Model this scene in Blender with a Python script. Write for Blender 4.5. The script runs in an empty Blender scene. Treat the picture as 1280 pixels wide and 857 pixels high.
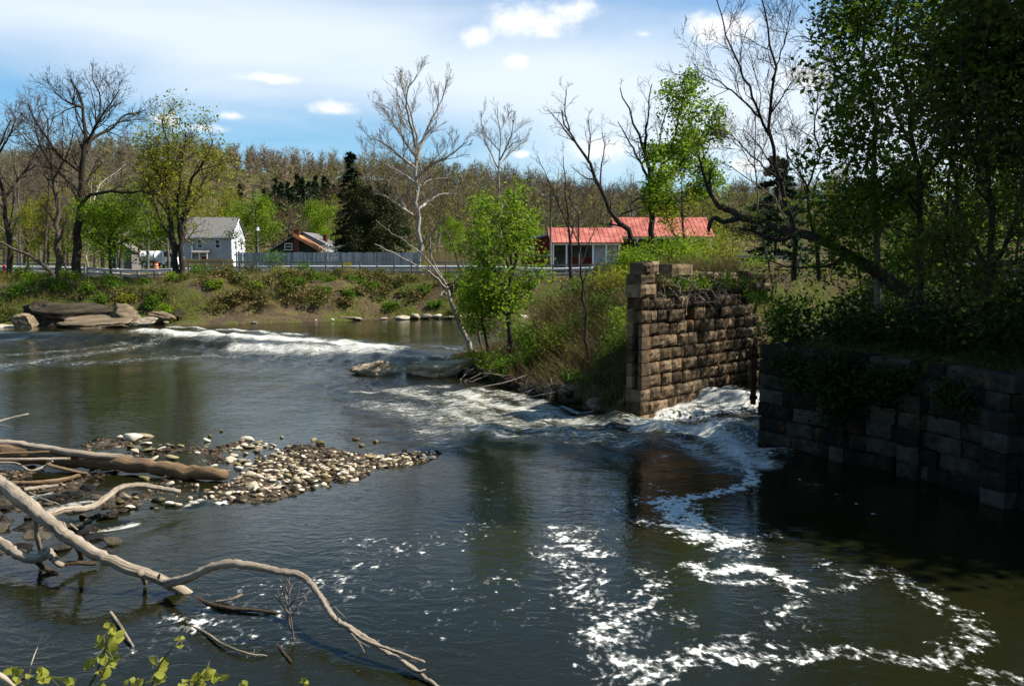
import bpy, math, random
import numpy as np
from mathutils import Vector

# ------------------------------------------------------------------ camera, world, sun
sc = bpy.context.scene
C = sc.collection
FPX, W0, H0, HOR, EYE = 1100.0, 1280.0, 857.0, 332.0, 5.0
TH = math.atan((H0 / 2 - HOR) / FPX)
cam_d = bpy.data.cameras.new('camera')
cam_d.sensor_width = 36.0
cam_d.lens = 36.0 * FPX / W0
cam_d.clip_start, cam_d.clip_end = 0.1, 5000.0
cam = bpy.data.objects.new('camera', cam_d)
C.objects.link(cam)
cam.location = (0, 0, EYE)
cam.rotation_euler = (math.pi / 2 - TH, 0, 0)
sc.camera = cam
sc.view_settings.view_transform = 'Standard'
sc.view_settings.look = 'None'
sc.view_settings.exposure = 0.9
sc.view_settings.gamma = 1.0
sc.cycles.max_bounces = 6
sc.cycles.transparent_max_bounces = 4
sc.cycles.use_denoising = True

SUN = Vector((0.66, 0.03, 0.75)).normalized()
sun_el = math.asin(SUN.z)
sun_az = math.atan2(SUN.x, SUN.y)          # clockwise from +Y


class NT:
    """small helper round a node tree"""
    def __init__(self, tree):
        self.t = tree

    def n(self, kind, **kw):
        nd = self.t.nodes.new(kind)
        for k, v in kw.items():
            setattr(nd, k, v)
        return nd

    def link(self, a, b):
        self.t.links.new(a, b)

    def put(self, sock, v):
        if isinstance(v, bpy.types.NodeSocket):
            self.link(v, sock)
        elif v is not None:
            sock.default_value = v

    def math(self, op, a, b=None, c=None, clamp=False):
        nd = self.n('ShaderNodeMath', operation=op, use_clamp=clamp)
        self.put(nd.inputs[0], a)
        if b is not None:
            self.put(nd.inputs[1], b)
        if c is not None:
            self.put(nd.inputs[2], c)
        return nd.outputs[0]

    def vmath(self, op, a, b=None):
        nd = self.n('ShaderNodeVectorMath', operation=op)
        self.put(nd.inputs[0], a)
        if b is not None:
            self.put(nd.inputs[1], b)
        return nd.outputs['Value'] if op in ('LENGTH', 'DISTANCE', 'DOT_PRODUCT') else nd.outputs[0]

    def ramp(self, v, a, b, ease=True):
        nd = self.n('ShaderNodeMapRange', interpolation_type='SMOOTHSTEP' if ease else 'LINEAR', clamp=True)
        self.put(nd.inputs['Value'], v)
        nd.inputs['From Min'].default_value = a
        nd.inputs['From Max'].default_value = b
        return nd.outputs[0]

    def mix(self, f, a, b):
        nd = self.n('ShaderNodeMix', data_type='RGBA')
        self.put(nd.inputs[0], f)
        self.put(nd.inputs[6], a if not isinstance(a, tuple) else (*a, 1.0)[:4])
        self.put(nd.inputs[7], b if not isinstance(b, tuple) else (*b, 1.0)[:4])
        return nd.outputs[2]

    def noise(self, vec, scale, detail=4.0, rough=0.55, dist=0.0):
        nd = self.n('ShaderNodeTexNoise')
        if vec is not None:
            self.link(vec, nd.inputs['Vector'])
        nd.inputs['Scale'].default_value = scale
        nd.inputs['Detail'].default_value = detail
        nd.inputs['Roughness'].default_value = rough
        nd.inputs['Distortion'].default_value = dist
        return nd.outputs[0]

    def scale(self, vec, s):
        return self.vmath('MULTIPLY', vec, s)


def pix_dir(px, py):
    u, v = (px - W0 / 2) / FPX, (H0 / 2 - py) / FPX
    return Vector((u, math.cos(TH) + v * math.sin(TH), -math.sin(TH) + v * math.cos(TH)))


def P(px, py, d):
    """the point seen at photo pixel (px, py) at distance d ahead"""
    k = pix_dir(px, py)
    k = k * (d / k.y)
    return Vector((k.x, k.y, k.z + EYE))


def G(px, py, z=0.0):
    """the point seen at photo pixel (px, py) on the level z"""
    k = pix_dir(px, py)
    k = k * ((z - EYE) / k.z)
    return Vector((k.x, k.y, z))


world = bpy.data.worlds.new('World')
sc.world = world
world.use_nodes = True
nt = NT(world.node_tree)
world.node_tree.nodes.clear()
wout = nt.n('ShaderNodeOutputWorld')
bg = nt.n('ShaderNodeBackground')
sky = nt.n('ShaderNodeTexSky', sky_type='NISHITA')
sky.sun_disc = False
sky.sun_elevation = sun_el
sky.sun_rotation = sun_az
sky.air_density, sky.dust_density, sky.ozone_density = 1.0, 0.6, 1.6
SKY_STRENGTH = 0.055
bg.inputs[1].default_value = SKY_STRENGTH
tc = nt.n('ShaderNodeTexCoord')
dirv = tc.outputs['Generated']
sep = nt.n('ShaderNodeSeparateXYZ')
nt.link(dirv, sep.inputs[0])
dx, dy, dz = sep.outputs
# thin high veil: a broad band plus streaks, on a plane high above
den = nt.math('ADD', nt.math('MAXIMUM', dz, 0.0), 0.12)
comb = nt.n('ShaderNodeCombineXYZ')
nt.link(nt.math('DIVIDE', dx, den), comb.inputs[0])
nt.link(nt.math('DIVIDE', dy, den), comb.inputs[1])
plane = comb.outputs[0]
streak = nt.noise(nt.scale(plane, (0.9, 1.7, 1.0)), 0.9, 4, 0.5, 0.4)
streak2 = nt.noise(nt.scale(dirv, (4.0, 4.0, 12.0)), 1.0, 4, 0.5, 0.4)
bandc = nt.math('SUBTRACT', dz, nt.math('SUBTRACT', 0.165, nt.math('MULTIPLY', dx, 0.13)))
bandc = nt.math('ADD', bandc, nt.math('MULTIPLY', nt.math('SUBTRACT', streak2, 0.5), 0.10))
band = nt.math('SUBTRACT', 1.0, nt.ramp(nt.math('ABSOLUTE', nt.math('SUBTRACT', bandc, 0.035)), 0.015, 0.105))
right = nt.ramp(dx, -0.25, 0.35)
veil = nt.math('ADD', nt.math('MULTIPLY', band, 0.80), nt.math('MULTIPLY', nt.math('MULTIPLY', nt.ramp(streak, 0.36, 0.80), 0.22), nt.math('SUBTRACT', 1.0, nt.ramp(dz, 0.25, 0.40))))
veil = nt.math('ADD', veil, nt.math('MULTIPLY', nt.math('MULTIPLY', right, 0.08), nt.math('SUBTRACT', 1.0, nt.ramp(dz, 0.25, 0.42))))
low = nt.math('SUBTRACT', 1.0, nt.ramp(dz, 0.0, 0.17))
veil = nt.math('ADD', veil, nt.math('MULTIPLY', nt.math('MULTIPLY', low, 0.25), nt.ramp(streak2, 0.42, 0.6)))
veil = nt.math('MINIMUM', veil, 0.9)
col = nt.mix(nt.math('MULTIPLY', veil, 0.92), nt.vmath('MULTIPLY', sky.outputs[0], (0.88, 1.34, 1.56)), (9.6, 10.3, 11.0))
# small fair-weather cumulus
puff_n = nt.noise(nt.scale(dirv, (1.0, 1.0, 1.6)), 17.0, 7, 0.62, 0.2)
puff_n2 = nt.noise(dirv, 48.0, 4, 0.6, 0.0)
mask = None
for (px, py, rx, ry) in ((668, 26, 74, 26), (596, 46, 26, 16), (642, 77, 24, 14), (712, 14, 60, 20), (412, 137, 42, 12), (805, 43, 15, 7),
                         (905, 32, 66, 22), (1010, 96, 60, 24), (745, 190, 60, 20), (655, 192, 16, 7), (290, 145, 22, 8), (205, 150, 24, 9),
                         (250, 160, 40, 8), (930, 205, 26, 12), (1420, 60, 90, 30), (-160, 120, 80, 20), (1700, 150, 120, 30), (335, 98, 40, 8)):
    c = pix_dir(px, py).normalized()
    v = nt.vmath('SUBTRACT', dirv, tuple(c))
    v = nt.scale(v, (FPX / rx, FPX / rx, FPX / ry))
    m = nt.math('SUBTRACT', 1.0, nt.vmath('LENGTH', v))
    mask = m if mask is None else nt.math('MAXIMUM', mask, m)
shape = nt.math('ADD', mask, nt.math('MULTIPLY', nt.math('SUBTRACT', puff_n, 0.5), 2.2))
shape = nt.math('ADD', shape, nt.math('MULTIPLY', nt.math('SUBTRACT', puff_n2, 0.5), 0.9))
puff = nt.math('MULTIPLY', nt.ramp(shape, 0.05, 1.15), nt.ramp(mask, -0.45, 0.35))
col = nt.mix(nt.math('MULTIPLY', puff, 0.92), col, (12.0, 11.9, 11.7))
nt.link(col, bg.inputs[0])
nt.link(bg.outputs[0], wout.inputs[0])

sun_d = bpy.data.lights.new('sun', 'SUN')
sun_d.energy = 5.0
sun_d.angle = math.radians(0.53)
sun_d.color = (1.0, 0.94, 0.84)
sun_o = bpy.data.objects.new('sun', sun_d)
C.objects.link(sun_o)
sun_o.rotation_euler = SUN.to_track_quat('Z', 'Y').to_euler()
sun_o.location = (60, 0, 80)

# ------------------------------------------------------------------ helpers
def where_far(x, y):
    """a landmark of the far side, in words, for a spot on the ground"""
    px = x / y * FPX + W0 / 2
    for lim, s in ((18, 'by the red marker at left'), (58, 'left of the tall dark tree'), (106, 'behind the tall dark tree'), (165, 'near the small bright green tree'), (215, 'by the parked white truck'),
                   (262, 'beside the several-stemmed tree'), (308, 'near the grey house'), (345, 'by the white globe lamp'), (410, 'near the orange-roofed house'), (470, 'by the dark evergreens'),
                   (530, 'near the tall white sycamore'), (590, 'by the tan plank fence'), (655, 'behind the young green tree'), (700, 'by the red barn'), (775, 'near the lower red roof'),
                   (835, 'near the half-leafed tree'), (895, 'by the long red roof'), (960, 'behind the stone pier'), (1060, 'behind the leaning trunk')):
        if px < lim:
            return s
    return 'behind the dense dark trees'


rnd = random.Random(7)
npr = np.random.default_rng(11)


def tag(o, label=None, cat=None, group=None, kind=None):
    if label: o['label'] = label
    if cat: o['category'] = cat
    if group: o['group'] = group
    if kind: o['kind'] = kind
    return o


def empty(name, loc, label, cat, group=None, rz=0.0):
    o = bpy.data.objects.new(name, None)
    o.empty_display_size = 0.3
    C.objects.link(o)
    o.location = loc
    o.rotation_euler = (0, 0, rz)
    return tag(o, label, cat, group)


def link_mesh(name, me, parent=None):
    o = bpy.data.objects.new(name, me)
    C.objects.link(o)
    if parent is not None:
        o.parent = parent
    return o


def np_mesh(name, V, quads=None, tris=None, mats=(), smooth=False, mat_idx=None, attrs=None):
    """a mesh from numpy arrays"""
    V = np.asarray(V, dtype=np.float32).reshape(-1, 3)
    Q = np.zeros((0, 4), np.int32) if quads is None else np.asarray(quads, np.int32).reshape(-1, 4)
    T = np.zeros((0, 3), np.int32) if tris is None else np.asarray(tris, np.int32).reshape(-1, 3)
    me = bpy.data.meshes.new(name)
    me.vertices.add(len(V))
    me.vertices.foreach_set('co', V.ravel())
    nl = Q.size + T.size
    me.loops.add(nl)
    me.loops.foreach_set('vertex_index', np.concatenate([Q.ravel(), T.ravel()]))
    nf = len(Q) + len(T)
    me.polygons.add(nf)
    st = np.concatenate([np.arange(len(Q)) * 4, Q.size + np.arange(len(T)) * 3]).astype(np.int32)
    me.polygons.foreach_set('loop_start', st)
    if smooth:
        me.polygons.foreach_set('use_smooth', np.ones(nf, bool))
    for m in mats:
        me.materials.append(m)
    if mat_idx is not None:
        me.polygons.foreach_set('material_index', np.asarray(mat_idx, np.int32))
    for k, v in (attrs or {}).items():
        a = me.attributes.new(k, 'FLOAT', 'POINT')
        a.data.foreach_set('value', np.asarray(v, np.float32))
    me.update(calc_edges=True)
    return me


class MB:
    """collects boxes, prisms and tubes and links them as ONE mesh object"""
    def __init__(self):
        self.v, self.f = [], []

    def box(self, x0, x1, y0, y1, z0, z1):
        b = len(self.v)
        self.v += [(x, y, z) for z in (z0, z1) for y in (y0, y1) for x in (x0, x1)]
        self.f += [tuple(b + i for i in f) for f in ((0, 2, 3, 1), (4, 5, 7, 6), (0, 1, 5, 4), (2, 6, 7, 3), (0, 4, 6, 2), (1, 3, 7, 5))]
        return self

    def hexa(self, pts):
        b = len(self.v)
        self.v += [tuple(p) for p in pts]
        self.f += [tuple(b + i for i in f) for f in ((0, 3, 2, 1), (4, 5, 6, 7), (0, 1, 5, 4), (1, 2, 6, 5), (2, 3, 7, 6), (3, 0, 4, 7))]
        return self

    def prism(self, poly, axis, a, b_):
        """polygon of 2-d points extruded along 'x' or 'y' or 'z' from a to b_"""
        b, n = len(self.v), len(poly)
        for s in (a, b_):
            for (p, q) in poly:
                self.v.append({'x': (s, p, q), 'y': (p, s, q), 'z': (p, q, s)}[axis])
        self.f.append(tuple(b + i for i in range(n)))
        self.f.append(tuple(b + n + i for i in reversed(range(n))))
        for i in range(n):
            j = (i + 1) % n
            self.f.append((b + i, b + n + i, b + n + j, b + j))
        return self

    def tube(self, pts, r0, r1=None, sides=8):
        r1 = r0 if r1 is None else r1
        pts = [Vector(p) for p in pts]
        n = len(pts)
        b = len(self.v)
        for i, p in enumerate(pts):
            t = (pts[min(i + 1, n - 1)] - pts[max(i - 1, 0)]).normalized()
            ref = Vector((0, 0, 1)) if abs(t.z) < 0.9 else Vector((1, 0, 0))
            u = t.cross(ref).normalized()
            w = t.cross(u)
            r = r0 + (r1 - r0) * i / (n - 1)
            for k in range(sides):
                a = 2 * math.pi * k / sides
                self.v.append(tuple(p + u * (r * math.cos(a)) + w * (r * math.sin(a))))
        for i in range(n - 1):
            for k in range(sides):
                k2 = (k + 1) % sides
                self.f.append((b + i * sides + k, b + i * sides + k2, b + (i + 1) * sides + k2, b + (i + 1) * sides + k))
        self.f.append(tuple(b + k for k in range(sides)))
        self.f.append(tuple(b + (n - 1) * sides + k for k in reversed(range(sides))))
        return self

    def build(self, name, mat, parent=None, smooth=False):
        me = bpy.data.meshes.new(name)
        me.from_pydata(self.v, [], self.f)
        me.materials.append(mat)
        me.validate()
        if smooth:
            me.polygons.foreach_set('use_smooth', np.ones(len(me.polygons), bool))
        me.update()
        return link_mesh(name, me, parent)


# ------------------------------------------------------------------ materials
def bsdf_mat(name):
    m = bpy.data.materials.new(name)
    m.use_nodes = True
    t = NT(m.node_tree)
    b = m.node_tree.nodes['Principled BSDF']
    return m, t, b


def mat_noise(name, cols, scale=6.0, rough=0.9, bump=0.3, stretch=(1, 1, 1), rnd_amt=0.0, detail=5, island=False, spec=0.1, bscale=None, bdist=0.05):
    """colour wandering between the given colours by noise, with fine relief"""
    m, t, b = bsdf_mat(name)
    co = t.n('ShaderNodeTexCoord').outputs['Object']
    v = t.scale(co, stretch)
    nz = t.noise(v, scale, detail, 0.6)
    r = t.n('ShaderNodeValToRGB')
    cr = r.color_ramp
    k = len(cols)
    while len(cr.elements) < k:
        cr.elements.new(0.5)
    for i, c in enumerate(cols):
        cr.elements[i].position = 0.30 + 0.40 * i / max(1, k - 1)
        cr.elements[i].color = (*c, 1)
    fac = nz
    if rnd_amt:
        rn = t.n('ShaderNodeNewGeometry').outputs['Random Per Island'] if island else t.n('ShaderNodeObjectInfo').outputs['Random']
        fac = t.math('ADD', nz, t.math('MULTIPLY', t.math('SUBTRACT', rn, 0.5), rnd_amt))
    t.link(fac, r.inputs[0])
    t.link(r.outputs[0], b.inputs['Base Color'])
    b.inputs['Roughness'].default_value = rough
    b.inputs['Specular IOR Level'].default_value = spec
    if bump:
        bp = t.n('ShaderNodeBump')
        bp.inputs['Strength'].default_value = bump
        bp.inputs['Distance'].default_value = bdist
        t.link(t.noise(v, bscale or scale * 3, 5, 0.65), bp.inputs['Height'])
        t.link(bp.outputs[0], b.inputs['Normal'])
    return m


def mat_leaf(name, c_dark, c_light, trans=0.35, rough=0.5):
    m = bpy.data.materials.new(name)
    m.use_nodes = True
    t = NT(m.node_tree)
    m.node_tree.nodes.clear()
    out = t.n('ShaderNodeOutputMaterial')
    g = t.n('ShaderNodeNewGeometry')
    co = t.n('ShaderNodeTexCoord').outputs['Object']
    nz = t.noise(co, 0.7, 2, 0.5)
    f = t.math('ADD', t.math('MULTIPLY', g.outputs['Random Per Island'], 0.6), t.math('MULTIPLY', nz, 0.5), clamp=True)
    c = t.mix(f, c_dark, c_light)
    d = t.n('ShaderNodeBsdfPrincipled')
    t.link(c, d.inputs['Base Color'])
    d.inputs['Roughness'].default_value = rough
    d.inputs['Specular IOR Level'].default_value = 0.06
    tr = t.n('ShaderNodeBsdfTranslucent')
    t.link(c, tr.inputs[0])
    ms = t.n('ShaderNodeMixShader')
    ms.inputs[0].default_value = trans
    t.link(d.outputs[0], ms.inputs[1])
    t.link(tr.outputs[0], ms.inputs[2])
    t.link(ms.outputs[0], out.inputs[0])
    return m


def mat_plain(name, c, rough=0.6, metal=0.0, spec=0.4, vary=0.12):
    m, t, b = bsdf_mat(name)
    co = t.n('ShaderNodeTexCoord').outputs['Object']
    nz = t.noise(co, 3.0, 4, 0.6)
    lo = tuple(x * (1 - vary) for x in c)
    hi = tuple(min(1, x * (1 + vary)) for x in c)
    t.link(t.mix(nz, lo, hi), b.inputs['Base Color'])
    b.inputs['Roughness'].default_value = rough
    b.inputs['Metallic'].default_value = metal
    b.inputs['Specular IOR Level'].default_value = spec
    return m


M = {}
M['bark_syc'] = mat_noise('bark_sycamore', [(.13, .11, .085), (.26, .23, .19), (.42, .39, .34)], 1.2, .95, .3, (1, 1, .4))
M['bark_dark'] = mat_noise('bark_dark', [(.020, .016, .012), (.055, .043, .032)], 5, .95, .6, (1, 1, .25))
M['bark_brown'] = mat_noise('bark_brown', [(.050, .038, .026), (.13, .10, .072)], 5, .95, .6, (1, 1, .25))
M['bark_grey'] = mat_noise('bark_grey', [(.085, .072, .058), (.20, .17, .14)], 4, .95, .5, (1, 1, .25))
M['bark_pale'] = mat_noise('bark_pale', [(.13, .105, .08), (.30, .265, .215), (.50, .465, .40)], 2.2, .9, .4, (1, 1, .4))
M['twig_grey'] = mat_noise('twig_grey', [(.09, .075, .06), (.18, .15, .12)], 2, .95, 0)
M['twig_brown'] = mat_noise('twig_brown', [(.085, .06, .038), (.17, .12, .075)], 2, .95, 0)
M['twig_dark'] = mat_noise('twig_dark', [(.022, .018, .014), (.06, .048, .036)], 2, .95, 0)
M['leaf_bright'] = mat_leaf('leaf_bright', (.085, .165, .008), (.23, .33, .022), .5)
M['leaf_yellow'] = mat_leaf('leaf_yellow', (.13, .145, .008), (.29, .29, .03), .45)
M['leaf_mid'] = mat_leaf('leaf_mid', (.034, .095, .006), (.11, .20, .014), .42)
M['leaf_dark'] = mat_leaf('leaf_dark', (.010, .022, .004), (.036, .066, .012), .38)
M['leaf_crown'] = mat_leaf('leaf_crown', (.026, .055, .005), (.115, .185, .016), .55)
M['leaf_olive'] = mat_leaf('leaf_olive', (.035, .046, .008), (.13, .14, .026), .42)
M['needle'] = mat_leaf('needle', (.006, .017, .007), (.022, .045, .018), .1)
M['leaf_near'] = mat_leaf('leaf_near', (.13, .20, .02), (.32, .28, .05), .4)
M['leaf_white'] = mat_leaf('leaf_white', (.45, .45, .38), (.7, .7, .62), .3)
M['bud_brown'] = mat_leaf('bud_brown', (.10, .06, .03), (.20, .13, .06), .3)
M['brush'] = mat_leaf('brush', (.065, .046, .018), (.21, .155, .065), .15)
M['grass'] = mat_leaf('grass', (.085, .09, .010), (.22, .21, .035), .35)
M['stone'] = None
M['rock_pale'] = mat_noise('rock_pale', [(.16, .13, .09), (.36, .31, .23), (.52, .46, .36)], 3.5, .9, .5, rnd_amt=0.35)
M['rock_dark'] = mat_noise('rock_dark', [(.014, .011, .007), (.042, .033, .022), (.085, .066, .043)], 2.0, .9, .8, (1, 1, 2.2), rnd_amt=.2)
M['rock_ledge'] = mat_noise('rock_ledge', [(.045, .033, .02), (.14, .105, .066), (.28, .215, .14)], 1.3, .9, .9, (.7, .7, 3.0), rnd_amt=.15)
M['driftwood'] = mat_noise('driftwood', [(.15, .11, .075), (.36, .29, .215), (.55, .475, .37)], 3.0, .85, .6, (1, 1, 1), bscale=14)
M['log'] = mat_noise('log', [(.075, .045, .02), (.23, .15, .08), (.38, .27, .165)], 3.0, .9, 1.0, (.3, 2.0, 2.0), bscale=7)
M['wet_wood'] = mat_noise('wet_wood', [(.035, .022, .012), (.10, .065, .035)], 3.0, .35, .6)
M['rock_wet'] = mat_noise('rock_wet', [(.010, .008, .006), (.035, .028, .02), (.085, .068, .045)], 2.5, .4, .6, rnd_amt=.5)
M['rock_tan'] = mat_noise('rock_tan', [(.14, .10, .058), (.38, .29, .18), (.54, .44, .29)], 1.6, .9, .8, (.8, .8, 2.4))
M['soil'] = mat_noise('soil', [(.02, .016, .011), (.06, .045, .03)], 3.0, .95, .8)
M['wood_fence'] = mat_noise('wood_fence', [(.17, .15, .125), (.32, .29, .25)], 2.0, .9, .3, (1, 1, .2), rnd_amt=.4)
M['plank_grey'] = mat_noise('plank_grey', [(.22, .22, .22), (.42, .42, .42)], 1.5, .9, .3, (1, 1, .2), rnd_amt=.5)
M['plank_tan'] = mat_noise('plank_tan', [(.46, .26, .09), (.66, .41, .17)], 1.5, .85, .3, (1, 1, .2), rnd_amt=.3)
M['galv'] = mat_plain('galvanised', (.52, .53, .54), .5, .1)
M['concrete_pale'] = mat_noise('concrete_pale', [(.50, .48, .45), (.66, .64, .61)], .8, .9, .2)
M['siding_grey'] = mat_noise('siding_grey', [(.32, .335, .35), (.39, .405, .42)], .6, .8, .2)  # grey boards; on the clapboard house it puts the front's shade into colour
M['siding_white'] = mat_plain('siding_white', (.72, .73, .75), .6)
M['shingle_grey'] = mat_noise('shingle_grey', [(.13, .12, .115), (.20, .185, .175)], 2.5, .95, .4)
M['roof_orange'] = mat_noise('roof_orange', [(.42, .17, .07), (.58, .27, .12)], 2.0, .9, .3)
M['roof_red'] = mat_noise('roof_red', [(.22, .065, .048), (.38, .115, .085), (.50, .20, .155)], .7, .75, .1)
M['barn_red'] = mat_noise('barn_red', [(.13, .02, .015), (.21, .038, .03)], 1.0, .8, .2)
M['dark_green'] = mat_plain('dark_green_paint', (.030, .034, .018), .8)
M['brick'] = mat_noise('chimney_brick', [(.10, .035, .022), (.19, .065, .04)], 5, .9, .3)
M['white'] = mat_plain('white_paint', (.78, .78, .78), .4)
M['glass'] = mat_plain('window_glass', (.012, .014, .017), .06, 0, .6)
M['rubber'] = mat_plain('tyre_rubber', (.015, .015, .016), .8)
M['chrome'] = mat_plain('steel_rim', (.45, .45, .46), .35, .7)
M['orange'] = mat_plain('orange_plastic', (.75, .13, .02), .5)
M['yellow'] = mat_plain('yellow_sign', (.75, .50, .02), .5)
M['red'] = mat_plain('red_paint', (.60, .03, .02), .5)
M['rust'] = mat_noise('rusty_iron', [(.020, .009, .005), (.060, .026, .014)], 6, .9, .5)
M['asphalt'] = mat_noise('asphalt', [(.04, .04, .042), (.07, .07, .07)], 8, .95, .2)
M['interior'] = mat_plain('dark_interior', (.03, .028, .025), .9)


def stone_mat(name, cols, moss=(.05, .055, .03), rnd_amt=.5, stain=.6):
    m, t, b = bsdf_mat(name)
    co = t.n('ShaderNodeNewGeometry').outputs['Position']
    rn = t.n('ShaderNodeObjectInfo').outputs['Random']
    off = t.n('ShaderNodeCombineXYZ')
    t.link(t.math('MULTIPLY', rn, 37.0), off.inputs[0])
    v = t.vmath('ADD', co, off.outputs[0])
    nz = t.noise(v, 3.2, 6, 0.65)
    f = t.math('ADD', nz, t.math('MULTIPLY', t.math('SUBTRACT', rn, 0.5), rnd_amt))
    r = t.n('ShaderNodeValToRGB')
    cr = r.color_ramp
    while len(cr.elements) < len(cols):
        cr.elements.new(.5)
    for i, c in enumerate(cols):
        cr.elements[i].position = .25 + .5 * i / (len(cols) - 1)
        cr.elements[i].color = (*c, 1)
    t.link(f, r.inputs[0])
    # run-down stains and mossy soiling
    st = t.noise(t.scale(co, (2.2, 2.2, .5)), 1.3, 5, .7)
    c1 = t.mix(t.math('MULTIPLY', t.ramp(st, .52, .68), stain), r.outputs[0], (.030, .024, .016))
    ru = t.noise(t.scale(co, (1.2, 1.2, .7)), 1.1, 6, .72)
    c1 = t.mix(t.math('MULTIPLY', t.ramp(ru, .58, .70), .65), c1, (.21, .085, .022))
    ms = t.noise(co, .8, 5, .7)
    c2 = t.mix(t.math('MULTIPLY', t.ramp(ms, .55, .75), .6), c1, moss)
    t.link(c2, b.inputs['Base Color'])
    b.inputs['Roughness'].default_value = .92
    b.inputs['Specular IOR Level'].default_value = .2
    bp = t.n('ShaderNodeBump')
    bp.inputs['Strength'].default_value = .9
    bp.inputs['Distance'].default_value = .06
    t.link(t.noise(v, 7.0, 7, .7), bp.inputs['Height'])
    t.link(bp.outputs[0], b.inputs['Normal'])
    return m


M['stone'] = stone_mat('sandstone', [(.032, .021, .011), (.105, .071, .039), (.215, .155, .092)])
M['stone_dark'] = stone_mat('shaded_limestone', [(.007, .006, .0045), (.017, .015, .011), (.052, .052, .040)], (.012, .017, .008), .6, .95)  # near-black stone colours: the wall's shade is put into them


def grain_mat(name, cols, wet=False):
    """weathered wood: fibres and cracks run along the limb (attributes ga, gb, gl hold the place on it)"""
    m, t, b = bsdf_mat(name)
    cb = t.n('ShaderNodeCombineXYZ')
    for i, k in enumerate(('ga', 'gb', 'gl')):
        t.link(t.n('ShaderNodeAttribute', attribute_name=k).outputs['Fac'], cb.inputs[i])
    v = cb.outputs[0]
    fib = t.noise(t.scale(v, (9, 9, 1.4)), 1.6, 7, .7)
    crack = t.noise(t.scale(v, (5, 5, .55)), 1.3, 6, .75, .6)
    blot = t.noise(t.scale(v, (1.2, 1.2, 1.0)), 1.4, 5, .65)
    r = t.n('ShaderNodeValToRGB')
    cr = r.color_ramp
    while len(cr.elements) < len(cols):
        cr.elements.new(.5)
    for i, c in enumerate(cols):
        cr.elements[i].position = .28 + .44 * i / (len(cols) - 1)
        cr.elements[i].color = (*c, 1)
    t.link(t.math('ADD', t.math('MULTIPLY', fib, .5), t.math('MULTIPLY', blot, .5)), r.inputs[0])
    c = t.mix(t.math('MULTIPLY', t.ramp(crack, .56, .64), .85), r.outputs[0], tuple(x * .35 for x in cols[0]))
    patch = t.noise(t.scale(v, (1.6, 1.6, .9)), 1.0, 6, .72)
    c = t.mix(t.math('MULTIPLY', t.ramp(patch, .54, .62), .7), c, tuple(x * .75 for x in cols[0]))
    t.link(c, b.inputs['Base Color'])
    b.inputs['Roughness'].default_value = .88 if not wet else .35
    b.inputs['Specular IOR Level'].default_value = .25
    bp = t.n('ShaderNodeBump')
    bp.inputs['Strength'].default_value = .9
    bp.inputs['Distance'].default_value = .03
    t.link(t.math('SUBTRACT', fib, t.math('MULTIPLY', t.ramp(crack, .55, .66), .8)), bp.inputs['Height'])
    t.link(bp.outputs[0], b.inputs['Normal'])
    return m


M['driftwood'] = grain_mat('driftwood', [(.13, .095, .06), (.37, .30, .215), (.60, .52, .41)])
M['log'] = grain_mat('log', [(.06, .035, .016), (.21, .135, .07), (.40, .29, .175)])
M['wet_wood'] = grain_mat('wet_wood', [(.02, .012, .007), (.07, .042, .022), (.13, .085, .045)], True)

# ------------------------------------------------------------------ the lie of the land
def seg_dist(X, Y, pts):
    """distance of every point to a polyline"""
    best = np.full(np.shape(X), 1e9)
    for (a, b) in zip(pts[:-1], pts[1:]):
        ax, ay, bx, by = a[0], a[1], b[0], b[1]
        vx, vy = bx - ax, by - ay
        L2 = vx * vx + vy * vy + 1e-12
        t = np.clip(((X - ax) * vx + (Y - ay) * vy) / L2, 0, 1)
        d = np.hypot(X - ax - t * vx, Y - ay - t * vy)
        best = np.minimum(best, d)
    return best


def inside(X, Y, poly):
    r = np.zeros(np.shape(X), bool)
    n = len(poly)
    for i in range(n):
        x1, y1 = poly[i]
        x2, y2 = poly[(i + 1) % n]
        if y1 == y2:
            continue
        c = ((y1 > Y) != (y2 > Y)) & (X < (x2 - x1) * (Y - y1) / (y2 - y1) + x1)
        r ^= c
    return r


def sstep(a, b, x):
    t = np.clip((np.asarray(x, float) - a) / (b - a), 0, 1)
    return t * t * (3 - 2 * t)


_wr = np.random.default_rng(3)


class Waves:
    """smooth random field: a sum of sines"""
    def __init__(self, n, lo, hi, seed, aniso=(1, 1)):
        r = np.random.default_rng(seed)
        th = r.uniform(0, 2 * np.pi, n)
        k = np.exp(r.uniform(np.log(lo), np.log(hi), n))
        self.kx, self.ky = k * np.cos(th) * aniso[0], k * np.sin(th) * aniso[1]
        self.ph = r.uniform(0, 2 * np.pi, n)
        self.a = (k / lo) ** -0.7
        self.a /= np.sqrt((self.a ** 2).sum() / 2)

    def __call__(self, X, Y):
        s = np.zeros(np.shape(X))
        for kx, ky, p, a in zip(self.kx, self.ky, self.ph, self.a):
            s += a * np.sin(kx * X + ky * Y + p)
        return s


bumps = Waves(26, .5, 5.0, 5)
hills = Waves(14, .008, .05, 9)

WALL_A = np.array([4.25, 28.6])                     # near corner of the far pier
WD = np.array([.685, .729])                         # along the pier, away from the camera
WN = np.array([.729, -.685])                        # its face looks this way
PIER_END = WALL_A + WD * 16
RW = [(6.98, 24.7), (9.45, 20.8), (10.6, 17.2), (12.6, 11.5), (16, 4), (20, -8)]     # near wall, at the water
RW_C = [(6.98, 24.7), (6.98 + WD[0] * 16, 24.7 + WD[1] * 16)]                      # its channel side

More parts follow.
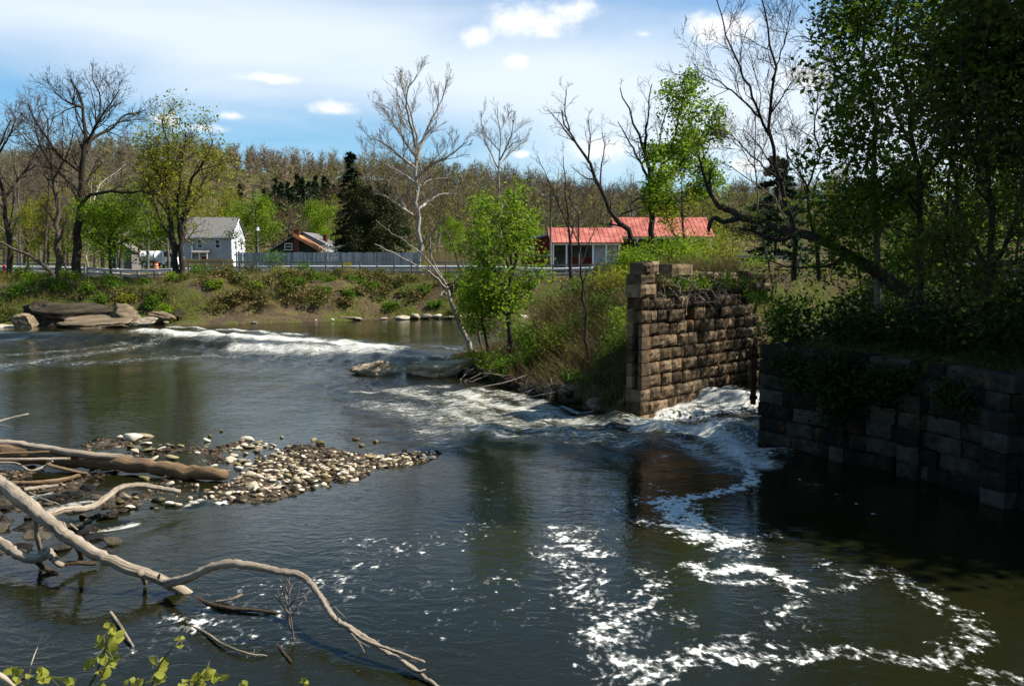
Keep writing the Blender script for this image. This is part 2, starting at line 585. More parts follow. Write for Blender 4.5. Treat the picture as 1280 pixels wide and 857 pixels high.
FAR_X = [-400, -60, -36, -28.5, -25, -22, -17, -11, -5, 0, 5, 9, 14, 30, 400]
FAR_Y = [75, 66, 64.5, 64.5, 64.5, 65.5, 67.5, 71.5, 72, 71.5, 72, 72, 74, 80, 90]
TER_X = [-400, -46, -38, -34, -31, -27.5, -4, 2, 7, 18, 40, 400]
TER_Z = [4.6, 4.2, 4.0, 3.62, 3.65, 4.2, 4.2, 4.0, 3.95, 4.75, 5.0, 6.0]
PEN = [(-3.6, 40.9), (-1.2, 38.2), (0.2, 35.0), (1.8, 31.6), (3.5, 29.1), tuple(WALL_A + WN * -.35), tuple(PIER_END + WN * -.35),
       (30, 60), (40, 85), (8, 85), (6.5, 72), (4.6, 64), (2.4, 57), (0.6, 50.5), (-1.6, 43.5), (-3.0, 41.6)]
PEN_SHORE = [tuple(WALL_A + WN * -.35), (3.5, 29.1), (1.8, 31.6), (0.2, 35.0), (-1.2, 38.2), (-3.6, 40.9), (-3.0, 41.6), (-1.6, 43.5), (0.6, 50.5), (2.4, 57), (4.6, 64), (6.5, 72)]
RB = [(7.05, 24.95), (9.7, 21.0), (10.9, 17.3), (12.9, 11.6), (16.4, 4), (20.4, -8), (300, -8), (300, 60), (34, 60), (6.98 + WD[0] * 20 + .4, 24.7 + WD[1] * 20 - .2)]
BAR = [(-11.5, 22.2), (-9.4, 24.3), (-8.6, 24.0)]


def px_poly(pts, z=0.0):
    return [tuple(G(a, b, z))[:2] for a, b in pts]


BAR = px_poly([(-160, 560), (-40, 572), (60, 562), (130, 545), (165, 538), (205, 549), (235, 556), (262, 552), (300, 545), (345, 556), (420, 560), (480, 568), (535, 566), (572, 563),
               (545, 574), (500, 585), (440, 600), (385, 612), (330, 629), (280, 630), (235, 636), (180, 643), (120, 655), (60, 668), (0, 690), (-160, 720)])


def ground_z(X, Y):
    X, Y = np.asarray(X, float), np.asarray(Y, float)
    z = np.full(X.shape, -1.2)
    ter = np.interp(X, TER_X, TER_Z)
    # far bank
    s = Y - np.interp(X, FAR_X, FAR_Y)
    w = np.interp(s, [-6, -.5, 0, 1.0, 2.2, 3.4, 5.5, 9, 11], [-1.2, .1, .66, .85, 1.1, 2.1, 3.2, 3.95, 4.2]) * (1 + .0 * X)
    far = np.where(s > 3, 1.1 + (w - 1.1) * (ter - 1.1) / 3.1, w)
    hill = sstep(190, 430, Y + .10 * X) * (39 + 6.5 * hills(X, Y) - .055 * (X + 60) - .02 * np.abs(X + 60)) + sstep(150, 230, Y) * 2
    hill = np.maximum(hill, 0)
    far = np.where(s > 11, ter + hill * np.where(s > 90, 1, 0), far)
    z = np.maximum(z, far)
    # the spit with the pier
    inn = inside(X, Y, PEN)
    d = seg_dist(X, Y, PEN_SHORE)
    cap = np.interp(X + .12 * (Y - 32), [-4, -2.0, 0, 2.2, 4.6, 6, 14, 40], [.35, .75, 1.3, 3.2, 4.5, 4.6, 4.75, 5.0])
    pz = np.minimum(cap, .12 + np.where(X > 1, .62, .42) * d) + .06 * bumps(X * 2, Y * 2)
    z = np.where(inn, np.maximum(z, pz), z)
    # right bank
    inn = inside(X, Y, RB)
    d = seg_dist(X, Y, RW + [])
    d = np.minimum(d, seg_dist(X, Y, RW_C))
    rz = 2.55 + np.minimum(d * .30, 2.6) + .10 * bumps(X, Y)
    z = np.where(inn, np.maximum(z, rz), z)
    # near bank under the camera
    nz = 3.35 - .34 * np.maximum(Y, 0) - .10 * np.maximum(Y, 0) ** 1.4 + .1 * bumps(X, Y)
    z = np.maximum(z, np.where(Y < 9, nz, -1.2))
    # left bank, beyond the frame
    lz = .9 * (-13.2 - .06 * (Y - 16) - X) * np.where(Y < 21, 1, np.maximum(0, 1 - (Y - 21) / 3))
    z = np.maximum(z, np.where((Y < 24) & (lz > .0), np.clip(lz, -1.2, 3), -1.2))
    return z


def gz(x, y):
    return float(ground_z(np.array([x]), np.array([y]))[0])


def graded(parts):
    out = []
    for a, b, st in parts:
        out += list(np.arange(a, b, st))
    out.append(parts[-1][1])
    return np.array(out)


def grid_mesh(name, X, Y, Z, mats, smooth=True, attrs=None, keep=None):
    n, m = X.shape
    V = np.stack([X, Y, Z], -1).reshape(-1, 3)
    i, j = np.meshgrid(np.arange(n - 1), np.arange(m - 1), indexing='ij')
    a = (i * m + j).ravel()
    Q = np.stack([a, a + 1, a + m + 1, a + m], -1)
    if keep is not None:
        Q = Q[keep[:-1, :-1].ravel()]
    return np_mesh(name, V, quads=Q, mats=mats, smooth=smooth, attrs=attrs)


def ground_material():
    m, t, b = bsdf_mat('ground_cover')
    pos = t.n('ShaderNodeNewGeometry').outputs['Position']
    n1 = t.noise(pos, .55, 6, .65)
    n2 = t.noise(pos, 3.5, 6, .7)
    n3 = t.noise(pos, .12, 3, .5)
    soil = t.mix(n2, (.028, .020, .012), (.13, .095, .058))
    dead = t.mix(n2, (.075, .058, .022), (.20, .155, .065))
    green = t.mix(n2, (.028, .042, .007), (.095, .115, .022))
    c = t.mix(t.ramp(n1, .42, .60), soil, dead)
    g = t.math('ADD', n1, t.math('MULTIPLY', t.math('SUBTRACT', n3, .5), 1.2))
    c = t.mix(t.math('MULTIPLY', t.ramp(g, .40, .58), .85), c, green)
    t.link(c, b.inputs['Base Color'])
    b.inputs['Roughness'].default_value = 1.0
    b.inputs['Specular IOR Level'].default_value = .1
    bp = t.n('ShaderNodeBump')
    bp.inputs['Strength'].default_value = 1.0
    bp.inputs['Distance'].default_value = .25
    t.link(n2, bp.inputs['Height'])
    t.link(bp.outputs[0], b.inputs['Normal'])
    return m


M['ground'] = ground_material()
gx = graded([(-900, -200, 25), (-200, -60, 5), (-60, -15, 1.0), (-15, 20, .4), (20, 60, 1.2), (60, 200, 5), (200, 900, 25)])
gy = graded([(-60, -4, 4), (-4, 16, .6), (16, 46, .4), (46, 90, .75), (90, 200, 4), (200, 460, 8), (460, 1400, 60)])
GX, GY = np.meshgrid(gx, gy, indexing='xy')
GZ = ground_z(GX, GY)
nearw = (GZ > .2) & (GY < 90)
GZ = GZ + np.where(nearw, .07 * bumps(GX * 1.3, GY * 1.3) * np.where(GY > 60, 2.6, 1), 0)
o = link_mesh('ground', grid_mesh('ground', GX, GY, GZ, [M['ground']]))
tag(o, kind='structure')

# road, footpath along the far bank
o = MB()
rx = np.linspace(-120, 90, 60)
for x0, x1 in zip(rx[:-1], rx[1:]):
    z0, z1 = np.interp(x0, TER_X, TER_Z), np.interp(x1, TER_X, TER_Z)
    b = len(o.v)
    o.v += [(x0, 86.2, z0 + .05), (x1, 86.2, z1 + .05), (x1, 93.0, z1 + .07), (x0, 93.0, z0 + .07)]
    o.f.append((b, b + 1, b + 2, b + 3))
tag(o.build('road', M['asphalt']), kind='structure')
o = MB()
for x0, x1 in zip(rx[:-1], rx[1:]):
    z0, z1 = np.interp(x0, TER_X, TER_Z), np.interp(x1, TER_X, TER_Z)
    o.hexa([(x0, 83.9, z0 - .1), (x1, 83.9, z1 - .1), (x1, 84.4, z1 - .1), (x0, 84.4, z0 - .1),
            (x0, 83.9, z0 + .34), (x1, 83.9, z1 + .34), (x1, 84.4, z1 + .34), (x0, 84.4, z0 + .34)])
tag(o.build('kerb', M['concrete_pale']), kind='structure')

# ------------------------------------------------------------------ water
WEIR = [(-60, 58), (-29, 58.5), (-24.5, 57.5), (-19.5, 54.5), (-15.5, 52.0), (-10.2, 48.2), (-6.6, 45.9), (-4.2, 44.4), (-2.2, 43.4), (6, 42.0)]


def weir_s(X, Y):
    """signed distance to the crest of the weir, positive upstream"""
    d = seg_dist(X, Y, WEIR)
    wy = np.interp(X, [p[0] for p in WEIR], [p[1] for p in WEIR])
    return np.where(Y > wy, d, -d)


UP = .62


def water_level(X, Y):
    s = weir_s(X, Y)
    lv = np.interp(s, [-16, -8, -3.0, -1.3, -.5, .4, 1.5], [0, .05, .12, .2, .42, UP - .03, UP])
    al = (X - WALL_A[0]) * WD[0] + (Y - WALL_A[1]) * WD[1]
    off = (X - WALL_A[0]) * WN[0] + (Y - WALL_A[1]) * WN[1]
    ch = np.interp(al - .20 * off, [-3, 0, 2.0, 3.3, 4.0, 5.0], [0, .04, .12, .22, .48, UP - .05])
    return np.where((off > -1.0) & (Y > 22) & (al > -6) & (al < 40), ch, np.where((off > -1) & (al >= 40), UP, lv)), s, al, off


def strokes(X, Y, lst):
    f = np.zeros(X.shape)
    for pts, w, a in lst:
        pp = px_poly(pts)
        xs = [p[0] for p in pp]
        ys = [p[1] for p in pp]
        m = (X > min(xs) - 3 * w) & (X < max(xs) + 3 * w) & (Y > min(ys) - 3 * w) & (Y < max(ys) + 3 * w)
        if not m.any():
            continue
        d = seg_dist(X[m], Y[m], pp)
        f[m] = np.maximum(f[m], a * np.exp(-(d / w) ** 2))
    return f


FOAM = [
    ([(815, 520), (870, 520), (930, 512), (955, 512)], .9, 1.0),
    ([(880, 535), (930, 540), (945, 560)], 1.0, .66),
    ([(820, 528), (860, 545), (880, 560)], .5, .62),
    ([(915, 560), (932, 575), (940, 592), (938, 604), (915, 611), (890, 617), (862, 622), (838, 628)], .22, .97),
    ([(838, 626), (850, 640), (860, 655), (880, 668), (912, 678)], .48, 1.0),
    ([(860, 650), (848, 655)], .40, .95),
    ([(805, 650), (830, 660), (862, 668)], .22, .75),
    ([(905, 675), (935, 667), (965, 668)], .24, .62), ([(905, 680), (925, 692), (915, 700), (950, 690)], .34, .56),
    ([(866, 706), (880, 714), (905, 714), (930, 707), (960, 713), (992, 728)], .22, .92), ([(880, 723), (920, 730), (960, 728)], .18, .74),
    ([(755, 612), (775, 622), (792, 622), (770, 634), (752, 645)], .30, .68),
    ([(800, 600), (835, 615)], .25, .55), ([(815, 575), (835, 570)], .3, .55),
    ([(697, 662), (715, 675), (735, 690), (752, 692)], .26, .85), ([(722, 660), (740, 668)], .3, .72),
    ([(688, 690), (715, 706), (737, 722), (722, 735), (735, 752)], .34, .76), ([(735, 752), (762, 752), (788, 764)], .24, .72),
    ([(788, 764), (772, 780), (758, 797), (768, 815), (782, 830), (800, 845), (822, 858)], .36, .82), ([(745, 790), (760, 805)], .26, .78),
    ([(808, 712), (822, 728), (810, 742), (806, 756), (826, 766), (858, 772)], .24, .70),
    ([(812, 828), (845, 820), (880, 812), (905, 815), (925, 822), (962, 826)], .20, .85), ([(905, 806), (925, 800), (940, 803), (978, 807)], .22, .72),
    ([(820, 845), (850, 832), (880, 826)], .2, .68),
    ([(985, 823), (1015, 822), (1035, 813), (1065, 817), (1090, 815), (1115, 820), (1145, 828), (1175, 825)], .15, .82),
    ([(1175, 825), (1200, 815), (1218, 800), (1215, 782), (1200, 768), (1172, 755), (1150, 740), (1125, 722)], .22, .74),
    ([(1125, 722), (1100, 715), (1075, 720), (1050, 715), (1025, 703)], .26, .62), ([(1000, 742), (1030, 738), (1062, 733), (1090, 722)], .13, .70),
    ([(965, 765), (985, 772), (975, 782), (1005, 782)], .22, .62), ([(995, 740), (1000, 752), (985, 765)], .18, .66),
    ([(1212, 832), (1240, 840), (1275, 848)], .14, .75), ([(1215, 850), (1250, 858)], .14, .7),
    ([(640, 600), (600, 660), (540, 680), (470, 700), (420, 722)], .55, .47), ([(460, 680), (520, 690)], .5, .54), ([(430, 715), (405, 738), (415, 720)], .35, .62),
    ([(420, 745), (340, 735), (300, 745), (255, 770)], .45, .48), ([(230, 775), (250, 782)], .28, .80), ([(300, 790), (350, 805)], .35, .52),
    ([(330, 770), (360, 765)], .14, .82), ([(640, 770), (560, 770), (540, 800)], .6, .40), ([(570, 745), (640, 720)], .4, .5), ([(480, 740), (540, 735)], .4, .45),
    ([(150, 815), (200, 810)], .4, .48), ([(1050, 620), (1100, 640)], .4, .42), ([(1000, 600), (1040, 617)], .3, .46), ([(700, 600), (760, 590)], .8, .36),
]
RAPID = [
    ([(185, 424), (230, 428), (300, 431), (360, 436), (430, 441), (480, 448)], 1.4, .92),
    ([(215, 420), (300, 424), (370, 430)], .8, .75), ([(300, 440), (400, 446), (490, 450)], 1.2, .80),
    ([(0, 459), (60, 450), (130, 441), (200, 432)], 1.7, .47), ([(0, 445), (80, 440), (160, 432)], .9, .46), ([(100, 455), (220, 448), (330, 446)], 1.5, .45),
    ([(440, 492), (500, 488), (560, 484)], .35, .62), ([(575, 492), (620, 505), (680, 520)], 1.0, .72), ([(560, 512), (600, 535), (640, 545)], .9, .66),
    ([(600, 488), (660, 500), (700, 520), (740, 530)], .8, .66), ([(640, 530), (700, 545), (780, 540)], .9, .56), ([(560, 540), (545, 556), (575, 562)], .6, .56),
    ([(705, 510), (740, 515)], .2, .95), ([(680, 525), (760, 530), (810, 528)], .6, .55), ([(470, 505), (540, 520), (560, 540)], 1.6, .55), ([(600, 520), (700, 540), (790, 550)], 1.8, .58), ([(500, 490), (600, 510)], 1.4, .6),
    ([(430, 470), (450, 480), (520, 500)], 1.0, .40), ([(60, 640), (110, 630)], .3, .62), ([(120, 660), (165, 655)], .22, .8), ([(235, 632), (250, 627)], .15, .85),
    ([(275, 628), (292, 624)], .15, .9), ([(20, 625), (60, 620)], .3, .6), ([(70, 655), (110, 662)], .25, .6), ([(540, 446), (590, 452)], .35, .6),
    ([(820, 515), (880, 508), (950, 512)], 1.0, 1.0), ([(890, 500), (950, 507)], .5, .9), ([(810, 530), (880, 538), (945, 560)], 1.1, .92), ([(890, 548), (948, 578)], .8, .85), ([(860, 556), (915, 585)], .6, .66), ([(830, 545), (880, 565)], .6, .6), ([(900, 530), (950, 530)], .9, .8),
]

cols = np.concatenate([np.linspace(-1.5, -.66, 60)[:-1], np.linspace(-.66, .66, 470), np.linspace(.66, 1.5, 60)[1:]])
rows = [4.5]
while rows[-1] < 92:
    rows.append(rows[-1] * 1.0066)
rows = np.array(rows)
WX = cols[None, :] * rows[:, None]
WY = np.repeat(rows[:, None], len(cols), 1)
lv, ws, al, off = water_level(WX, WY)
foam = strokes(WX, WY, [(q, w * (1.8 if a < .9 else 1.4), a * (.71 if a < .9 else .80)) for q, w, a in FOAM])
rapid = strokes(WX, WY, RAPID)
inch = (off > -.8) & (al > -2) & (al < 14) & (WY > 24)
rough = np.clip(rapid * 1.1, 0, 1)
rough = np.maximum(rough, .8 * np.exp(-((ws + 2.5) / 3.0) ** 2) * (WX < -2) * (WX > -30))
rough = np.maximum(rough, .85 * np.exp(-(seg_dist(WX, WY, px_poly([(480, 485), (580, 505), (680, 530), (790, 545)])) / 3.2) ** 2))
wv1 = Waves(30, 2.2, 9.0, 21, (1.0, .8))
wv2 = Waves(22, .5, 2.0, 22)
disp = rough * .075 * wv1(WX, WY) + .006 * wv2(WX, WY) + inch * .06 * wv1(WX * .9, WY) * np.clip((5.5 - al) / 3, 0, 1)
crest = np.exp(-((ws + .9) / .5) ** 2) * (.5 + .5 * wv1(WX * .45, WY * .45)) * (WX < -3) * .14
WZ = lv + disp + crest
calm = 1 - np.clip(rough * 1.5, 0, 1)


def water_material():
    m, t, b = bsdf_mat('river_water')
    pos = t.n('ShaderNodeNewGeometry').outputs['Position']
    at = {}
    for k in ('foam', 'rapid', 'rough'):
        a = t.n('ShaderNodeAttribute', attribute_name=k)
        at[k] = a.outputs['Fac']
    flat = t.scale(pos, (1, 1, 0))
    warp = t.n('ShaderNodeTexNoise')
    warp.inputs['Scale'].default_value = .9
    warp.inputs['Detail'].default_value = 3
    t.link(flat, warp.inputs['Vector'])
    wv = t.vmath('ADD', flat, t.scale(t.vmath('SUBTRACT', warp.outputs['Color'], (.5, .5, .5)), (.9, .9, 0)))
    # floating flecks of foam
    n1 = t.noise(t.scale(wv, (1.15, .85, 1)), 4.0, 4, .56)
    n2 = t.noise(t.scale(flat, (1.1, .8, 1)), 10.0, 3, .5)
    nf = t.math('ADD', t.math('MULTIPLY', n1, .62), t.math('MULTIPLY', n2, .38))
    lace = t.noise(t.scale(wv, (1.1, .8, 1)), 5.5, 3, .5, .8)
    lace = t.math('SUBTRACT', .22, t.math('ABSOLUTE', t.math('SUBTRACT', lace, .5)))
    nf = t.math('ADD', nf, t.math('MULTIPLY', t.math('SUBTRACT', lace, .13), .40))
    fo = t.math('ADD', t.math('MULTIPLY', at['foam'], .40), nf)
    fo = t.math('MULTIPLY', t.ramp(fo, .758, .792), t.ramp(n2, .22, .52))
    thin = t.math('MULTIPLY', t.ramp(t.math('ADD', t.math('MULTIPLY', at['foam'], .40), nf), .68, .78), .30)
    fo = t.math('MAXIMUM', fo, t.math('MULTIPLY', thin, t.ramp(at['foam'], .05, .5)))
    # broken white water, drawn out along the current
    r1 = t.noise(t.scale(wv, (1.0, 2.3, 1)), 1.7, 8, .70)
    r2 = t.noise(t.scale(flat, (1.0, 1.8, 1)), 7.0, 5, .65)
    nr = t.math('ADD', t.math('MULTIPLY', r1, .6), t.math('MULTIPLY', r2, .4))
    r3 = t.noise(t.scale(flat, (1.0, 3.2, 1)), 3.2, 6, .72, .5)
    nr = t.math('ADD', nr, t.math('MULTIPLY', t.math('SUBTRACT', r3, .5), .55))
    ra = t.ramp(t.math('ADD', t.math('MULTIPLY', at['rapid'], .40), nr), .66, .90)
    white = t.math('MAXIMUM', fo, t.math('MULTIPLY', ra, .95), clamp=True)
    # body colour: murky olive, clouded where the water churns
    body = t.mix(t.noise(flat, .25, 3, .5), (.0065, .0078, .0026), (.0125, .0126, .0040))
    body = t.mix(t.math('MULTIPLY', t.ramp(at['rapid'], .35, 1.0), .8), body, (.20, .17, .065))
    t.link(t.mix(white, body, (.56, .56, .52)), b.inputs['Base Color'])
    t.link(t.math('ADD', .055, t.math('MULTIPLY', white, .75)), b.inputs['Roughness'])
    b.inputs['IOR'].default_value = 1.33
    t.link(t.math('SUBTRACT', .32, t.math('MULTIPLY', white, .25)), b.inputs['Specular IOR Level'])
    w1 = t.noise(t.scale(wv, (1.0, 1.9, 1)), 2.6, 3, .5, .4)
    w2 = t.noise(t.scale(flat, (1.0, 1.6, 1)), 11.0, 3, .55)
    h = t.math('ADD', t.math('MULTIPLY', w1, .75), t.math('MULTIPLY', w2, t.math('ADD', .16, t.math('MULTIPLY', at['rough'], .30))))
    h = t.math('ADD', h, t.math('MULTIPLY', white, .10))
    bp = t.n('ShaderNodeBump')
    t.link(t.math('ADD', .20, t.math('MULTIPLY', at['rough'], .80)), bp.inputs['Strength'])
    bp.inputs['Distance'].default_value = .075
    t.link(h, bp.inputs['Height'])
    t.link(bp.outputs[0], b.inputs['Normal'])
    return m


M['water'] = water_material()
o = link_mesh('river_water', grid_mesh('river_water', WX, WY, WZ, [M['water']], attrs={'foam': foam.ravel(), 'rapid': rapid.ravel(), 'rough': rough.ravel()}))
tag(o, kind='structure')

# the stony bar in mid-stream: wet gravel, finely bumped
bx0, bx1 = min(p[0] for p in BAR), max(p[0] for p in BAR)
by0, by1 = min(p[1] for p in BAR), max(p[1] for p in BAR)
BX, BY = np.meshgrid(np.arange(bx0, bx1, .09), np.arange(by0, by1, .09), indexing='xy')
bar_w1, bar_w2 = Waves(20, 1.0, 6, 31), Waves(30, 8, 30, 32)


def bar_z(X, Y):
    inn = inside(X, Y, BAR)
    d = seg_dist(X, Y, BAR + BAR[:1])
    sd = np.where(inn, d, -d)
    return np.clip(np.where(sd > 0, sd * .16, sd * .9), -.6, .075) + .045 * bar_w1(X, Y) + .022 * bar_w2(X, Y) - .030 - .100 * sstep(-5.8, -7.0, X)


BZ = bar_z(BX, BY)
keep = seg_dist(BX, BY, BAR + BAR[:1]) < .8
keep |= inside(BX, BY, BAR)
M['gravel'] = mat_noise('wet_gravel', [(.014, .011, .008), (.05, .038, .025), (.14, .11, .075)], 9, .75, .8, detail=7, bscale=30)
o = link_mesh('gravel_bar', grid_mesh('gravel_bar', BX, BY, BZ, [M['gravel']], keep=keep))
tag(o, kind='structure')

# ------------------------------------------------------------------ trees: limbs as tapered tubes, many leaf-sized faces
def tubes(groups):
    """groups: list of (pts (n,3), radii (n,), sides) -> V, Q"""
    by = {}
    for p, r, s in groups:
        by.setdefault((len(p), s), []).append((p, r))
    Vs, Qs, base = [], [], 0
    for (n, s), lst in by.items():
        Pp = np.array([a for a, _ in lst], float)
        R = np.array([b for _, b in lst], float)
        m = len(lst)
        T = np.empty_like(Pp)
        T[:, 1:-1] = Pp[:, 2:] - Pp[:, :-2]
        T[:, 0] = Pp[:, 1] - Pp[:, 0]
        T[:, -1] = Pp[:, -1] - Pp[:, -2]
        T /= np.linalg.norm(T, axis=-1, keepdims=True) + 1e-9
        ref = np.where(np.abs(T[:, :1, 2:3]) < .8, np.array([0, 0, 1.0]), np.array([1.0, .3, 0]))
        ref = np.repeat(ref, n, 1)
        U = np.cross(T, ref)
        U /= np.linalg.norm(U, axis=-1, keepdims=True) + 1e-9
        Wv = np.cross(T, U)
        an = np.arange(s) * 2 * np.pi / s
        V = Pp[:, :, None] + R[:, :, None, None] * (np.cos(an)[None, None, :, None] * U[:, :, None] + np.sin(an)[None, None, :, None] * Wv[:, :, None])
        idx = base + np.arange(m * n * s).reshape(m, n, s)
        a = idx[:, :-1]
        b = idx[:, 1:]
        q = np.stack([a, np.roll(a, -1, 2), np.roll(b, -1, 2), b], -1).reshape(-1, 4)
        Vs.append(V.reshape(-1, 3))
        Qs.append(q)
        base += m * n * s
    if not Vs:
        return np.zeros((0, 3)), np.zeros((0, 4), int)
    return np.concatenate(Vs), np.concatenate(Qs)


def leaf_quads(centers, size, rng, up=.3, aspect=.6, droop=None):
    """one bent diamond per centre, at random attitudes"""
    c = np.asarray(centers, float)
    n = len(c)
    if n == 0:
        return np.zeros((0, 3)), np.zeros((0, 4), int)
    nrm = rng.normal(size=(n, 3))
    nrm[:, 2] = np.abs(nrm[:, 2]) + up
    nrm /= np.linalg.norm(nrm, axis=1, keepdims=True)
    a = rng.normal(size=(n, 3))
    a -= nrm * (a * nrm).sum(1, keepdims=True)
    a /= np.linalg.norm(a, axis=1, keepdims=True) + 1e-9
    b = np.cross(nrm, a)
    s = (size * rng.uniform(.45, 1.6, n))[:, None]
    V = np.stack([c - a * s * .5, c + b * s * aspect * .5 - nrm * s * .08, c + a * s * .5, c - b * s * aspect * .5 - nrm * s * .08], 1)
    return V.reshape(-1, 3), np.arange(n * 4).reshape(n, 4)


def smooth_path(pts, n):
    """Catmull-Rom through the points, n samples"""
    p = np.array([tuple(q) for q in pts], float)
    if len(p) == 2:
        t = np.linspace(0, 1, n)[:, None]
        return p[0] * (1 - t) + p[1] * t
    q = np.vstack([2 * p[0] - p[1], p, 2 * p[-1] - p[-2]])
    seg = np.linalg.norm(np.diff(p, axis=0), axis=1)
    cum = np.concatenate([[0], np.cumsum(seg)]) / seg.sum()
    out = []
    for s in np.linspace(0, 1, n):
        i = min(np.searchsorted(cum, s, side='right') - 1, len(p) - 2)
        t = (s - cum[i]) / (cum[i + 1] - cum[i])
        a, b, c, d = q[i], q[i + 1], q[i + 2], q[i + 3]
        out.append(.5 * ((2 * b) + (c - a) * t + (2 * a - 5 * b + 4 * c - d) * t * t + (3 * b - a - 3 * c + d) * t ** 3))
    return np.array(out)


class Style:
    def __init__(s, counts=(7, 6, 5), L=3.0, ratio=.55, ang=(30, 62), up=.18, wander=.16, t0=.25, rk=.55, rmin=.006, taper=.35, sides=(7, 5, 3, 3)):
        s.counts, s.L, s.ratio, s.ang, s.up, s.wander, s.t0, s.rk, s.rmin, s.taper, s.sides = counts, L, ratio, ang, up, wander, t0, rk, rmin, taper, sides


def sprout(rng, pts, rads, L, lvl, st, out, tips):
    n = st.counts[lvl]
    m = len(pts) - 1
    last = lvl == len(st.counts) - 1
    for i in range(n):
        t = st.t0 + (1 - st.t0) * (i + rng.random()) / n if lvl == 0 else .15 + .85 * (i + rng.random()) / n
        f = t * m
        k = min(int(f), m - 1)
        w = f - k
        p = pts[k] * (1 - w) + pts[k + 1] * w
        r0 = rads[k] * (1 - w) + rads[k + 1] * w
        tg = Vector(pts[k + 1] - pts[k]).normalized()
        pr = tg.cross(Vector((rng.gauss(0, 1), rng.gauss(0, 1), rng.gauss(0, 1)))).normalized()
        an = math.radians(rng.uniform(*st.ang))
        d = tg * math.cos(an) + pr * math.sin(an)
        d.z += st.up
        d.normalize()
        l = L * rng.uniform(.55, 1.25) * (1.15 - .55 * t)
        r = max(st.rmin, r0 * st.rk * rng.uniform(.7, 1.0))
        r = min(r, l * .045)
        q = 5 if lvl == 0 else 4 if not last else 3
        P_ = [p]
        cur = Vector(p)
        for _ in range(q - 1):
            d = Vector((d.x + rng.gauss(0, st.wander), d.y + rng.gauss(0, st.wander), d.z + rng.gauss(0, st.wander) + st.up * .25)).normalized()
            cur = cur + d * (l / (q - 1))
            P_.append(np.array(cur))
        P_ = np.array(P_)
        R_ = np.linspace(r, max(st.rmin * .6, r * st.taper), q)
        out.append((P_, R_, st.sides[min(lvl + 1, len(st.sides) - 1)], lvl))
        if last:
            tips.append(P_[-1])
            tips.append(P_[1])
        else:
            sprout(rng, P_, R_, l * st.ratio, lvl + 1, st, out, tips)


def tree(name, label, base, limbs, st, bark, twig=None, leaf=None, nleaf=0, lsize=.15, lspread=.35, seed=1, cat='tree', group=None, leafmask=None, crown_name='crown', lup=.3):
    """limbs: (points in the world, r0, r1[, children scale]) -> Empty > trunk, crown"""
    rng = random.Random(seed)
    nrg = np.random.default_rng(seed)
    root = empty(name, base, label, cat, group)
    b = np.array(tuple(base))
    big, small, tips = [], [], []
    for lm in limbs:
        pts, r0, r1 = lm[:3]
        ks = lm[3] if len(lm) > 3 else 1.0
        n = max(6, min(16, 3 * len(pts)))
        pp = smooth_path(pts, n) - b
        seglen = np.linalg.norm(pp[-1] - pp[0])
        pp[1:-1] += nrg.normal(size=(n - 2, 3)) * seglen * .006
        rr = np.linspace(r0, r1, n)
        big.append((pp, rr, 9 if r0 > .06 else 6))
        if ks > 0 and st is not None:
            o_ = []
            st2 = st
            sprout(rng, list(pp), list(rr), st.L * ks, 0, st2, o_, tips)
            for q, r, s, lv_ in o_:
                (big if lv_ == 0 else small).append((q, r, s))
    V, Q = tubes(big)
    link_mesh('trunk', np_mesh('trunk', V, quads=Q, mats=[bark], smooth=True), root)
    V, Q = tubes(small)
    mi = [0] * len(Q)
    mats = [twig or bark]
    if leaf is not None and nleaf and tips:
        tp = np.array(tips)
        if leafmask is not None:
            tp = tp[leafmask(tp + b)]
        c = tp[nrg.integers(0, len(tp), nleaf)] + nrg.normal(size=(nleaf, 3)) * lspread
        LV, LQ = leaf_quads(c, lsize, nrg, up=lup)
        Q = np.concatenate([Q, LQ + len(V)]) if len(Q) else LQ
        V = np.concatenate([V, LV]) if len(V) else LV
        mats.append(leaf)
        mi += [1] * len(LQ)
    if len(Q):
        link_mesh(crown_name, np_mesh(crown_name, V, quads=Q, mats=mats, smooth=False, mat_idx=mi), root)
    return root


def plimb(d, pts, r0, r1, ks=1.0):
    """a limb from photo pixels (x, y[, extra depth]); radii in photo pixels"""
    w = [P(p[0], p[1], d + (p[2] if len(p) > 2 else 0)) for p in pts]
    return (w, r0 * d / FPX, r1 * d / FPX, ks)


def auto_limbs(base, h, r, rng, nl=5, spread=.35, fork=.35, lean=(0, 0)):
    """a plain tree: a stem and some rising limbs"""
    b = Vector(base)
    top = b + Vector((lean[0] + rng.uniform(-.05, .05) * h, lean[1] + rng.uniform(-.05, .05) * h, h))
    mid = b + (top - b) * .5 + Vector((rng.uniform(-.03, .03) * h, rng.uniform(-.03, .03) * h, 0))
    L = [([b - Vector((0, 0, .3)), mid, top], r, r * .12, 1.0)]
    for i in range(nl):
        t = fork + (.85 - fork) * i / max(1, nl - 1)
        s = b + (top - b) * t if t > .5 else b + (mid - b) * (t / .5)
        s = b.lerp(mid, t / .5) if t < .5 else mid.lerp(top, (t - .5) / .5)
        a = rng.uniform(0, 6.28)
        l = h * spread * (1.15 - t)
        d = Vector((math.cos(a), math.sin(a), 0))
        e = s + d * l + Vector((0, 0, l * rng.uniform(.6, 1.2)))
        m_ = s + d * l * .55 + Vector((0, 0, l * .35))
        L.append(([s, m_, e], r * (1 - t) * .7, r * .08, .8))
    return L


def copy_tree(src, loc, label, rz=0.0, s=1.0, group=None):
    c = src.copy()
    C.objects.link(c)
    c.location = loc
    c.rotation_euler = (0, 0, rz)
    c.scale = (s, s, s)
    c['label'] = label
    if group:
        c['group'] = group
    for ch in src.children:
        k = ch.copy()
        C.objects.link(k)
        k.parent = c
    return c


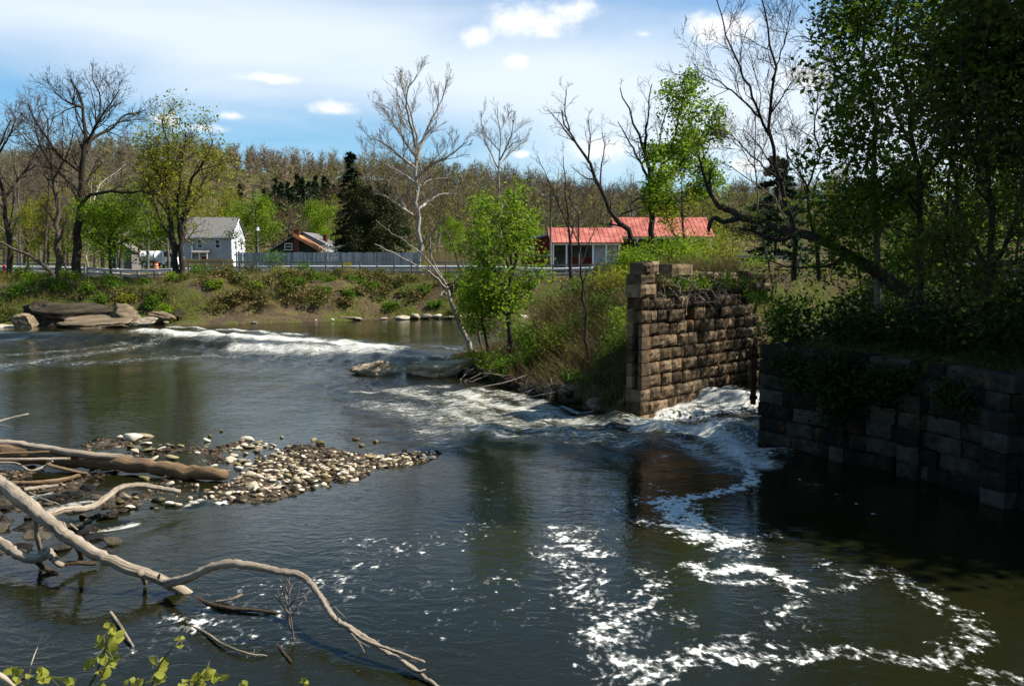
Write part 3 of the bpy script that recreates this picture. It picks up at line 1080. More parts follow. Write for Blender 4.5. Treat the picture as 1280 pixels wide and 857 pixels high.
def at(px, py, d):
    """a spot on the ground straight under the photo pixel column at distance d"""
    p = P(px, py, d)
    return Vector((p.x, p.y, gz(p.x, p.y)))


# ---- far bank, left
BARE = Style((9, 7, 6), 3.6, .55, (28, 60), .16, .17, .18, rmin=.013)
BARE_S = Style((6, 5, 5), 2.2, .55, (28, 60), .16, .17, .2, rmin=.012)

d = 77
b = at(95, 350, d)
tree('bare_tree', 'tall dark bare tree with broad crown, highest of the left bank', b,
     [plimb(d, [(94, 362), (96, 320), (99, 260), (103, 225), (108, 190), (102, 140), (100, 118), (88, 100)], 6.2, 1, .8),
      plimb(d, [(106, 186, 0), (118, 172, 2), (140, 160, 3), (155, 145, 4), (175, 140, 5)], 2.6, .7),
      plimb(d, [(104, 135), (85, 128, -2), (68, 115, -3)], 2.0, .6, .8), plimb(d, [(108, 190), (122, 150, 2), (125, 120, 3), (115, 98, 2)], 2.2, .6),
      plimb(d, [(100, 243), (85, 225, 2), (65, 205, 4), (45, 180, 5), (28, 165, 5)], 2.4, .6), plimb(d, [(99, 255), (120, 241, -3), (165, 240, -5), (200, 244, -6)], 2.6, .7, .5),
      plimb(d, [(101, 215), (75, 195, -2), (50, 160, -3), (35, 130, -3)], 2.0, .6), plimb(d, [(110, 175), (130, 140, -2), (150, 112, -2)], 1.8, .5)],
     BARE, M['bark_dark'], M['twig_dark'], M['bud_brown'], 1200, .10, .4, 11)

d = 80
b = at(70, 345, d)
tree('bare_tree', 'slim bare tree with brown bark just beside the tallest left one', b,
     [plimb(d, [(72, 352), (72, 300), (70, 245), (64, 200), (60, 160), (52, 135)], 4.2, .7), plimb(d, [(70, 245), (48, 200, 3), (30, 170, 4), (8, 150, 4)], 1.8, .5),
      plimb(d, [(68, 222), (85, 190, -3), (92, 160, -3)], 1.6, .5), plimb(d, [(66, 210), (48, 175, -2), (40, 140, -2)], 1.6, .5)],
     BARE, M['bark_brown'], M['twig_grey'], None, 0, .1, .4, 12)
d = 78
b = at(8, 345, d)
tree('bare_tree', 'bare tree leaning left at the left edge of the bank', b,
     [plimb(d, [(12, 350), (11, 310), (5, 255), (-4, 210), (2, 175), (14, 150)], 3.8, .7), plimb(d, [(4, 250), (22, 225, 2), (40, 200, 3), (55, 170, 3)], 2.2, .5),
      plimb(d, [(-2, 212), (-22, 180, 3), (-35, 150, 3)], 2, .5), plimb(d, [(0, 190), (14, 165, -2), (20, 145, -2)], 1.3, .5)],
     BARE, M['bark_dark'], M['twig_grey'], None, 0, .1, .4, 13)
d = 86
b = at(112, 335, d)
tree('pale_tree', 'white barked spindly sycamore behind the tall dark tree', b,
     [plimb(d, [(110, 345), (110, 290), (113, 245), (116, 218)], 1.3, .6, .5), plimb(d, [(110, 280), (104, 250, 1), (104, 240)], 1.0, .4, .4), plimb(d, [(117, 250), (128, 228, 2), (145, 215, 3), (158, 205, 4)], .9, .3, .7),
      plimb(d, [(126, 262), (130, 238, -1), (136, 222, -1)], .8, .4, .5), plimb(d, [(112, 290), (125, 265), (140, 235)], .8, .3, .6)],
     BARE_S, M['bark_pale'], M['bark_pale'], None, 0, .1, .4, 14)
# multi-stem tree just breaking leaf
d = 75
b = at(222, 360, d)
tree('multistem_tree', 'several-stemmed tree with thin yellow-green new leaves by the footpath', b,
     [plimb(d, [(222, 366), (219, 325), (211, 275), (209, 225), (209, 180), (203, 150)], 4.6, .7), plimb(d, [(226, 366), (226, 310), (230, 262), (240, 225, -2), (258, 195, -3), (266, 175, -3)], 3.8, .7),
      plimb(d, [(220, 330), (206, 285, 2), (190, 252, 3), (184, 215, 3), (190, 180, 3)], 2.6, .6), plimb(d, [(226, 300), (222, 255, -2), (228, 200, -3), (232, 165, -3)], 2.4, .6),
      plimb(d, [(229, 275), (245, 245, 3), (262, 215, 4), (278, 205, 5)], 2.2, .5), plimb(d, [(212, 268), (200, 225, -3), (194, 190, -4)], 1.8, .5)],
     BARE, M['bark_dark'], M['twig_dark'], M['leaf_yellow'], 9500, .19, .5, 15)
d = 78
b = at(137, 360, d)
tree('leafy_tree', 'small bright green leafy tree beside the fence on left bank', b,
     [plimb(d, [(138, 365), (138, 320), (137, 295), (142, 265)], 2.2, .6), plimb(d, [(138, 305), (120, 285, -1), (112, 262, -2)], 1.2, .4), plimb(d, [(137, 302), (160, 280, 2), (175, 258, 2), (182, 245, 2)], 1.4, .4),
      plimb(d, [(138, 298), (150, 275, -2), (160, 255, -2)], 1.2, .4), plimb(d, [(138, 310), (168, 296, -1), (198, 285, -2)], 1.2, .4), plimb(d, [(138, 312), (118, 300, 2), (106, 285, 2)], 1.2, .4)],
     Style((6, 5, 4), 2.2, .55, (30, 70), .1, .2, .3), M['bark_dark'], M['twig_dark'], M['leaf_bright'], 9000, .20, .45, 16)
d = 76
b = at(70, 352, d)
tree('dead_tree', 'dead dark trunk leaning left over the bank beside the rocks', P(74, 362, 74),
     [plimb(74, [(82, 372), (66, 342), (40, 322), (15, 309), (-25, 296)], 2.6, 1.4, 0), plimb(74, [(40, 322), (30, 300, 1), (18, 262, 2)], .8, .4, .5)],
     BARE_S, M['bark_brown'], M['twig_grey'], None, 0, .1, .4, 17, cat='dead tree')

# trees beyond the road: a few built, the rest copies
rs = random.Random(40)
protos = []
for i, (h, col, lf, nl, sd) in enumerate(((15, 'bark_grey', None, 0, 51), (14, 'bark_brown', 'bud_brown', 1500, 52), (13, 'bark_dark', 'leaf_yellow', 3000, 53), (11, 'bark_dark', 'leaf_bright', 7000, 54))):
    rr = random.Random(sd)
    protos.append((h, auto_limbs((0, 0, 0), h, h * .014, rr, 7, .42, .25), col, lf, nl, sd))


def proto_tree(i, px, d, H, label, group):
    h, L, col, lf, nl, sd = protos[i]
    b = at(px, 330, d)
    tw = {'bark_grey': 'twig_grey', 'bark_brown': 'twig_brown', 'bark_dark': 'twig_dark'}[col]
    nm = ('bare_tree', 'bare_tree', 'budding_tree', 'leafy_tree')[i]
    t = tree(nm, label, (0, 0, 0), L, Style((7, 6, 5), h * .22, .55, (28, 60), .15, .18, .15), M[col], M[tw], M[lf] if lf else None, nl, .24 if i > 1 else .16, .5, sd, group=group)
    t.location = b
    s = H / h
    t.scale = (s, s, s)
    return t


g1 = 'trees beyond the road'
PT = [proto_tree(0, 150, 128, 17, 'grey bare tree rising behind the houses and road', g1),
      proto_tree(1, 480, 140, 17, 'brown budding tree rising behind the houses and road', g1),
      proto_tree(2, 290, 190, 16, 'yellow-green tree just leafing behind the road', g1),
      proto_tree(3, 185, 130, 10.5, 'fresh bright green tree standing behind the parked truck', g1)]
LBL = ['grey bare tree rising behind the houses and road', 'brown budding tree rising behind the houses and road', 'yellow-green tree just leafing behind the road', 'fresh green leafy tree behind the road']
PH = [15, 14, 13, 11]
for (i, px, d, H) in ((0, 22, 118, 16), (0, 52, 150, 19), (1, 85, 132, 15), (1, 130, 150, 18), (0, 178, 140, 18), (1, 30, 100, 11), (2, 8, 110, 9), (2, 60, 100, 9), (0, 150, 112, 17),
                      (1, 205, 160, 17), (2, 245, 170, 17), (3, 323, 150, 11.2), (3, 398, 185, 13), (2, 415, 200, 14), (1, 432, 190, 19), (1, 505, 150, 16), (1, 545, 150, 17), (1, 575, 160, 16), (0, 495, 175, 20),
                      (1, 455, 125, 13), (0, 600, 190, 19), (1, 610, 165, 15), (0, 660, 180, 19), (1, 690, 190, 20), (1, 640, 200, 21), (0, 720, 200, 18), (1, 750, 180, 15), (0, 790, 190, 19), (2, 820, 200, 18),
                      (1, 850, 190, 15), (2, 880, 180, 14), (1, 915, 170, 13), (2, 955, 150, 11), (1, 990, 160, 13), (2, 1040, 140, 14), (1, 1080, 150, 15), (3, 565, 112, 6.6), (3, 600, 130, 6.6), (3, 100, 105, 8), (3, 212, 128, 9.0), (3, 128, 118, 8.5), (3, 45, 108, 7),
                      (2, 1150, 130, 15), (0, 25, 96, 13), (1, 55, 98, 14), (0, 118, 96, 13.5), (1, 150, 100, 14), (0, 185, 98, 13), (0, 5, 102, 14), (1, 80, 104, 15), (0, 210, 106, 13), (1, 1220, 120, 14), (2, 1270, 110, 15), (2, 128, 95, 10), (1, 365, 170, 12), (0, 385, 200, 15), (1, 340, 200, 15), (3, 285, 190, 12), (2, 35, 92, 7), (3, 745, 140, 6.5), (3, 660, 150, 7)):
    nm = LBL[i]
    nm = ('grey bare tree', 'brown budding tree', 'yellow-green tree just leafing', 'fresh green leafy tree')[i] + (' standing far behind, ' if d > 125 else ' standing just across the road, ') + where_far(px - 640, FPX)
    copy_tree(PT[i], at(px, 330, d), nm, rs.uniform(0, 6.28), H / PH[i] * rs.uniform(.95, 1.05), g1)

# tall sycamores
d = 105
b = at(523, 330, d)
SYC = Style((11, 8, 6), 4.2, .5, (24, 55), .28, .15, .12, rmin=.016)
tree('sycamore', 'tall white trunked bare sycamore standing by the joint of grey and tan fences', b,
     [plimb(d, [(524, 338), (524, 300), (522, 260), (520, 215), (520, 180), (515, 150), (504, 115), (500, 88)], 3.4, .45, .9),
      plimb(d, [(521, 205), (528, 175, 2), (540, 150, 3), (552, 125, 4), (560, 100, 4)], 2.2, .5), plimb(d, [(520, 185), (512, 150, -2), (508, 120, -3), (522, 92, -3)], 1.8, .5),
      plimb(d, [(519, 195), (505, 175, 2), (490, 150, 4), (478, 135, 4)], 1.8, .5), plimb(d, [(521, 222), (540, 205, -2), (560, 196, -4), (582, 178, -4)], 2.1, .5, .9),
      plimb(d, [(519, 210), (500, 195, -3), (478, 178, -4), (462, 172, -4)], 1.8, .5, .8), plimb(d, [(522, 262), (540, 248, 3), (556, 242, 4), (574, 243, 5)], 2.0, .5, .55),
      plimb(d, [(520, 240), (535, 226, 2), (560, 222, 3)], 1.4, .4, .6), plimb(d, [(518, 270), (500, 258, -2), (480, 244, -3), (468, 243, -3)], 1.6, .5, .6), plimb(d, [(521, 230), (500, 215, 4), (470, 200, 5), (452, 190, 5)], 1.6, .4, .9)],
     SYC, M['bark_syc'], M['twig_grey'], None, 0, .1, .4, 21)
d = 150
b = at(624, 330, d)
tree('sycamore', 'smaller slim bare sycamore against the sky, beyond the tall white one', b,
     [plimb(d, [(625, 330), (625, 270), (625, 225), (624, 180), (622, 135)], 1.9, .5, 1.0), plimb(d, [(625, 215), (612, 190, 2), (603, 160, 3), (602, 142, 3)], 1.1, .4), plimb(d, [(625, 200), (637, 175, -2), (642, 150, -3)], 1.1, .4),
      plimb(d, [(625, 205), (645, 185, 2), (660, 175, 3)], 1.0, .4, .8), plimb(d, [(625, 190), (610, 172, -3), (600, 165, -3)], .9, .4, .8), plimb(d, [(625, 165), (635, 145, 2), (634, 135, 2)], .9, .4, .7)],
     Style((8, 7, 5), 4.2, .5, (24, 52), .3, .15, .12, rmin=.018), M['bark_syc'], M['twig_grey'], None, 0, .1, .4, 22)


# dark conifers
def conifer(name, label, base, h, r, seed, n=5200, group=None, leaf='needle', ragged=.25):
    nrg = np.random.default_rng(seed)
    root = empty(name, base, label, 'tree', group)
    V, Q = tubes([(np.array([[0, 0, -.3], [.02 * h, 0, h * .5], [0, 0, h]]), np.array([h * .018, h * .011, .02]), 7)])
    link_mesh('trunk', np_mesh('trunk', V, quads=Q, mats=[M['bark_dark']], smooth=True), root)
    nb = int(h * 7)
    hb = nrg.uniform(.10, .98, nb)
    az = nrg.uniform(0, 6.28, nb)
    ln = r * (1.05 - hb) ** .8 * nrg.uniform(1 - ragged * 2, 1.15, nb)
    k = nrg.integers(0, nb, n)
    t = nrg.uniform(.15, 1, n) ** .7
    x = np.cos(az[k]) * ln[k] * t
    y = np.sin(az[k]) * ln[k] * t
    z = hb[k] * h - ln[k] * t * .25
    c = np.stack([x, y, z], 1) + nrg.normal(size=(n, 3)) * .16 * np.array([1, 1, .6])
    V, Q = leaf_quads(c, .42, nrg, up=1.0, aspect=.45)
    link_mesh('crown', np_mesh('crown', V, quads=Q, mats=[M[leaf]]), root)
    return root


M['leaf_ivy'] = mat_leaf('leaf_ivy', (.012, .018, .005), (.055, .058, .018), .2)
for i, (px, dd, hh, lb) in enumerate(((460, 119, 11.0, 'ivy-clad dark round tree just right of the narrow conifer'), (476, 116, 10.5, 'ivy-clad dark round tree left of the white sycamore'))):
    b = at(px, 330, dd)
    tree('ivy_tree', lb, b, auto_limbs(tuple(b), hh, .2, random.Random(160 + i), 8, .34, .12), Style((8, 6, 4), 2.6, .55, (30, 68), .06, .2, .1, rmin=.012), M['bark_dark'], M['twig_dark'], M['leaf_ivy'], 8000, .26, .45, 160 + i)
gcon = 'dark conifers'
c0 = conifer('conifer', 'dark narrow conifer poking above the wooded hill by the sycamore', at(440, 330, 128), 17.2, 4.2, 61, 8500)
conifer('conifer', 'broad dark ragged evergreen behind the grey plank fence', at(447, 330, 122), 13, 4.6, 62, 9000, leaf='leaf_dark', ragged=.4)
conifer('conifer', 'dark evergreen behind the fence left of the white sycamore', at(490, 330, 125), 11.0, 5.4, 63, 9000, leaf='leaf_dark', ragged=.45)
conifer('conifer', 'dark evergreen seen beyond the canal behind the bare trees', at(968, 330, 75), 9.5, 4.6, 64, 7000)
for i, (px, d, h) in enumerate(((338, 255, 14), (352, 262, 16), (366, 258, 15), (378, 268, 17), (392, 262, 16), (405, 270, 17), (418, 262, 15), (430, 280, 15), (330, 275, 14), (386, 285, 15), (360, 290, 15), (410, 292, 15), (345, 300, 16), (372, 305, 17), (395, 310, 16), (425, 300, 15), (352, 245, 13), (400, 248, 13), (470, 290, 14), (560, 300, 14), (835, 280, 15), (300, 300, 14))):
    k = copy_tree(c0, at(px, 250, d), 'dark evergreen in the clump on the wooded hillside, ' + where_far(px - 640, FPX), i * 1.3, h / 17.2 * 1.05, gcon)

# ---- the spit: dead white sycamore, green trees, saplings
d = 41.5
b = G(592, 446, .75)
tree('dead_tree', 'leaning dead tree with bare white forked branches on the rocky tip', b,
     [plimb(d, [(592, 450), (584, 425), (573, 400), (563, 375), (558, 358)], 4.0, 2.0, 0),
      plimb(d, [(558, 360), (540, 342, -.5), (522, 332, -1), (495, 318, -1.5), (468, 305, -2)], 1.5, .4, .5), plimb(d, [(558, 356), (548, 342, .5), (530, 320, 1), (505, 300, 1.5), (490, 292, 2), (470, 275, 2)], 1.4, .4, .5),
      plimb(d, [(556, 352), (546, 335, 1), (541, 325, 1), (536, 312, 1)], 1.0, .8, .2), plimb(d, [(540, 334, 1), (538, 312, 1), (538, 296, 1.2)], .8, .3, .3), plimb(d, [(538, 314, 1), (548, 304, 1), (551, 292, 1)], .8, .3, .3),
      plimb(d, [(560, 362), (572, 348, -1), (590, 335, -2), (598, 318, -2)], 1.2, .4, .5), plimb(d, [(558, 368), (553, 365, -1), (551, 372, -1.3)], 1.4, .9, 0), plimb(d, [(563, 372), (567, 362, -.5), (566, 352, -.5)], 1.2, .6, .2)],
     Style((4, 3, 3), 1.0, .55, (25, 55), .12, .2, .25, rmin=.004), M['bark_syc'], M['bark_syc'], None, 0, .1, .4, 31, cat='dead tree')
d = 43
b = at(603, 440, d)
tree('sapling', 'thin brown leaning stem between dead tree and green tree', b,
     [plimb(d, [(604, 450), (598, 420), (586, 370), (570, 320), (560, 300), (551, 270), (548, 245)], 1.8, .5, .5), plimb(d, [(565, 308), (560, 290, 1), (548, 275, 1)], .8, .3, .5)],
     Style((5, 4), 1.6, .5, (25, 55), .2, .2, .3), M['bark_brown'], M['twig_brown'], None, 0, .1, .4, 32)
d = 38.5
b = at(638, 436, d)
GT = Style((7, 6, 5), 1.25, .58, (30, 70), .08, .2, .2, rmin=.005)
tree('leafy_tree', 'fresh green young tree with dark stem on the spit', b,
     [plimb(d, [(639, 446), (636, 400), (634, 365), (638, 345), (650, 300), (655, 262), (654, 240)], 3.8, .5, .9), plimb(d, [(635, 372), (622, 345, -.8), (605, 325, -1.2), (590, 312, -1.2)], 2.2, .5), plimb(d, [(638, 342), (628, 312, .8), (612, 285, 1.2), (600, 262, 1.5)], 1.8, .4),
      plimb(d, [(634, 355), (615, 356, 1), (596, 356, 1.5), (588, 350, 1.5)], 1.8, .4, .8), plimb(d, [(635, 380), (650, 355, .8), (660, 325, 1.2), (664, 300, 1.2)], 1.6, .4, .9), plimb(d, [(635, 395), (618, 380, 1), (600, 372, 1.2), (592, 366, 1.2)], 1.4, .4, .9),
      plimb(d, [(640, 335), (632, 300, -1), (622, 270, -1.3), (612, 258, -1.3)], 1.5, .4), plimb(d, [(644, 320), (645, 285, -1), (640, 255, -1.2)], 1.4, .4, .8)],
     GT, M['bark_dark'], M['twig_dark'], M['leaf_bright'], 7000, .14, .26, 33)
d = 40
b = at(612, 440, d)
tree('leafy_tree', 'leafy side stem low over the water beside the young green tree', b,
     [plimb(d, [(612, 452), (607, 420), (602, 395), (606, 365), (615, 340)], 2.4, .5, .8), plimb(d, [(604, 405), (592, 385, .8), (584, 372, 1)], 1.2, .4, .7), plimb(d, [(603, 398), (622, 380, -.8), (640, 372, -1)], 1.2, .4, .7)],
     GT, M['bark_dark'], M['twig_dark'], M['leaf_bright'], 4200, .14, .28, 34)
d = 37
SAP = Style((6, 5, 3), 1.3, .5, (22, 50), .22, .18, .3, rmin=.006)
tree('sapling', 'thin dark sapling growing up from the brushy slope, beside the pier', at(735, 470, 32.5),
     [plimb(32.5, [(738, 474), (733, 425), (729, 380), (726, 330), (724, 290), (716, 255), (702, 225)], 2.3, .4, .9), plimb(32.5, [(726, 330), (740, 295, .5), (752, 262, 1)], .9, .3, .8), plimb(32.5, [(726, 310), (712, 280, -.5), (700, 258, -.8), (690, 235, -1)], .9, .3, .8)],
     SAP, M['bark_dark'], M['twig_dark'], M['bud_brown'], 300, .05, .2, 35)
tree('sapling', 'several-stemmed bare sapling in front of the lower red roof', at(714, 340, 41),
     [plimb(41, [(714, 348), (713, 310), (710, 265), (706, 230), (704, 195)], 2.2, .4, .9), plimb(41, [(713, 300), (725, 260, 1), (738, 235, 1.5), (748, 215, 2)], 1.2, .3, .9), plimb(41, [(712, 290), (698, 255, -1), (685, 225, -1.5), (672, 195, -1.5)], 1.2, .3, .9)],
     SAP, M['bark_dark'], M['twig_dark'], None, 0, .1, .2, 36)
# ---- trees on the terrace behind the pier
d = 46
tree('bent_tree', 'dark bare tree bending left in front of the red roofs', at(800, 335, d),
     [plimb(d, [(803, 345), (798, 312), (785, 290), (765, 268), (752, 240), (738, 208), (722, 180), (706, 155), (702, 138)], 4.4, .7, .9), plimb(d, [(727, 188), (712, 170, 1), (698, 152, 1), (688, 140, 1)], 1.4, .4, .9), plimb(d, [(735, 203), (738, 175, -1), (735, 150, -1)], 1.2, .4, .8),
      plimb(d, [(750, 236), (752, 205, 1), (756, 180, 1.5), (752, 165, 1.5)], 1.3, .4, .7), plimb(d, [(770, 272), (790, 262, 1), (815, 255, 2), (830, 240, 2)], 1.5, .4, .7), plimb(d, [(712, 163), (706, 140, 0), (708, 112, 0)], 1.0, .4, .7)],
     Style((6, 5, 4), 1.7, .52, (26, 60), .14, .2, .2), M['bark_dark'], M['twig_dark'], None, 0, .1, .2, 37)
d = 50
tree('half_leafed_tree', 'tree bare on one side and fresh green on the other, over red roof', at(814, 325, d),
     [plimb(d, [(816, 335), (815, 290), (813, 250), (812, 215), (804, 190), (795, 160), (780, 130), (775, 110)], 4.6, .5, 1.0), plimb(d, [(812, 225), (796, 195, 1), (784, 172, 2), (772, 152, 2)], 2.0, .5), plimb(d, [(806, 192), (808, 160, -2), (812, 125, -2), (815, 105, -2)], 2.0, .5, .8),
      plimb(d, [(813, 235), (828, 205, -1), (842, 175, -1), (850, 140, -1), (856, 115, -1)], 2.2, .5, 1.1), plimb(d, [(813, 245), (835, 220, 1), (860, 195, 2), (880, 165, 2), (892, 140, 2)], 2.2, .5, 1.1), plimb(d, [(815, 262), (800, 248, -2), (780, 262, -3)], 1.4, .4, .5),
      plimb(d, [(813, 230), (822, 190, 2), (830, 150, 3), (838, 120, 3)], 1.8, .5, 1.1), plimb(d, [(815, 265), (840, 245, -2), (870, 235, -3), (895, 215, -3)], 1.6, .4, 1.0)],
     Style((8, 6, 4), 1.8, .52, (26, 60), .12, .2, .2), M['bark_dark'], M['twig_dark'], M['leaf_bright'], 11500, .18, .28, 38,
     leafmask=lambda p: (p[:, 0] / p[:, 1] * FPX + 640 > 806) & (p[:, 2] > 7.5) & ((p[:, 0] / p[:, 1] * FPX + 640 > 826) | (p[:, 2] < 11.8)))
d = 44
tree('sapling', 'thin dark upright stem in the brush behind the cap stones', at(855, 325, d),
     [plimb(d, [(857, 335), (855, 300), (853, 262), (852, 225)], 2.2, .6, .8), plimb(d, [(855, 312), (842, 290, .5), (835, 275, .5), (828, 265, .5)], 1.1, .4, .6)],
     SAP, M['bark_dark'], M['twig_dark'], M['leaf_yellow'], 900, .10, .25, 39)

# ---- right bank
d = 27
RBR = Style((9, 7, 5), 1.8, .52, (24, 55), .16, .17, .2, rmin=.006)
tree('leaning_tree', 'thick dark trunk leaning left across the canal with a hooked end', P(1160, 392, 24.5),
     [([P(1168, 398, 24.2), P(1128, 362, 24.5), P(1085, 333, 25), P(1048, 312, 25.4), P(1010, 293, 25.8), P(970, 284, 26.2), P(928, 270, 26.6), P(898, 258, 26.8)], .21, .09, .25),
      ([P(925, 272, 26.6), P(905, 277, 26.6), P(893, 272, 26.6), P(887, 280, 26.6), P(886, 290, 26.6)], .085, .06, 0),
      ([P(898, 258, 26.8), P(885, 236, 27), P(878, 210, 27), P(873, 195, 27)], .075, .03, .6), ([P(1000, 290, 25.9), P(975, 300, 25.7), P(950, 292, 25.6), P(925, 285, 25.5)], .08, .03, .5),
      ([P(1060, 320, 25.2), P(1040, 330, 24.6), P(1000, 335, 24.3), P(960, 325, 24.2)], .05, .02, .7)],
     RBR, M['bark_dark'], M['twig_dark'], M['leaf_mid'], 700, .09, .25, 41)
d = 27.5
tree('bare_tree', 'tall bare many-branched tree rising from the leaning trunk over the canal', P(992, 345, d),
     [plimb(d, [(992, 350), (990, 281), (980, 241), (970, 200), (963, 170), (965, 110), (965, 70), (960, 35), (948, -15)], 3.6, .7, .9), plimb(d, [(964, 172), (950, 147, -.5), (938, 115, -1), (925, 85, -1), (905, 35, -1), (895, -10, -1)], 2.0, .5),
      plimb(d, [(950, 147, -.5), (925, 122, 0), (900, 103, .5), (880, 93, 1), (868, 80, 1)], 1.5, .4), plimb(d, [(965, 100), (975, 70, 1), (985, 35, 1), (992, -10, 1)], 1.4, .4), plimb(d, [(975, 225), (945, 200, 1), (915, 170, 1.5), (893, 160, 2)], 1.4, .4, .8),
      plimb(d, [(965, 140), (985, 110, -1), (1000, 90, -1)], 1.1, .3, .8)],
     RBR, M['bark_dark'], M['twig_dark'], None, 0, .1, .2, 42)
tree('bare_tree', 'curving bare tree between the leaning trunk and the dense leafy ones', P(1022, 345, 26),
     [plimb(26, [(1024, 350), (1020, 300), (1011, 266), (1012, 232), (1020, 200), (1033, 178), (1036, 160)], 3.0, .6, .9), plimb(26, [(1012, 240), (998, 215, .5), (985, 195, 1), (980, 170, 1)], 1.4, .4, .9), plimb(26, [(1025, 192), (1018, 160, -.5), (1022, 125, -.5), (1018, 100, -.5)], 1.3, .4, .9),
      plimb(26, [(1033, 178), (1048, 158, .6), (1056, 140, .8)], 1.0, .3, .9)],
     RBR, M['bark_dark'], M['twig_dark'], None, 0, .1, .2, 43)
tree('bare_tree', 'slender grey bare tree far behind the leaning trunk', at(945, 330, 36),
     [plimb(36, [(962, 340), (950, 285), (946, 230), (945, 165), (946, 120)], 1.4, .4, .9), plimb(36, [(1000, 340), (985, 285), (970, 250), (935, 222), (905, 205)], 1.5, .4, .9), plimb(36, [(946, 215), (930, 190, 1), (918, 165, 1)], .9, .3, .9), plimb(36, [(946, 200), (962, 170, 1), (970, 140, 1)], .9, .3, .9)],
     RBR, M['bark_grey'], M['twig_grey'], None, 0, .1, .2, 44)
d = 25
tree('bare_tree', 'tall straight grey trunk in front of the dense leafy crown', P(1098, 380, d),
     [plimb(d, [(1098, 390), (1096, 330), (1094, 250), (1093, 165), (1086, 110), (1080, 50), (1075, -10)], 4.6, 1.6, .7), plimb(d, [(1090, 135), (1068, 108, -.5), (1050, 90, -1), (1030, 62, -1), (1002, 45, -1), (985, 50, -1)], 1.8, .4, .9), plimb(d, [(1083, 80), (1062, 40, .5), (1050, 10, .8), (1040, -20, 1)], 1.5, .4, .9),
      plimb(d, [(1093, 190), (1075, 160, 1), (1062, 120, 1)], 1.2, .3, .8), plimb(d, [(1096, 320), (1075, 290, .5), (1062, 262, .8), (1050, 235, .8)], 1.2, .3, .9)],
     RBR, M['bark_grey'], M['twig_dark'], None, 0, .1, .2, 45)
DEN = Style((9, 7, 5), 2.7, .55, (30, 68), .06, .2, .22, rmin=.006)
tree('leafy_tree', 'dense dark leafy tree with the crown edge against the sky', P(1150, 400, 24),
     [plimb(24, [(1150, 410), (1148, 330), (1150, 250), (1142, 170), (1130, 100), (1120, 30), (1112, -60)], 4.5, 1.2, 1.0), plimb(24, [(1148, 260), (1120, 215, -1), (1095, 190, -1.5), (1070, 170, -1.5)], 2, .5), plimb(24, [(1145, 190), (1115, 130, 1), (1090, 75, 1.5), (1075, 20, 2)], 2.2, .5, 1.1),
      plimb(24, [(1150, 240), (1185, 180, 1), (1210, 120, 1.5), (1225, 40, 2)], 2.4, .6, 1.1), plimb(24, [(1140, 150), (1165, 80, -1.5), (1180, 10, -2)], 2, .5, 1.1), plimb(24, [(1149, 300), (1120, 285, .8), (1090, 280, 1.2), (1075, 255, 1.5)], 1.5, .4, .9), plimb(24, [(1126, 70), (1100, 20, 0), (1090, -40, 0)], 1.6, .4, 1.0)],
     DEN, M['bark_dark'], M['twig_dark'], M['leaf_crown'], 15000, .15, .24, 46)
tree('leafy_tree', 'forked dark tree with olive leaves by the right edge', P(1232, 420, 21),
     [plimb(21, [(1232, 430), (1238, 350), (1242, 280), (1236, 190), (1230, 100), (1225, 0), (1222, -80)], 5.0, 1.5, 1.0), plimb(21, [(1236, 340), (1205, 280, 1), (1192, 200, 1.5), (1190, 100, 2), (1180, 10, 2.4)], 3.2, .7, 1.0), plimb(21, [(1238, 350), (1265, 290, -1), (1285, 200, -1.5), (1300, 90, -1.5)], 3.2, .8, 1.0),
      plimb(21, [(1240, 260), (1215, 190, -1.5), (1205, 120, -2), (1200, 50, -2)], 2.2, .5, 1.0), plimb(21, [(1236, 200), (1258, 130, 1.2), (1270, 60, 1.5)], 2.2, .5, 1.0), plimb(21, [(1238, 360), (1215, 330, -1), (1195, 320, -1.4)], 1.6, .4, .8)],
     DEN, M['bark_dark'], M['twig_dark'], M['leaf_olive'], 12000, .12, .25, 47)
tree('leafy_tree', 'dark thin leafy tree between the two large leafy ones', P(1185, 410, 27),
     [plimb(27, [(1185, 420), (1184, 350), (1182, 280), (1188, 200), (1200, 120), (1204, 60)], 3.4, .7, 1.0), plimb(27, [(1183, 300), (1160, 270, .5), (1140, 255, 1)], 1.4, .4, .9), plimb(27, [(1184, 270), (1210, 240, 1), (1228, 225, 1.5)], 1.4, .4, .9)],
     DEN, M['bark_dark'], M['twig_dark'], M['leaf_crown'], 5600, .14, .25, 48)
tree('leafy_tree', 'low dark leafy tree at the back of the shaded bank', at(1075, 400, 33),
     [([at(1075, 400, 33), at(1075, 400, 33) + Vector((.2, 0, 3)), at(1075, 400, 33) + Vector((0, .3, 6.5))], .10, .03, 1.0), ([at(1075, 400, 33) + Vector((.1, 0, 1.8)), at(1075, 400, 33) + Vector((1.6, .4, 3.4)), at(1075, 400, 33) + Vector((2.8, .4, 4.8))], .06, .02, .9),
      ([at(1075, 400, 33) + Vector((.1, 0, 1.2)), at(1075, 400, 33) + Vector((-1.5, -.4, 2.6)), at(1075, 400, 33) + Vector((-2.2, -.4, 4.2))], .06, .02, .9)],
     DEN, M['bark_dark'], M['twig_dark'], M['leaf_crown'], 4800, .15, .28, 49)
for i, (x, y, h) in enumerate(((17.2, 34.0, 11.5),)):  # hidden tree added so that its leaves dapple the pier
    tree('leafy_tree', ('thinly leafed tree behind the forked one on the right bank', 'thinly leafed tree at the back of the right bank', 'thinly leafed tree deep in the right bank shade')[i], (x, y, gz(x, y)), auto_limbs((x, y, gz(x, y)), h, .14, random.Random(140 + i), 7, .42, .3), DEN, M['bark_dark'], M['twig_dark'], M['leaf_mid'], 3600, .20, .4, 140 + i)
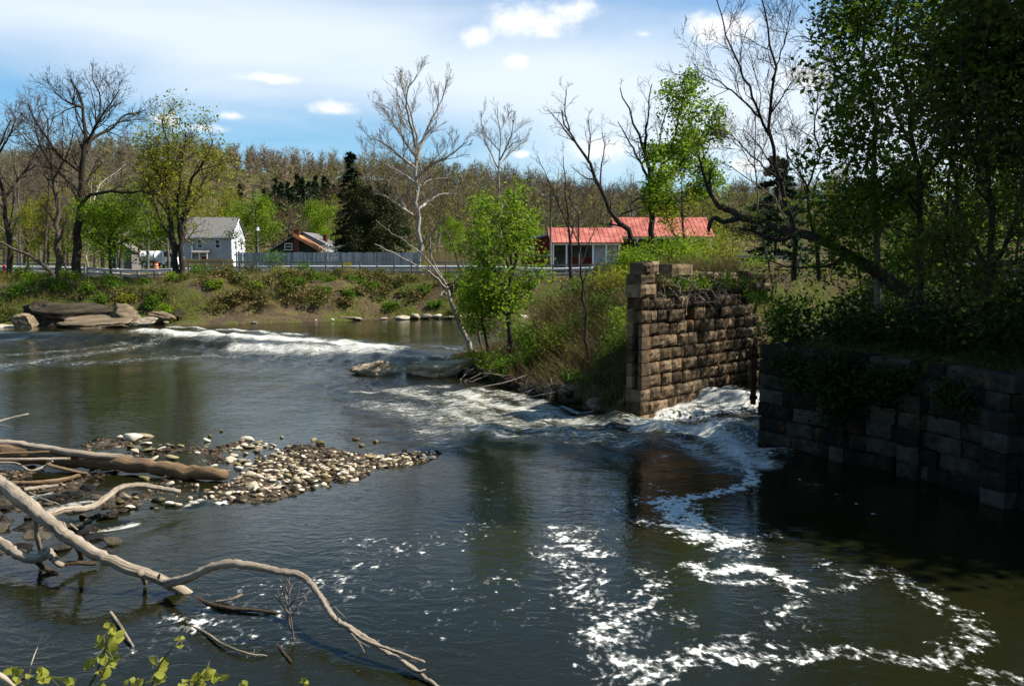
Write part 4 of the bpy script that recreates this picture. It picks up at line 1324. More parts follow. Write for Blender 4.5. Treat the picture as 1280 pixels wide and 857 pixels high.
# further trees up the right bank: the grove that keeps this corner dark
gr = 'grove on the right bank'
src = None
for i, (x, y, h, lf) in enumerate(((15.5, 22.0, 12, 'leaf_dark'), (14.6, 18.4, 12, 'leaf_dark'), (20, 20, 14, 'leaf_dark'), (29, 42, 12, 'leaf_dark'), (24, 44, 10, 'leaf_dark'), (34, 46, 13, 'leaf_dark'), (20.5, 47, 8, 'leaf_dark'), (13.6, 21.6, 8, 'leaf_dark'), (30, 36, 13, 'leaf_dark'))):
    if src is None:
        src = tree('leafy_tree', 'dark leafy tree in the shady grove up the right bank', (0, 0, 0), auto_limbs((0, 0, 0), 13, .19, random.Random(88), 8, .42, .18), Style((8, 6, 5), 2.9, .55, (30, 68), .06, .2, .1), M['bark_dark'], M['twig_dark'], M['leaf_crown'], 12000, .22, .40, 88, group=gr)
        src.location = (x, y, gz(x, y))
    else:
        copy_tree(src, (x, y, gz(x, y)), 'dark leafy tree in the shady grove up the right bank' if y < 30 else 'dark leafy tree beyond the grove, seen between the trunks', i * 2.1, h / 13, gr)

# ---- shrubs, undergrowth
def shrub(name, label, base, r, nleaf, lsize, mat, seed, nst=14, group=None, cat='shrub', hang=False, stem='twig_dark'):
    nrg = np.random.default_rng(seed)
    root = empty(name, base, label, cat, group)
    rx, ry, rz = r
    u = nrg.normal(size=(nst, 3))
    u /= np.linalg.norm(u, axis=1, keepdims=True)
    u *= nrg.uniform(.35, 1.0, (nst, 1))
    cz = 0 if hang else rz * .9
    cc = u * np.array([rx, ry, rz]) + np.array([0, 0, cz])
    if not hang:
        cc[:, 2] = np.maximum(cc[:, 2], .05)
    top = np.array([0, 0, rz * .9 if hang else 0.0])
    g = []
    for c in cc:
        s = top + np.array([c[0] * .35, c[1] * .35, -.05])
        m = (s + c) / 2 + nrg.normal(size=3) * .08
        g.append((np.array([s, m, c]), np.array([.014, .010, .004]) * max(.5, min(2.0, rz)), 4))
    V, Q = tubes(g)
    link_mesh('stem', np_mesh('stem', V, quads=Q, mats=[M[stem]]), root)
    sp = .30 * min(rx, rz) + .05
    c = cc[nrg.integers(0, nst, nleaf)] + nrg.normal(size=(nleaf, 3)) * np.array([sp, sp, sp * .8])
    if not hang:
        c[:, 2] = np.abs(c[:, 2])
    V, Q = leaf_quads(c, lsize, nrg, up=.5)
    link_mesh('foliage', np_mesh('foliage', V, quads=Q, mats=[M[mat]]), root)
    return root


def spx(px, py, d, name, label, r, n, ls, mat, seed, **k):
    p = P(px, py, d)
    p.z = gz(p.x, p.y) - .05
    return shrub(name, label, p, r, n, ls, mat, seed, **k)


gs = 'green shrubs along the far bank'
fs = None
for i, (px, d, w, h, mt) in enumerate(((20, 69, 1.6, 1.3, 'leaf_mid'), (45, 71, 1.3, 1.2, 'leaf_bright'), (75, 70, 1.6, 1.0, 'leaf_mid'), (110, 70, 1.4, .9, 'leaf_bright'), (125, 68, 1.0, .8, 'leaf_mid'), (160, 68, 1.2, .7, 'leaf_yellow'), (190, 67.5, .9, .8, 'leaf_mid'), (205, 67, .8, .7, 'leaf_bright'),
                                       (180, 72, 1.0, .6, 'leaf_mid'), (216, 72, .7, .7, 'leaf_bright'), (345, 79, 1.6, 2.0, 'leaf_mid'), (352, 76, 1.2, 1.0, 'leaf_yellow'), (380, 80, 1.6, .9, 'leaf_mid'), (335, 73.5, .9, .55, 'leaf_mid'), (358, 73.5, .8, .55, 'leaf_mid'), (395, 76, 1.4, .8, 'leaf_mid'), (412, 75, 1.2, .7, 'leaf_mid'),
                                       (445, 76, 1.4, .7, 'leaf_mid'), (465, 75.5, 1.4, .8, 'leaf_mid'), (530, 76, 1.2, .7, 'leaf_mid'), (545, 74.5, 1.3, .6, 'leaf_mid'), (500, 77, 1.3, .6, 'leaf_olive'), (5, 66, 1.5, .8, 'leaf_olive'), (575, 77, 1.2, .8, 'leaf_mid'), (30, 74, 1.6, 1.0, 'leaf_bright'), (90, 74, 1.6, 1.0, 'leaf_bright'), (60, 66.5, 1.4, .7, 'leaf_mid'), (150, 71, 1.4, .8, 'leaf_mid'), (232, 72, 1.3, .7, 'leaf_olive'), (250, 76, 1.5, .8, 'leaf_mid'), (268, 70.5, 1.2, .6, 'leaf_bright'), (282, 77, 1.5, .8, 'leaf_olive'), (300, 73, 1.3, .7, 'leaf_mid'), (315, 78, 1.4, .8, 'leaf_olive'), (322, 71.5, 1.2, .5, 'leaf_bright'), (372, 73, 1.2, .7, 'leaf_mid'), (425, 78, 1.5, .8, 'leaf_olive'), (438, 73.5, 1.2, .6, 'leaf_mid'), (478, 79, 1.4, .7, 'leaf_olive'), (490, 74, 1.3, .7, 'leaf_mid'), (515, 79, 1.4, .7, 'leaf_olive'), (556, 79, 1.4, .8, 'leaf_mid'), (568, 73.5, 1.3, .7, 'leaf_olive'), (405, 73, 1.2, .6, 'leaf_mid'), (600, 76, 1.6, .9, 'leaf_mid'), (640, 76, 1.6, .9, 'leaf_olive'), (660, 77, 1.6, .8, 'leaf_mid'), (-10, 68, 1.8, 1.2, 'leaf_mid'), (135, 72, 1.6, 1.0, 'leaf_bright'))):
    spx(px, 380, d, 'shrub', {'leaf_mid': 'leafy green shrub on the brown far bank', 'leaf_bright': 'light green shrub on the far bank below the fence', 'leaf_yellow': 'yellowish shrub on the far bank below the fence', 'leaf_olive': 'olive tinted shrub on the far bank'}[mt] + ', ' + where_far(px - 640, FPX),
        (w * .6, w * .55, h * .62), 520, .16, mt, 300 + i, group=gs)
gbm = 'bramble mounds on the far bank'
M['bramble_leaf'] = mat_leaf('bramble_leaf', (.065, .052, .016), (.19, .15, .05), .15)
for i in range(64):
    x = rnd.uniform(-27 if i > 14 else -42, 3)
    y = float(np.interp(x, FAR_X, FAR_Y)) + rnd.choice([3.4, 4.2, 5.2, 6.2, 7.4, 8.6]) + rnd.uniform(-.4, .4)
    shrub('bramble', 'rounded ' + ('brown' if i % 5 > 1 else 'olive') + ' mound of brambles on the far bank, ' + where_far(x, y), (x, y, gz(x, y) - .15), (rnd.uniform(.8, 1.5), .8, rnd.uniform(.35, .65)), 420, .17, 'bramble_leaf' if i % 5 > 1 else 'leaf_olive', 1300 + i, 10, gbm, 'bramble', stem='twig_brown')
# spit: bank plants
gp = 'bushes on the spit'
for i, (px, py, d, r, n, mt, ls) in enumerate(((600, 455, 39.5, (.9, .8, .45), 900, 'leaf_bright', .11), (635, 460, 37.3, (1.0, .8, .5), 1200, 'leaf_mid', .11), (622, 470, 37.6, (.8, .6, .35), 800, 'leaf_bright', .10), (665, 455, 37.0, (.9, .8, .5), 900, 'leaf_mid', .10), (690, 440, 36.5, (1.0, .8, .6), 700, 'leaf_yellow', .09),
                                              (715, 478, 32.6, (.7, .6, .30), 800, 'leaf_mid', .09), (745, 480, 31.4, (.6, .5, .25), 500, 'leaf_mid', .085), (760, 440, 33, (.6, .6, .4), 300, 'leaf_olive', .08), (655, 420, 40.5, (.9, .8, .6), 500, 'leaf_olive', .09), (770, 475, 31, (.45, .4, .25), 260, 'leaf_olive', .08), (580, 452, 40.6, (.5, .5, .25), 350, 'leaf_mid', .10),
                                              (700, 400, 40, (1.2, 1.0, .6), 500, 'leaf_olive', .10), (665, 385, 46, (1.4, 1.0, .8), 900, 'leaf_bright', .12), (765, 345, 40, (1.3, .9, .7), 1500, 'leaf_yellow', .10), (735, 350, 41.5, (1.3, .9, .5), 900, 'leaf_mid', .11), (790, 340, 42, (1.2, .9, .6), 1100, 'leaf_bright', .10),
                                              (800, 310, 43, (1.2, .9, .9), 1500, 'leaf_bright', .11), (840, 300, 44, (1.3, 1.0, 1.1), 1900, 'leaf_bright', .12), (870, 300, 45, (1.2, 1.0, 1.0), 1400, 'leaf_yellow', .11), (780, 300, 47, (1.1, 1.0, 1.1), 1000, 'leaf_yellow', .11), (880, 330, 38, (.7, .6, .4), 650, 'leaf_bright', .09), (905, 270, 52, (1.8, 1.2, 1.4), 1500, 'leaf_yellow', .13),
                                              (870, 320, 42, (1.0, .8, .7), 900, 'leaf_bright', .10), (900, 335, 37.6, (.6, .5, .3), 400, 'leaf_mid', .08), (940, 330, 41, (.9, .8, .4), 500, 'leaf_bright', .09), (770, 420, 33.8, (.8, .7, .5), 300, 'leaf_olive', .08), (772, 400, 32.4, (.7, .6, .6), 900, 'leaf_mid', .08), (778, 450, 30.4, (.5, .45, .5), 700, 'leaf_olive', .075), (772, 360, 34.5, (.8, .7, .7), 1000, 'leaf_bright', .09), (780, 345, 33.5, (.6, .5, .5), 800, 'leaf_mid', .08), (765, 500, 29.9, (.5, .45, .3), 450, 'leaf_olive', .075), (680, 430, 37.5, (1.0, .8, .7), 900, 'leaf_mid', .10), (705, 425, 36.0, (1.0, .8, .6), 700, 'leaf_olive', .09), (725, 405, 36.5, (1.0, .8, .7), 800, 'leaf_mid', .10), (745, 385, 37, (1.0, .8, .7), 800, 'leaf_olive', .09), (765, 370, 37.5, (1.0, .8, .6), 800, 'leaf_mid', .10), (655, 440, 39, (1.0, .8, .7), 900, 'leaf_mid', .11), (690, 470, 34.2, (.8, .7, .4), 700, 'leaf_olive', .09), (725, 450, 34, (.8, .7, .5), 600, 'leaf_olive', .08), (755, 460, 32.2, (.6, .5, .4), 500, 'leaf_mid', .08), (700, 350, 44, (1.3, 1.0, .8), 1000, 'leaf_mid', .11), (725, 330, 46, (1.3, 1.0, .9), 1000, 'leaf_olive', .11), (755, 320, 50, (1.5, 1.0, 1.1), 1300, 'leaf_bright', .12), (690, 370, 42, (1.2, .9, .7), 800, 'leaf_olive', .10), (820, 325, 52, (1.6, 1.0, 1.3), 1500, 'leaf_bright', .13), (855, 322, 55, (1.7, 1.0, 1.3), 1500, 'leaf_mid', .13), (885, 318, 58, (1.7, 1.0, 1.4), 1400, 'leaf_bright', .13), (735, 322, 62, (1.7, 1.0, 1.0), 1000, 'leaf_mid', .13))):
    spx(px, py, d, 'bush', {'leaf_bright': 'fresh green bush on the spit near the pier', 'leaf_mid': 'deep green bush on the spit', 'leaf_yellow': 'yellow-green bush above the spit beside the stone pier', 'leaf_olive': 'sparse olive bush on the brown slope of the spit'}[mt] + (', under the young green tree' if px < 670 else ', beside the thin dark sapling' if px < 760 else ', above the cap stones' if py < 320 else ', against the pier'), r, n, ls, mt, 400 + i, group=gp, nst=16, cat='bush')
# right bank undergrowth
gu = 'shaded undergrowth on the right bank'
k = 0
for (x, y) in ((8.6, 25.2), (9.6, 24.0), (10.6, 22.4), (11.2, 20.8), (11.6, 19.2), (12.4, 17.6), (13.4, 19.4), (12.6, 22.2), (11.6, 24.4), (10.2, 26.0), (12, 26.6), (13.8, 24.6), (14.6, 21.8), (14.8, 18.4), (13.2, 16.0), (15.6, 24.8), (13.2, 28.4), (15.4, 28.0), (17.4, 23), (11.2, 28.0), (12.2, 30.5), (15.2, 31.4), (17, 29), (16.6, 19.6), (18, 26)):
    k += 1
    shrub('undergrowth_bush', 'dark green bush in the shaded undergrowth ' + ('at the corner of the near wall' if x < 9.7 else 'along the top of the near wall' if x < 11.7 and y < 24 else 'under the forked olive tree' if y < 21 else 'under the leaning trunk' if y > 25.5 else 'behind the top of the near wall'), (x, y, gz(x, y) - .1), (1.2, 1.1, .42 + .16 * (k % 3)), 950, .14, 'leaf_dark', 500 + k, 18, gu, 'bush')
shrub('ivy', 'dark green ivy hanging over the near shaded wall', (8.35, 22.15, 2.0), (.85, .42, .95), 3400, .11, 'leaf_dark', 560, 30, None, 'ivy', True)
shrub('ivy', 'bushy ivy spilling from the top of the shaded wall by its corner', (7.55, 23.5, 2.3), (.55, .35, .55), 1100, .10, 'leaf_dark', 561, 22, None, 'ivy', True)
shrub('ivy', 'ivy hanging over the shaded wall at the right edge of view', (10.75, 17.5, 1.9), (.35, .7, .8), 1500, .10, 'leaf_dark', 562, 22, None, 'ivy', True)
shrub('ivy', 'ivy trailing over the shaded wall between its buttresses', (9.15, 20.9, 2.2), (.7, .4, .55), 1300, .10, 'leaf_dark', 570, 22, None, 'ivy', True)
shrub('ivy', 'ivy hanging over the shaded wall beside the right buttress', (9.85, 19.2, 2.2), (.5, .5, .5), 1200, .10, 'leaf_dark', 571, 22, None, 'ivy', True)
shrub('hanging_branch', 'thin leafy spray hanging before the sunlit pier face', P(950, 372, 25.5), (.55, .4, .16), 420, .085, 'leaf_bright', 563, 14, None, 'branch', True)
shrub('hanging_branch', 'leafy branch end above the canal beside the leaning trunk', P(975, 395, 25.2), (.4, .4, .5), 700, .09, 'leaf_mid', 564, 14, None, 'branch', True)


# ---- grass, brambles, dead stalks: nobody could count them
def blades(pts, h, w, rng, lean=.5, tips=1):
    n = len(pts)
    a = rng.uniform(0, 6.28, n)
    hh = h * rng.uniform(.5, 1.4, n)
    dirx, diry = np.cos(a), np.sin(a)
    le = rng.normal(0, lean, (n, 2)) * hh[:, None]
    p = np.asarray(pts)
    V = np.stack([np.stack([p[:, 0] - dirx * w, p[:, 1] - diry * w, p[:, 2] - .05], 1), np.stack([p[:, 0] + dirx * w, p[:, 1] + diry * w, p[:, 2] - .05], 1),
                  np.stack([p[:, 0] + le[:, 0], p[:, 1] + le[:, 1], p[:, 2] + hh], 1)], 1)
    return V.reshape(-1, 3), np.arange(n * 3).reshape(n, 3)


def scatter(n, rng, x0, x1, y0, y1, test, lo=.2):
    X, Y = rng.uniform(x0, x1, n), rng.uniform(y0, y1, n)
    m = test(X, Y)
    X, Y = X[m], Y[m]
    Z = ground_z(X, Y)
    m = Z > lo
    return np.stack([X[m], Y[m], Z[m]], 1)


clump = Waves(18, .4, 2.5, 71)


def far_test(X, Y):
    s = Y - np.interp(X, FAR_X, FAR_Y)
    return (s > 2.6) & (s < 12.5) & (clump(X, Y) > -.6)


nr = np.random.default_rng(81)
pts = scatter(90000, nr, -62, 22, 62, 100, far_test)
V, T = blades(pts, .55, .022, nr, .6)
tag(link_mesh('bramble_thicket', np_mesh('bramble_thicket', V, tris=T, mats=[M['brush']])), 'brown tangle of dead brambles covering the far bank', 'brambles', kind='stuff')
pts = scatter(105000, nr, -62, 30, 62, 100, lambda X, Y: (lambda s: ((s > .8) & (s < 2.4) & (clump(X * .6, Y) > -.4)) | ((s > 2.4) & (s < 12.5) & (clump(X, Y * .7) > -.1)))(Y - np.interp(X, FAR_X, FAR_Y)))
V, T = blades(pts, .32, .03, nr, .5)
tag(link_mesh('bank_grass', np_mesh('bank_grass', V, tris=T, mats=[M['grass']])), 'green grass tufts along the far shore and path edge', 'grass', kind='stuff')
pts = scatter(60000, nr, -3.5, 9, 28, 60, lambda X, Y: inside(X, Y, PEN) & (clump(X * 1.4, Y) > -.4) & (np.interp(X, [-3, 4], [1, 1]) > 0))
V, T = blades(pts, .75, .012, nr, .8)
tag(link_mesh('dead_brush', np_mesh('dead_brush', V, tris=T, mats=[M['brush']])), 'dry brown stalks and twigs over the slope of the spit', 'brush', kind='stuff')
pts = scatter(16000, nr, 6, 40, 34, 72, lambda X, Y: inside(X, Y, PEN) & (clump(X, Y) > -.3), 3.5)
V, T = blades(pts, .25, .02, nr, .5)
tag(link_mesh('meadow_grass', np_mesh('meadow_grass', V, tris=T, mats=[M['grass']])), 'green grass on the terrace behind the stone pier', 'grass', kind='stuff')
pts = scatter(16000, nr, 7, 24, 14, 34, lambda X, Y: inside(X, Y, RB) & (clump(X, Y) > -.2), 1.5)
V, T = blades(pts, .35, .02, nr, .6)
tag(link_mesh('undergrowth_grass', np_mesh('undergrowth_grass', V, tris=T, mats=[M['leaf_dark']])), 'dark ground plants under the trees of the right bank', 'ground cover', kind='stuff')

# ---- the far wooded hill, one mass
def far_wood(n=4400, seed=91):
    r = np.random.default_rng(seed)
    X = r.uniform(-420, 420, n * 3)
    Y = r.uniform(205, 520, n * 3)
    m = np.abs(X) < Y * .9 + 30
    X, Y = X[m][:n], Y[m][:n]
    Z = ground_z(X, Y)
    n = len(X)
    H = r.uniform(7, 13, n) + np.clip(r.normal(0, 2.2, n), -2, 6)
    kind = Waves(12, .02, .09, 92)(X, Y) + r.normal(0, .8, n) + 1.1 * sstep(26, 8, Z)
    Vs, Ts, tint = [], [], []
    base = 0
    # trunks
    w = .05
    p = np.stack([X, Y, Z], 1)
    tv = np.stack([p + np.array([-w, 0, -.5]), p + np.array([w, 0, -.5]), p + np.stack([r.normal(0, .5, n), r.normal(0, .5, n), H], 1)], 1)
    Vs.append(tv.reshape(-1, 3))
    tint.append(np.full(n * 3, .0))
    # twigs: long thin slivers fanning up and out through the crown
    K = 125
    idx = np.repeat(np.arange(n), K)
    u = r.normal(size=(n * K, 3))
    u[:, 2] = np.abs(u[:, 2]) * .9 + .25
    u /= np.linalg.norm(u, axis=1, keepdims=True)
    t0 = r.uniform(.12, .88, n * K)
    hh = H[idx]
    st = np.stack([X[idx], Y[idx], Z[idx] + hh * t0], 1)
    rad = hh * .36 * np.sqrt(np.clip(1.15 - t0, .05, 1)) * r.uniform(.5, 1.1, n * K)
    st2 = st + u * rad[:, None] * r.uniform(.0, .6, n * K)[:, None]
    en = st2 + u * rad[:, None]
    pr = np.cross(u, r.normal(size=(n * K, 3)))
    pr /= np.linalg.norm(pr, axis=1, keepdims=True) + 1e-9
    ww = r.uniform(.05, .16, n * K)[:, None]
    tv = np.stack([st2 - pr * ww, st2 + pr * ww, en], 1)
    Vs.append(tv.reshape(-1, 3))
    leafy = sstep(-.5, 1.5, kind) * (.75 + .25 * r.random(n))
    tw = (.27 + .13 * r.normal(size=n))[idx]
    lf = r.random(n * K) < leafy[idx] * .7
    tw = np.where(lf, .72 + .1 * r.random(n * K), tw)
    tint.append(np.repeat(tw, 3))
    V = np.concatenate(Vs)
    T = np.arange(len(V)).reshape(-1, 3)
    m_ = bpy.data.materials.new('far_wood')
    m_.use_nodes = True
    t = NT(m_.node_tree)
    b = m_.node_tree.nodes['Principled BSDF']
    a = t.n('ShaderNodeAttribute', attribute_name='tint')
    rp = t.n('ShaderNodeValToRGB')
    cr = rp.color_ramp
    for ps, c in ((0.0, (.12, .105, .088)), (.12, (.12, .095, .068)), (.32, (.20, .155, .105)), (.5, (.22, .165, .085)), (.7, (.135, .145, .035)), (.85, (.19, .20, .045))):
        e = cr.elements.new(ps)
        e.color = (*c, 1)
    cr.elements.remove(cr.elements[-1])
    t.link(a.outputs['Fac'], rp.inputs[0])
    t.link(rp.outputs[0], b.inputs['Base Color'])
    b.inputs['Roughness'].default_value = 1
    b.inputs['Specular IOR Level'].default_value = 0
    o = link_mesh('far_wood', np_mesh('far_wood', V, tris=T, mats=[m_], attrs={'tint': np.concatenate(tint)}))
    tag(o, 'brown leafless wood with hints of green covering the far hill', 'wood', kind='stuff')


far_wood()

# ------------------------------------------------------------------ stone walls: every block its own object
def block_mesh(seed, rough=.07):
    """a unit ashlar: x 0..1, z 0..1, face at y=0 quarried rough, body back to y=1"""
    r = np.random.default_rng(seed)
    nx, nz = 6, 5
    xs, zs = np.linspace(0, 1, nx), np.linspace(0, 1, nz)
    V = []
    for j, z in enumerate(zs):
        for i, x in enumerate(xs):
            edge = (i in (0, nx - 1)) or (j in (0, nz - 1))
            y = (.035 + .03 * r.random()) if edge else -rough * (.2 + r.random())
            V.append((x + r.normal(0, .012) * (not edge) + (r.normal(0, .010) if edge else 0), y, z + r.normal(0, .014)))
    Q = [(j * nx + i, j * nx + i + 1, (j + 1) * nx + i + 1, (j + 1) * nx + i) for j in range(nz - 1) for i in range(nx - 1)]
    b = len(V)
    V += [(0, 1, 0), (1, 1, 0), (1, 1, 1), (0, 1, 1)]
    bot = list(range(0, nx))
    topv = list(range((nz - 1) * nx, nz * nx))
    lef = [j * nx for j in range(nz)]
    rig = [j * nx + nx - 1 for j in range(nz)]
    F = [tuple(bot[::-1] + [b, b + 1]), tuple(topv + [b + 2, b + 3]), tuple(lef + [b + 3, b]), tuple(rig[::-1] + [b + 1, b + 2])]
    me = bpy.data.meshes.new('stone_block')
    me.from_pydata(V, [], [tuple(q) for q in Q] + F)
    me.update()
    return me


def block_set(mat, k=10, s0=0, rough=.07):
    out = []
    for i in range(k):
        me = block_mesh(s0 + i, rough)
        me.materials.append(mat)
        out.append(me)
    return out


BS = block_set(M['stone'], 16, 100, .075)
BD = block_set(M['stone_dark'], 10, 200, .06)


def lay(parent, meshes, origin, u, length, z, h, depth, rng, wmin, wmax, gap=.022, skip=0.0, jit=.03, out=.04, count=None, batter=0.0):
    """one course of blocks from origin along the unit vector u (face looks to u's right-hand side)"""
    x = 0.0
    n = 0
    ang = math.atan2(u[1], u[0])
    nx_, ny_ = u[1], -u[0]
    while x < length - .08:
        w = rng.uniform(wmin, wmax)
        if length - x - w < wmin * .6:
            w = length - x
        if rng.random() >= skip:
            o_ = link_mesh('stone_block', rng.choice(meshes), parent)
            pr = rng.uniform(-out, out) - batter
            o_.location = (origin[0] + u[0] * x + nx_ * pr, origin[1] + u[1] * x + ny_ * pr, z + rng.uniform(0, jit))
            o_.rotation_euler = (rng.gauss(0, .012), rng.gauss(0, .012), ang + rng.gauss(0, .015))
            o_.scale = (max(.1, w - gap), depth * rng.uniform(.8, 1), h - gap * 1.4 - rng.uniform(0, jit))
            n += 1
        x += w
    return n


rng = random.Random(5)
pier = empty('stone_pier', (0, 0, 0), 'sunlit ruined stone pier of coursed blocks beside the white chute', 'stone wall')
CH = .432
core = MB()
ca = WALL_A - WN * .95 + WD * .05
A0 = np.array(WALL_A)
nrow = 10
nb = 0
for i in range(nrow):
    z = -.35 + i * CH
    bt = .014 * i
    a = A0 + WD * (.02 * i + (.41 if i % 2 else .53))
    hi = i >= 8
    nb += lay(pier, BS, tuple(a), tuple(WD), 9.9 - .3 * i, z, CH, .75, rng, .34, .95, .024, .03 if not hi else .14, .02, .035 if not hi else .10, batter=bt)
# the corner: full depth stones, but split by an upright slot for stop planks half-way up
L = .24
for i in range(nrow):
    z = -.35 + i * CH
    st = A0 + WD * (.02 * i) - WN * (.014 * i)
    slot = 3 <= i <= 7
    for (back_, dp) in (((0.0, .16), (.38, L)) if slot else ((0.0, .38 + L),)):
        o_ = link_mesh('corner_stone', rng.choice(BS), pier)
        q_ = st - WN * back_
        o_.location = (q_[0], q_[1], z + rng.uniform(0, .02))
        o_.rotation_euler = (0, 0, math.atan2(WD[1], WD[0]) + rng.gauss(0, .01))
        o_.scale = (.40 if i % 2 else .52, dp, CH - .035)
# rubble core behind the face so that gaps look into dark stone
c0_, c1_ = A0 - WN * .42 + WD * .6, A0 + WD * 10.4 - WN * .5
back = -WN * .22
pts = [c0_, c1_, c1_ + back, c0_ + back]
core.hexa([(p[0], p[1], -.6) for p in pts] + [(p[0] - WN[0] * .15, p[1] - WN[1] * .15, 3.85) for p in pts])
core.build('rubble_core', M['soil'], pier)
# broken upper courses
for i, (a0, a1) in enumerate(((1.4, 9.2), (2.4, 8.0))):
    z = -.35 + (nrow + i) * CH
    lay(pier, BS, tuple(A0 + WD * a0 - WN * (.25 + .12 * i)), tuple(WD), a1 - a0, z, CH * .95, .8, rng, .4, 1.0, .05, .22, .06, .14)
# cap stones standing on the end
capm = block_set(M['stone'], 4, 300, .10)


def one_block(parent, me, along, offn, z, w, dpt, h, rz=0.0, name='stone_block'):
    o_ = link_mesh(name, me, parent)
    p = A0 + WD * along + WN * offn
    o_.location = (p[0], p[1], z)
    o_.rotation_euler = (0, 0, math.atan2(WD[1], WD[0]) + rz)
    o_.scale = (w, dpt, h)
    return o_


one_block(pier, capm[0], .05, -.10, 3.96, .95, .62, .42, .03)
one_block(pier, capm[3], .12, -.12, 4.36, .90, .60, .36, .08)
one_block(pier, capm[1], .28, -.16, 4.70, .42, .60, .40, -.05, 'cap_stone')
one_block(pier, capm[2], .74, -.18, 4.71, .55, .60, .44, .1, 'cap_stone')
one_block(pier, capm[0], 2.2, -.3, 4.55, 1.5, .8, .50, .06, 'cap_stone')
one_block(pier, capm[3], 1.3, -.35, 4.25, .9, .7, .30, -.1)
# roots hanging down the broken top
rr = np.random.default_rng(17)
for i in range(26):
    al_ = rr.uniform(.9, 5.2)
    p = A0 + WD * al_ + WN * rr.uniform(-.1, .12)
    q = [np.array([p[0], p[1], rr.uniform(4.0, 4.7)])]
    for k in range(5):
        q.append(q[-1] + np.array([rr.normal(0, .22), rr.normal(0, .12), rr.uniform(-.32, .05)]) + np.array([WN[0], WN[1], 0]) * .05)
    V, Q = tubes([(np.array(q), np.linspace(.022, .008, 6), 5)])
    link_mesh('root', np_mesh('root', V, quads=Q, mats=[M['bark_grey']], smooth=True), pier)

for i, (al_, of_, r_, mt) in enumerate(((1.6, -.3, .28, 'leaf_olive'), (2.4, -.1, .30, 'leaf_mid'), (3.6, -.35, .38, 'leaf_bright'), (4.8, -.2, .34, 'leaf_olive'), (6.0, -.3, .40, 'leaf_mid'), (7.2, -.2, .36, 'leaf_olive'))):
    p_ = A0 + WD * al_ + WN * of_
    shrub('pier_plant', ('olive weeds next to the cap stones on the pier top', 'deep green weeds hanging over the pier top by the roots', 'fresh green bush on the broken pier top', 'olive weeds on the middle of the pier top', 'deep green weeds on the far part of the pier top', 'olive weeds at the far end of the pier top')[i], (p_[0], p_[1], 4.15 if i else 4.3), (r_ * 1.5, r_ * 1.3, r_ * .75), 520, .075, mt, 1500 + i, 10, 'weeds on the pier top', 'weed', stem='twig_brown')
# a rusted iron post on the corner of the near wall
near = empty('stone_wall', (0, 0, 0), 'dark shaded stone wall with buttresses on the right of the pool', 'stone wall')
rng = random.Random(9)
RH = .405
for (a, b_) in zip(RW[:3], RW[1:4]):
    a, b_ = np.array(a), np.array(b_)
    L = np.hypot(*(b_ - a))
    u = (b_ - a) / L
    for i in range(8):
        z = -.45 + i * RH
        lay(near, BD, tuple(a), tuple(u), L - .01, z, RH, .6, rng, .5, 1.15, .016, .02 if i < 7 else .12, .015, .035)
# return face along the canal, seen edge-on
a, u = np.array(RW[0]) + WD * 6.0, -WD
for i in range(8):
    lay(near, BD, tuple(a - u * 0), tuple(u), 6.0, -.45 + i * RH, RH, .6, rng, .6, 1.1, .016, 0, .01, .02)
# buttresses
for (px, dd, w, pr, top) in ((1046, 22.6, .42, .12, 5), (1131, 20.75, .55, .30, 6), (1243, 18.35, .62, .34, 6)):
    x = (px - 640) / FPX * dd
    # foot of the buttress on the wall line
    best = None
    for (a, b_) in zip(RW[:3], RW[1:4]):
        a, b_ = np.array(a), np.array(b_)
        t = np.clip(np.dot(np.array([x, dd]) - a, b_ - a) / np.dot(b_ - a, b_ - a), 0, 1)
        q = a + (b_ - a) * t
        e = np.hypot(*(q - np.array([x, dd])))
        if best is None or e < best[0]:
            best = (e, q, (b_ - a) / np.hypot(*(b_ - a)))
    _, q, u = best
    nrm = np.array([u[1], -u[0]])
    for i in range(top):
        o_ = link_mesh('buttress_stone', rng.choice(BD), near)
        p = q + nrm * (pr + .02 * rng.random())
        o_.location = (p[0], p[1], -.45 + i * RH + .004)
        o_.rotation_euler = (0, 0, math.atan2(u[1], u[0]))
        o_.scale = (w, pr + .25, RH - .02)
core = MB()
for (a, b_) in zip(RW[:3], RW[1:4]):
    a, b_ = np.array(a), np.array(b_)
    u = (b_ - a) / np.hypot(*(b_ - a))
    n_ = np.array([-u[1], u[0]])
    pp = [a + n_ * .35 + u * .3, b_ + n_ * .35, b_ + n_ * .9, a + n_ * .9 + u * .3]
    core.hexa([(p[0], p[1], -.6) for p in pp] + [(p[0], p[1], 2.45) for p in pp])
core.build('rubble_core', M['soil'], near)
o = MB()
cx, cy = 6.90, 24.95
o.box(cx - .07, cx + .07, cy - .05, cy + .05, 1.05, 2.72)
o.box(cx - .02, cx + .02, cy - .12, cy - .05, 1.05, 2.72)
o.box(cx - .11, cx + .11, cy - .05, cy - .02, 1.2, 1.3)
o.box(cx - .11, cx + .11, cy - .05, cy - .02, 2.4, 2.5)
tag(o.build('iron_post', M['rust']), 'rusty upright iron bar at the corner of the shaded wall', 'iron post')

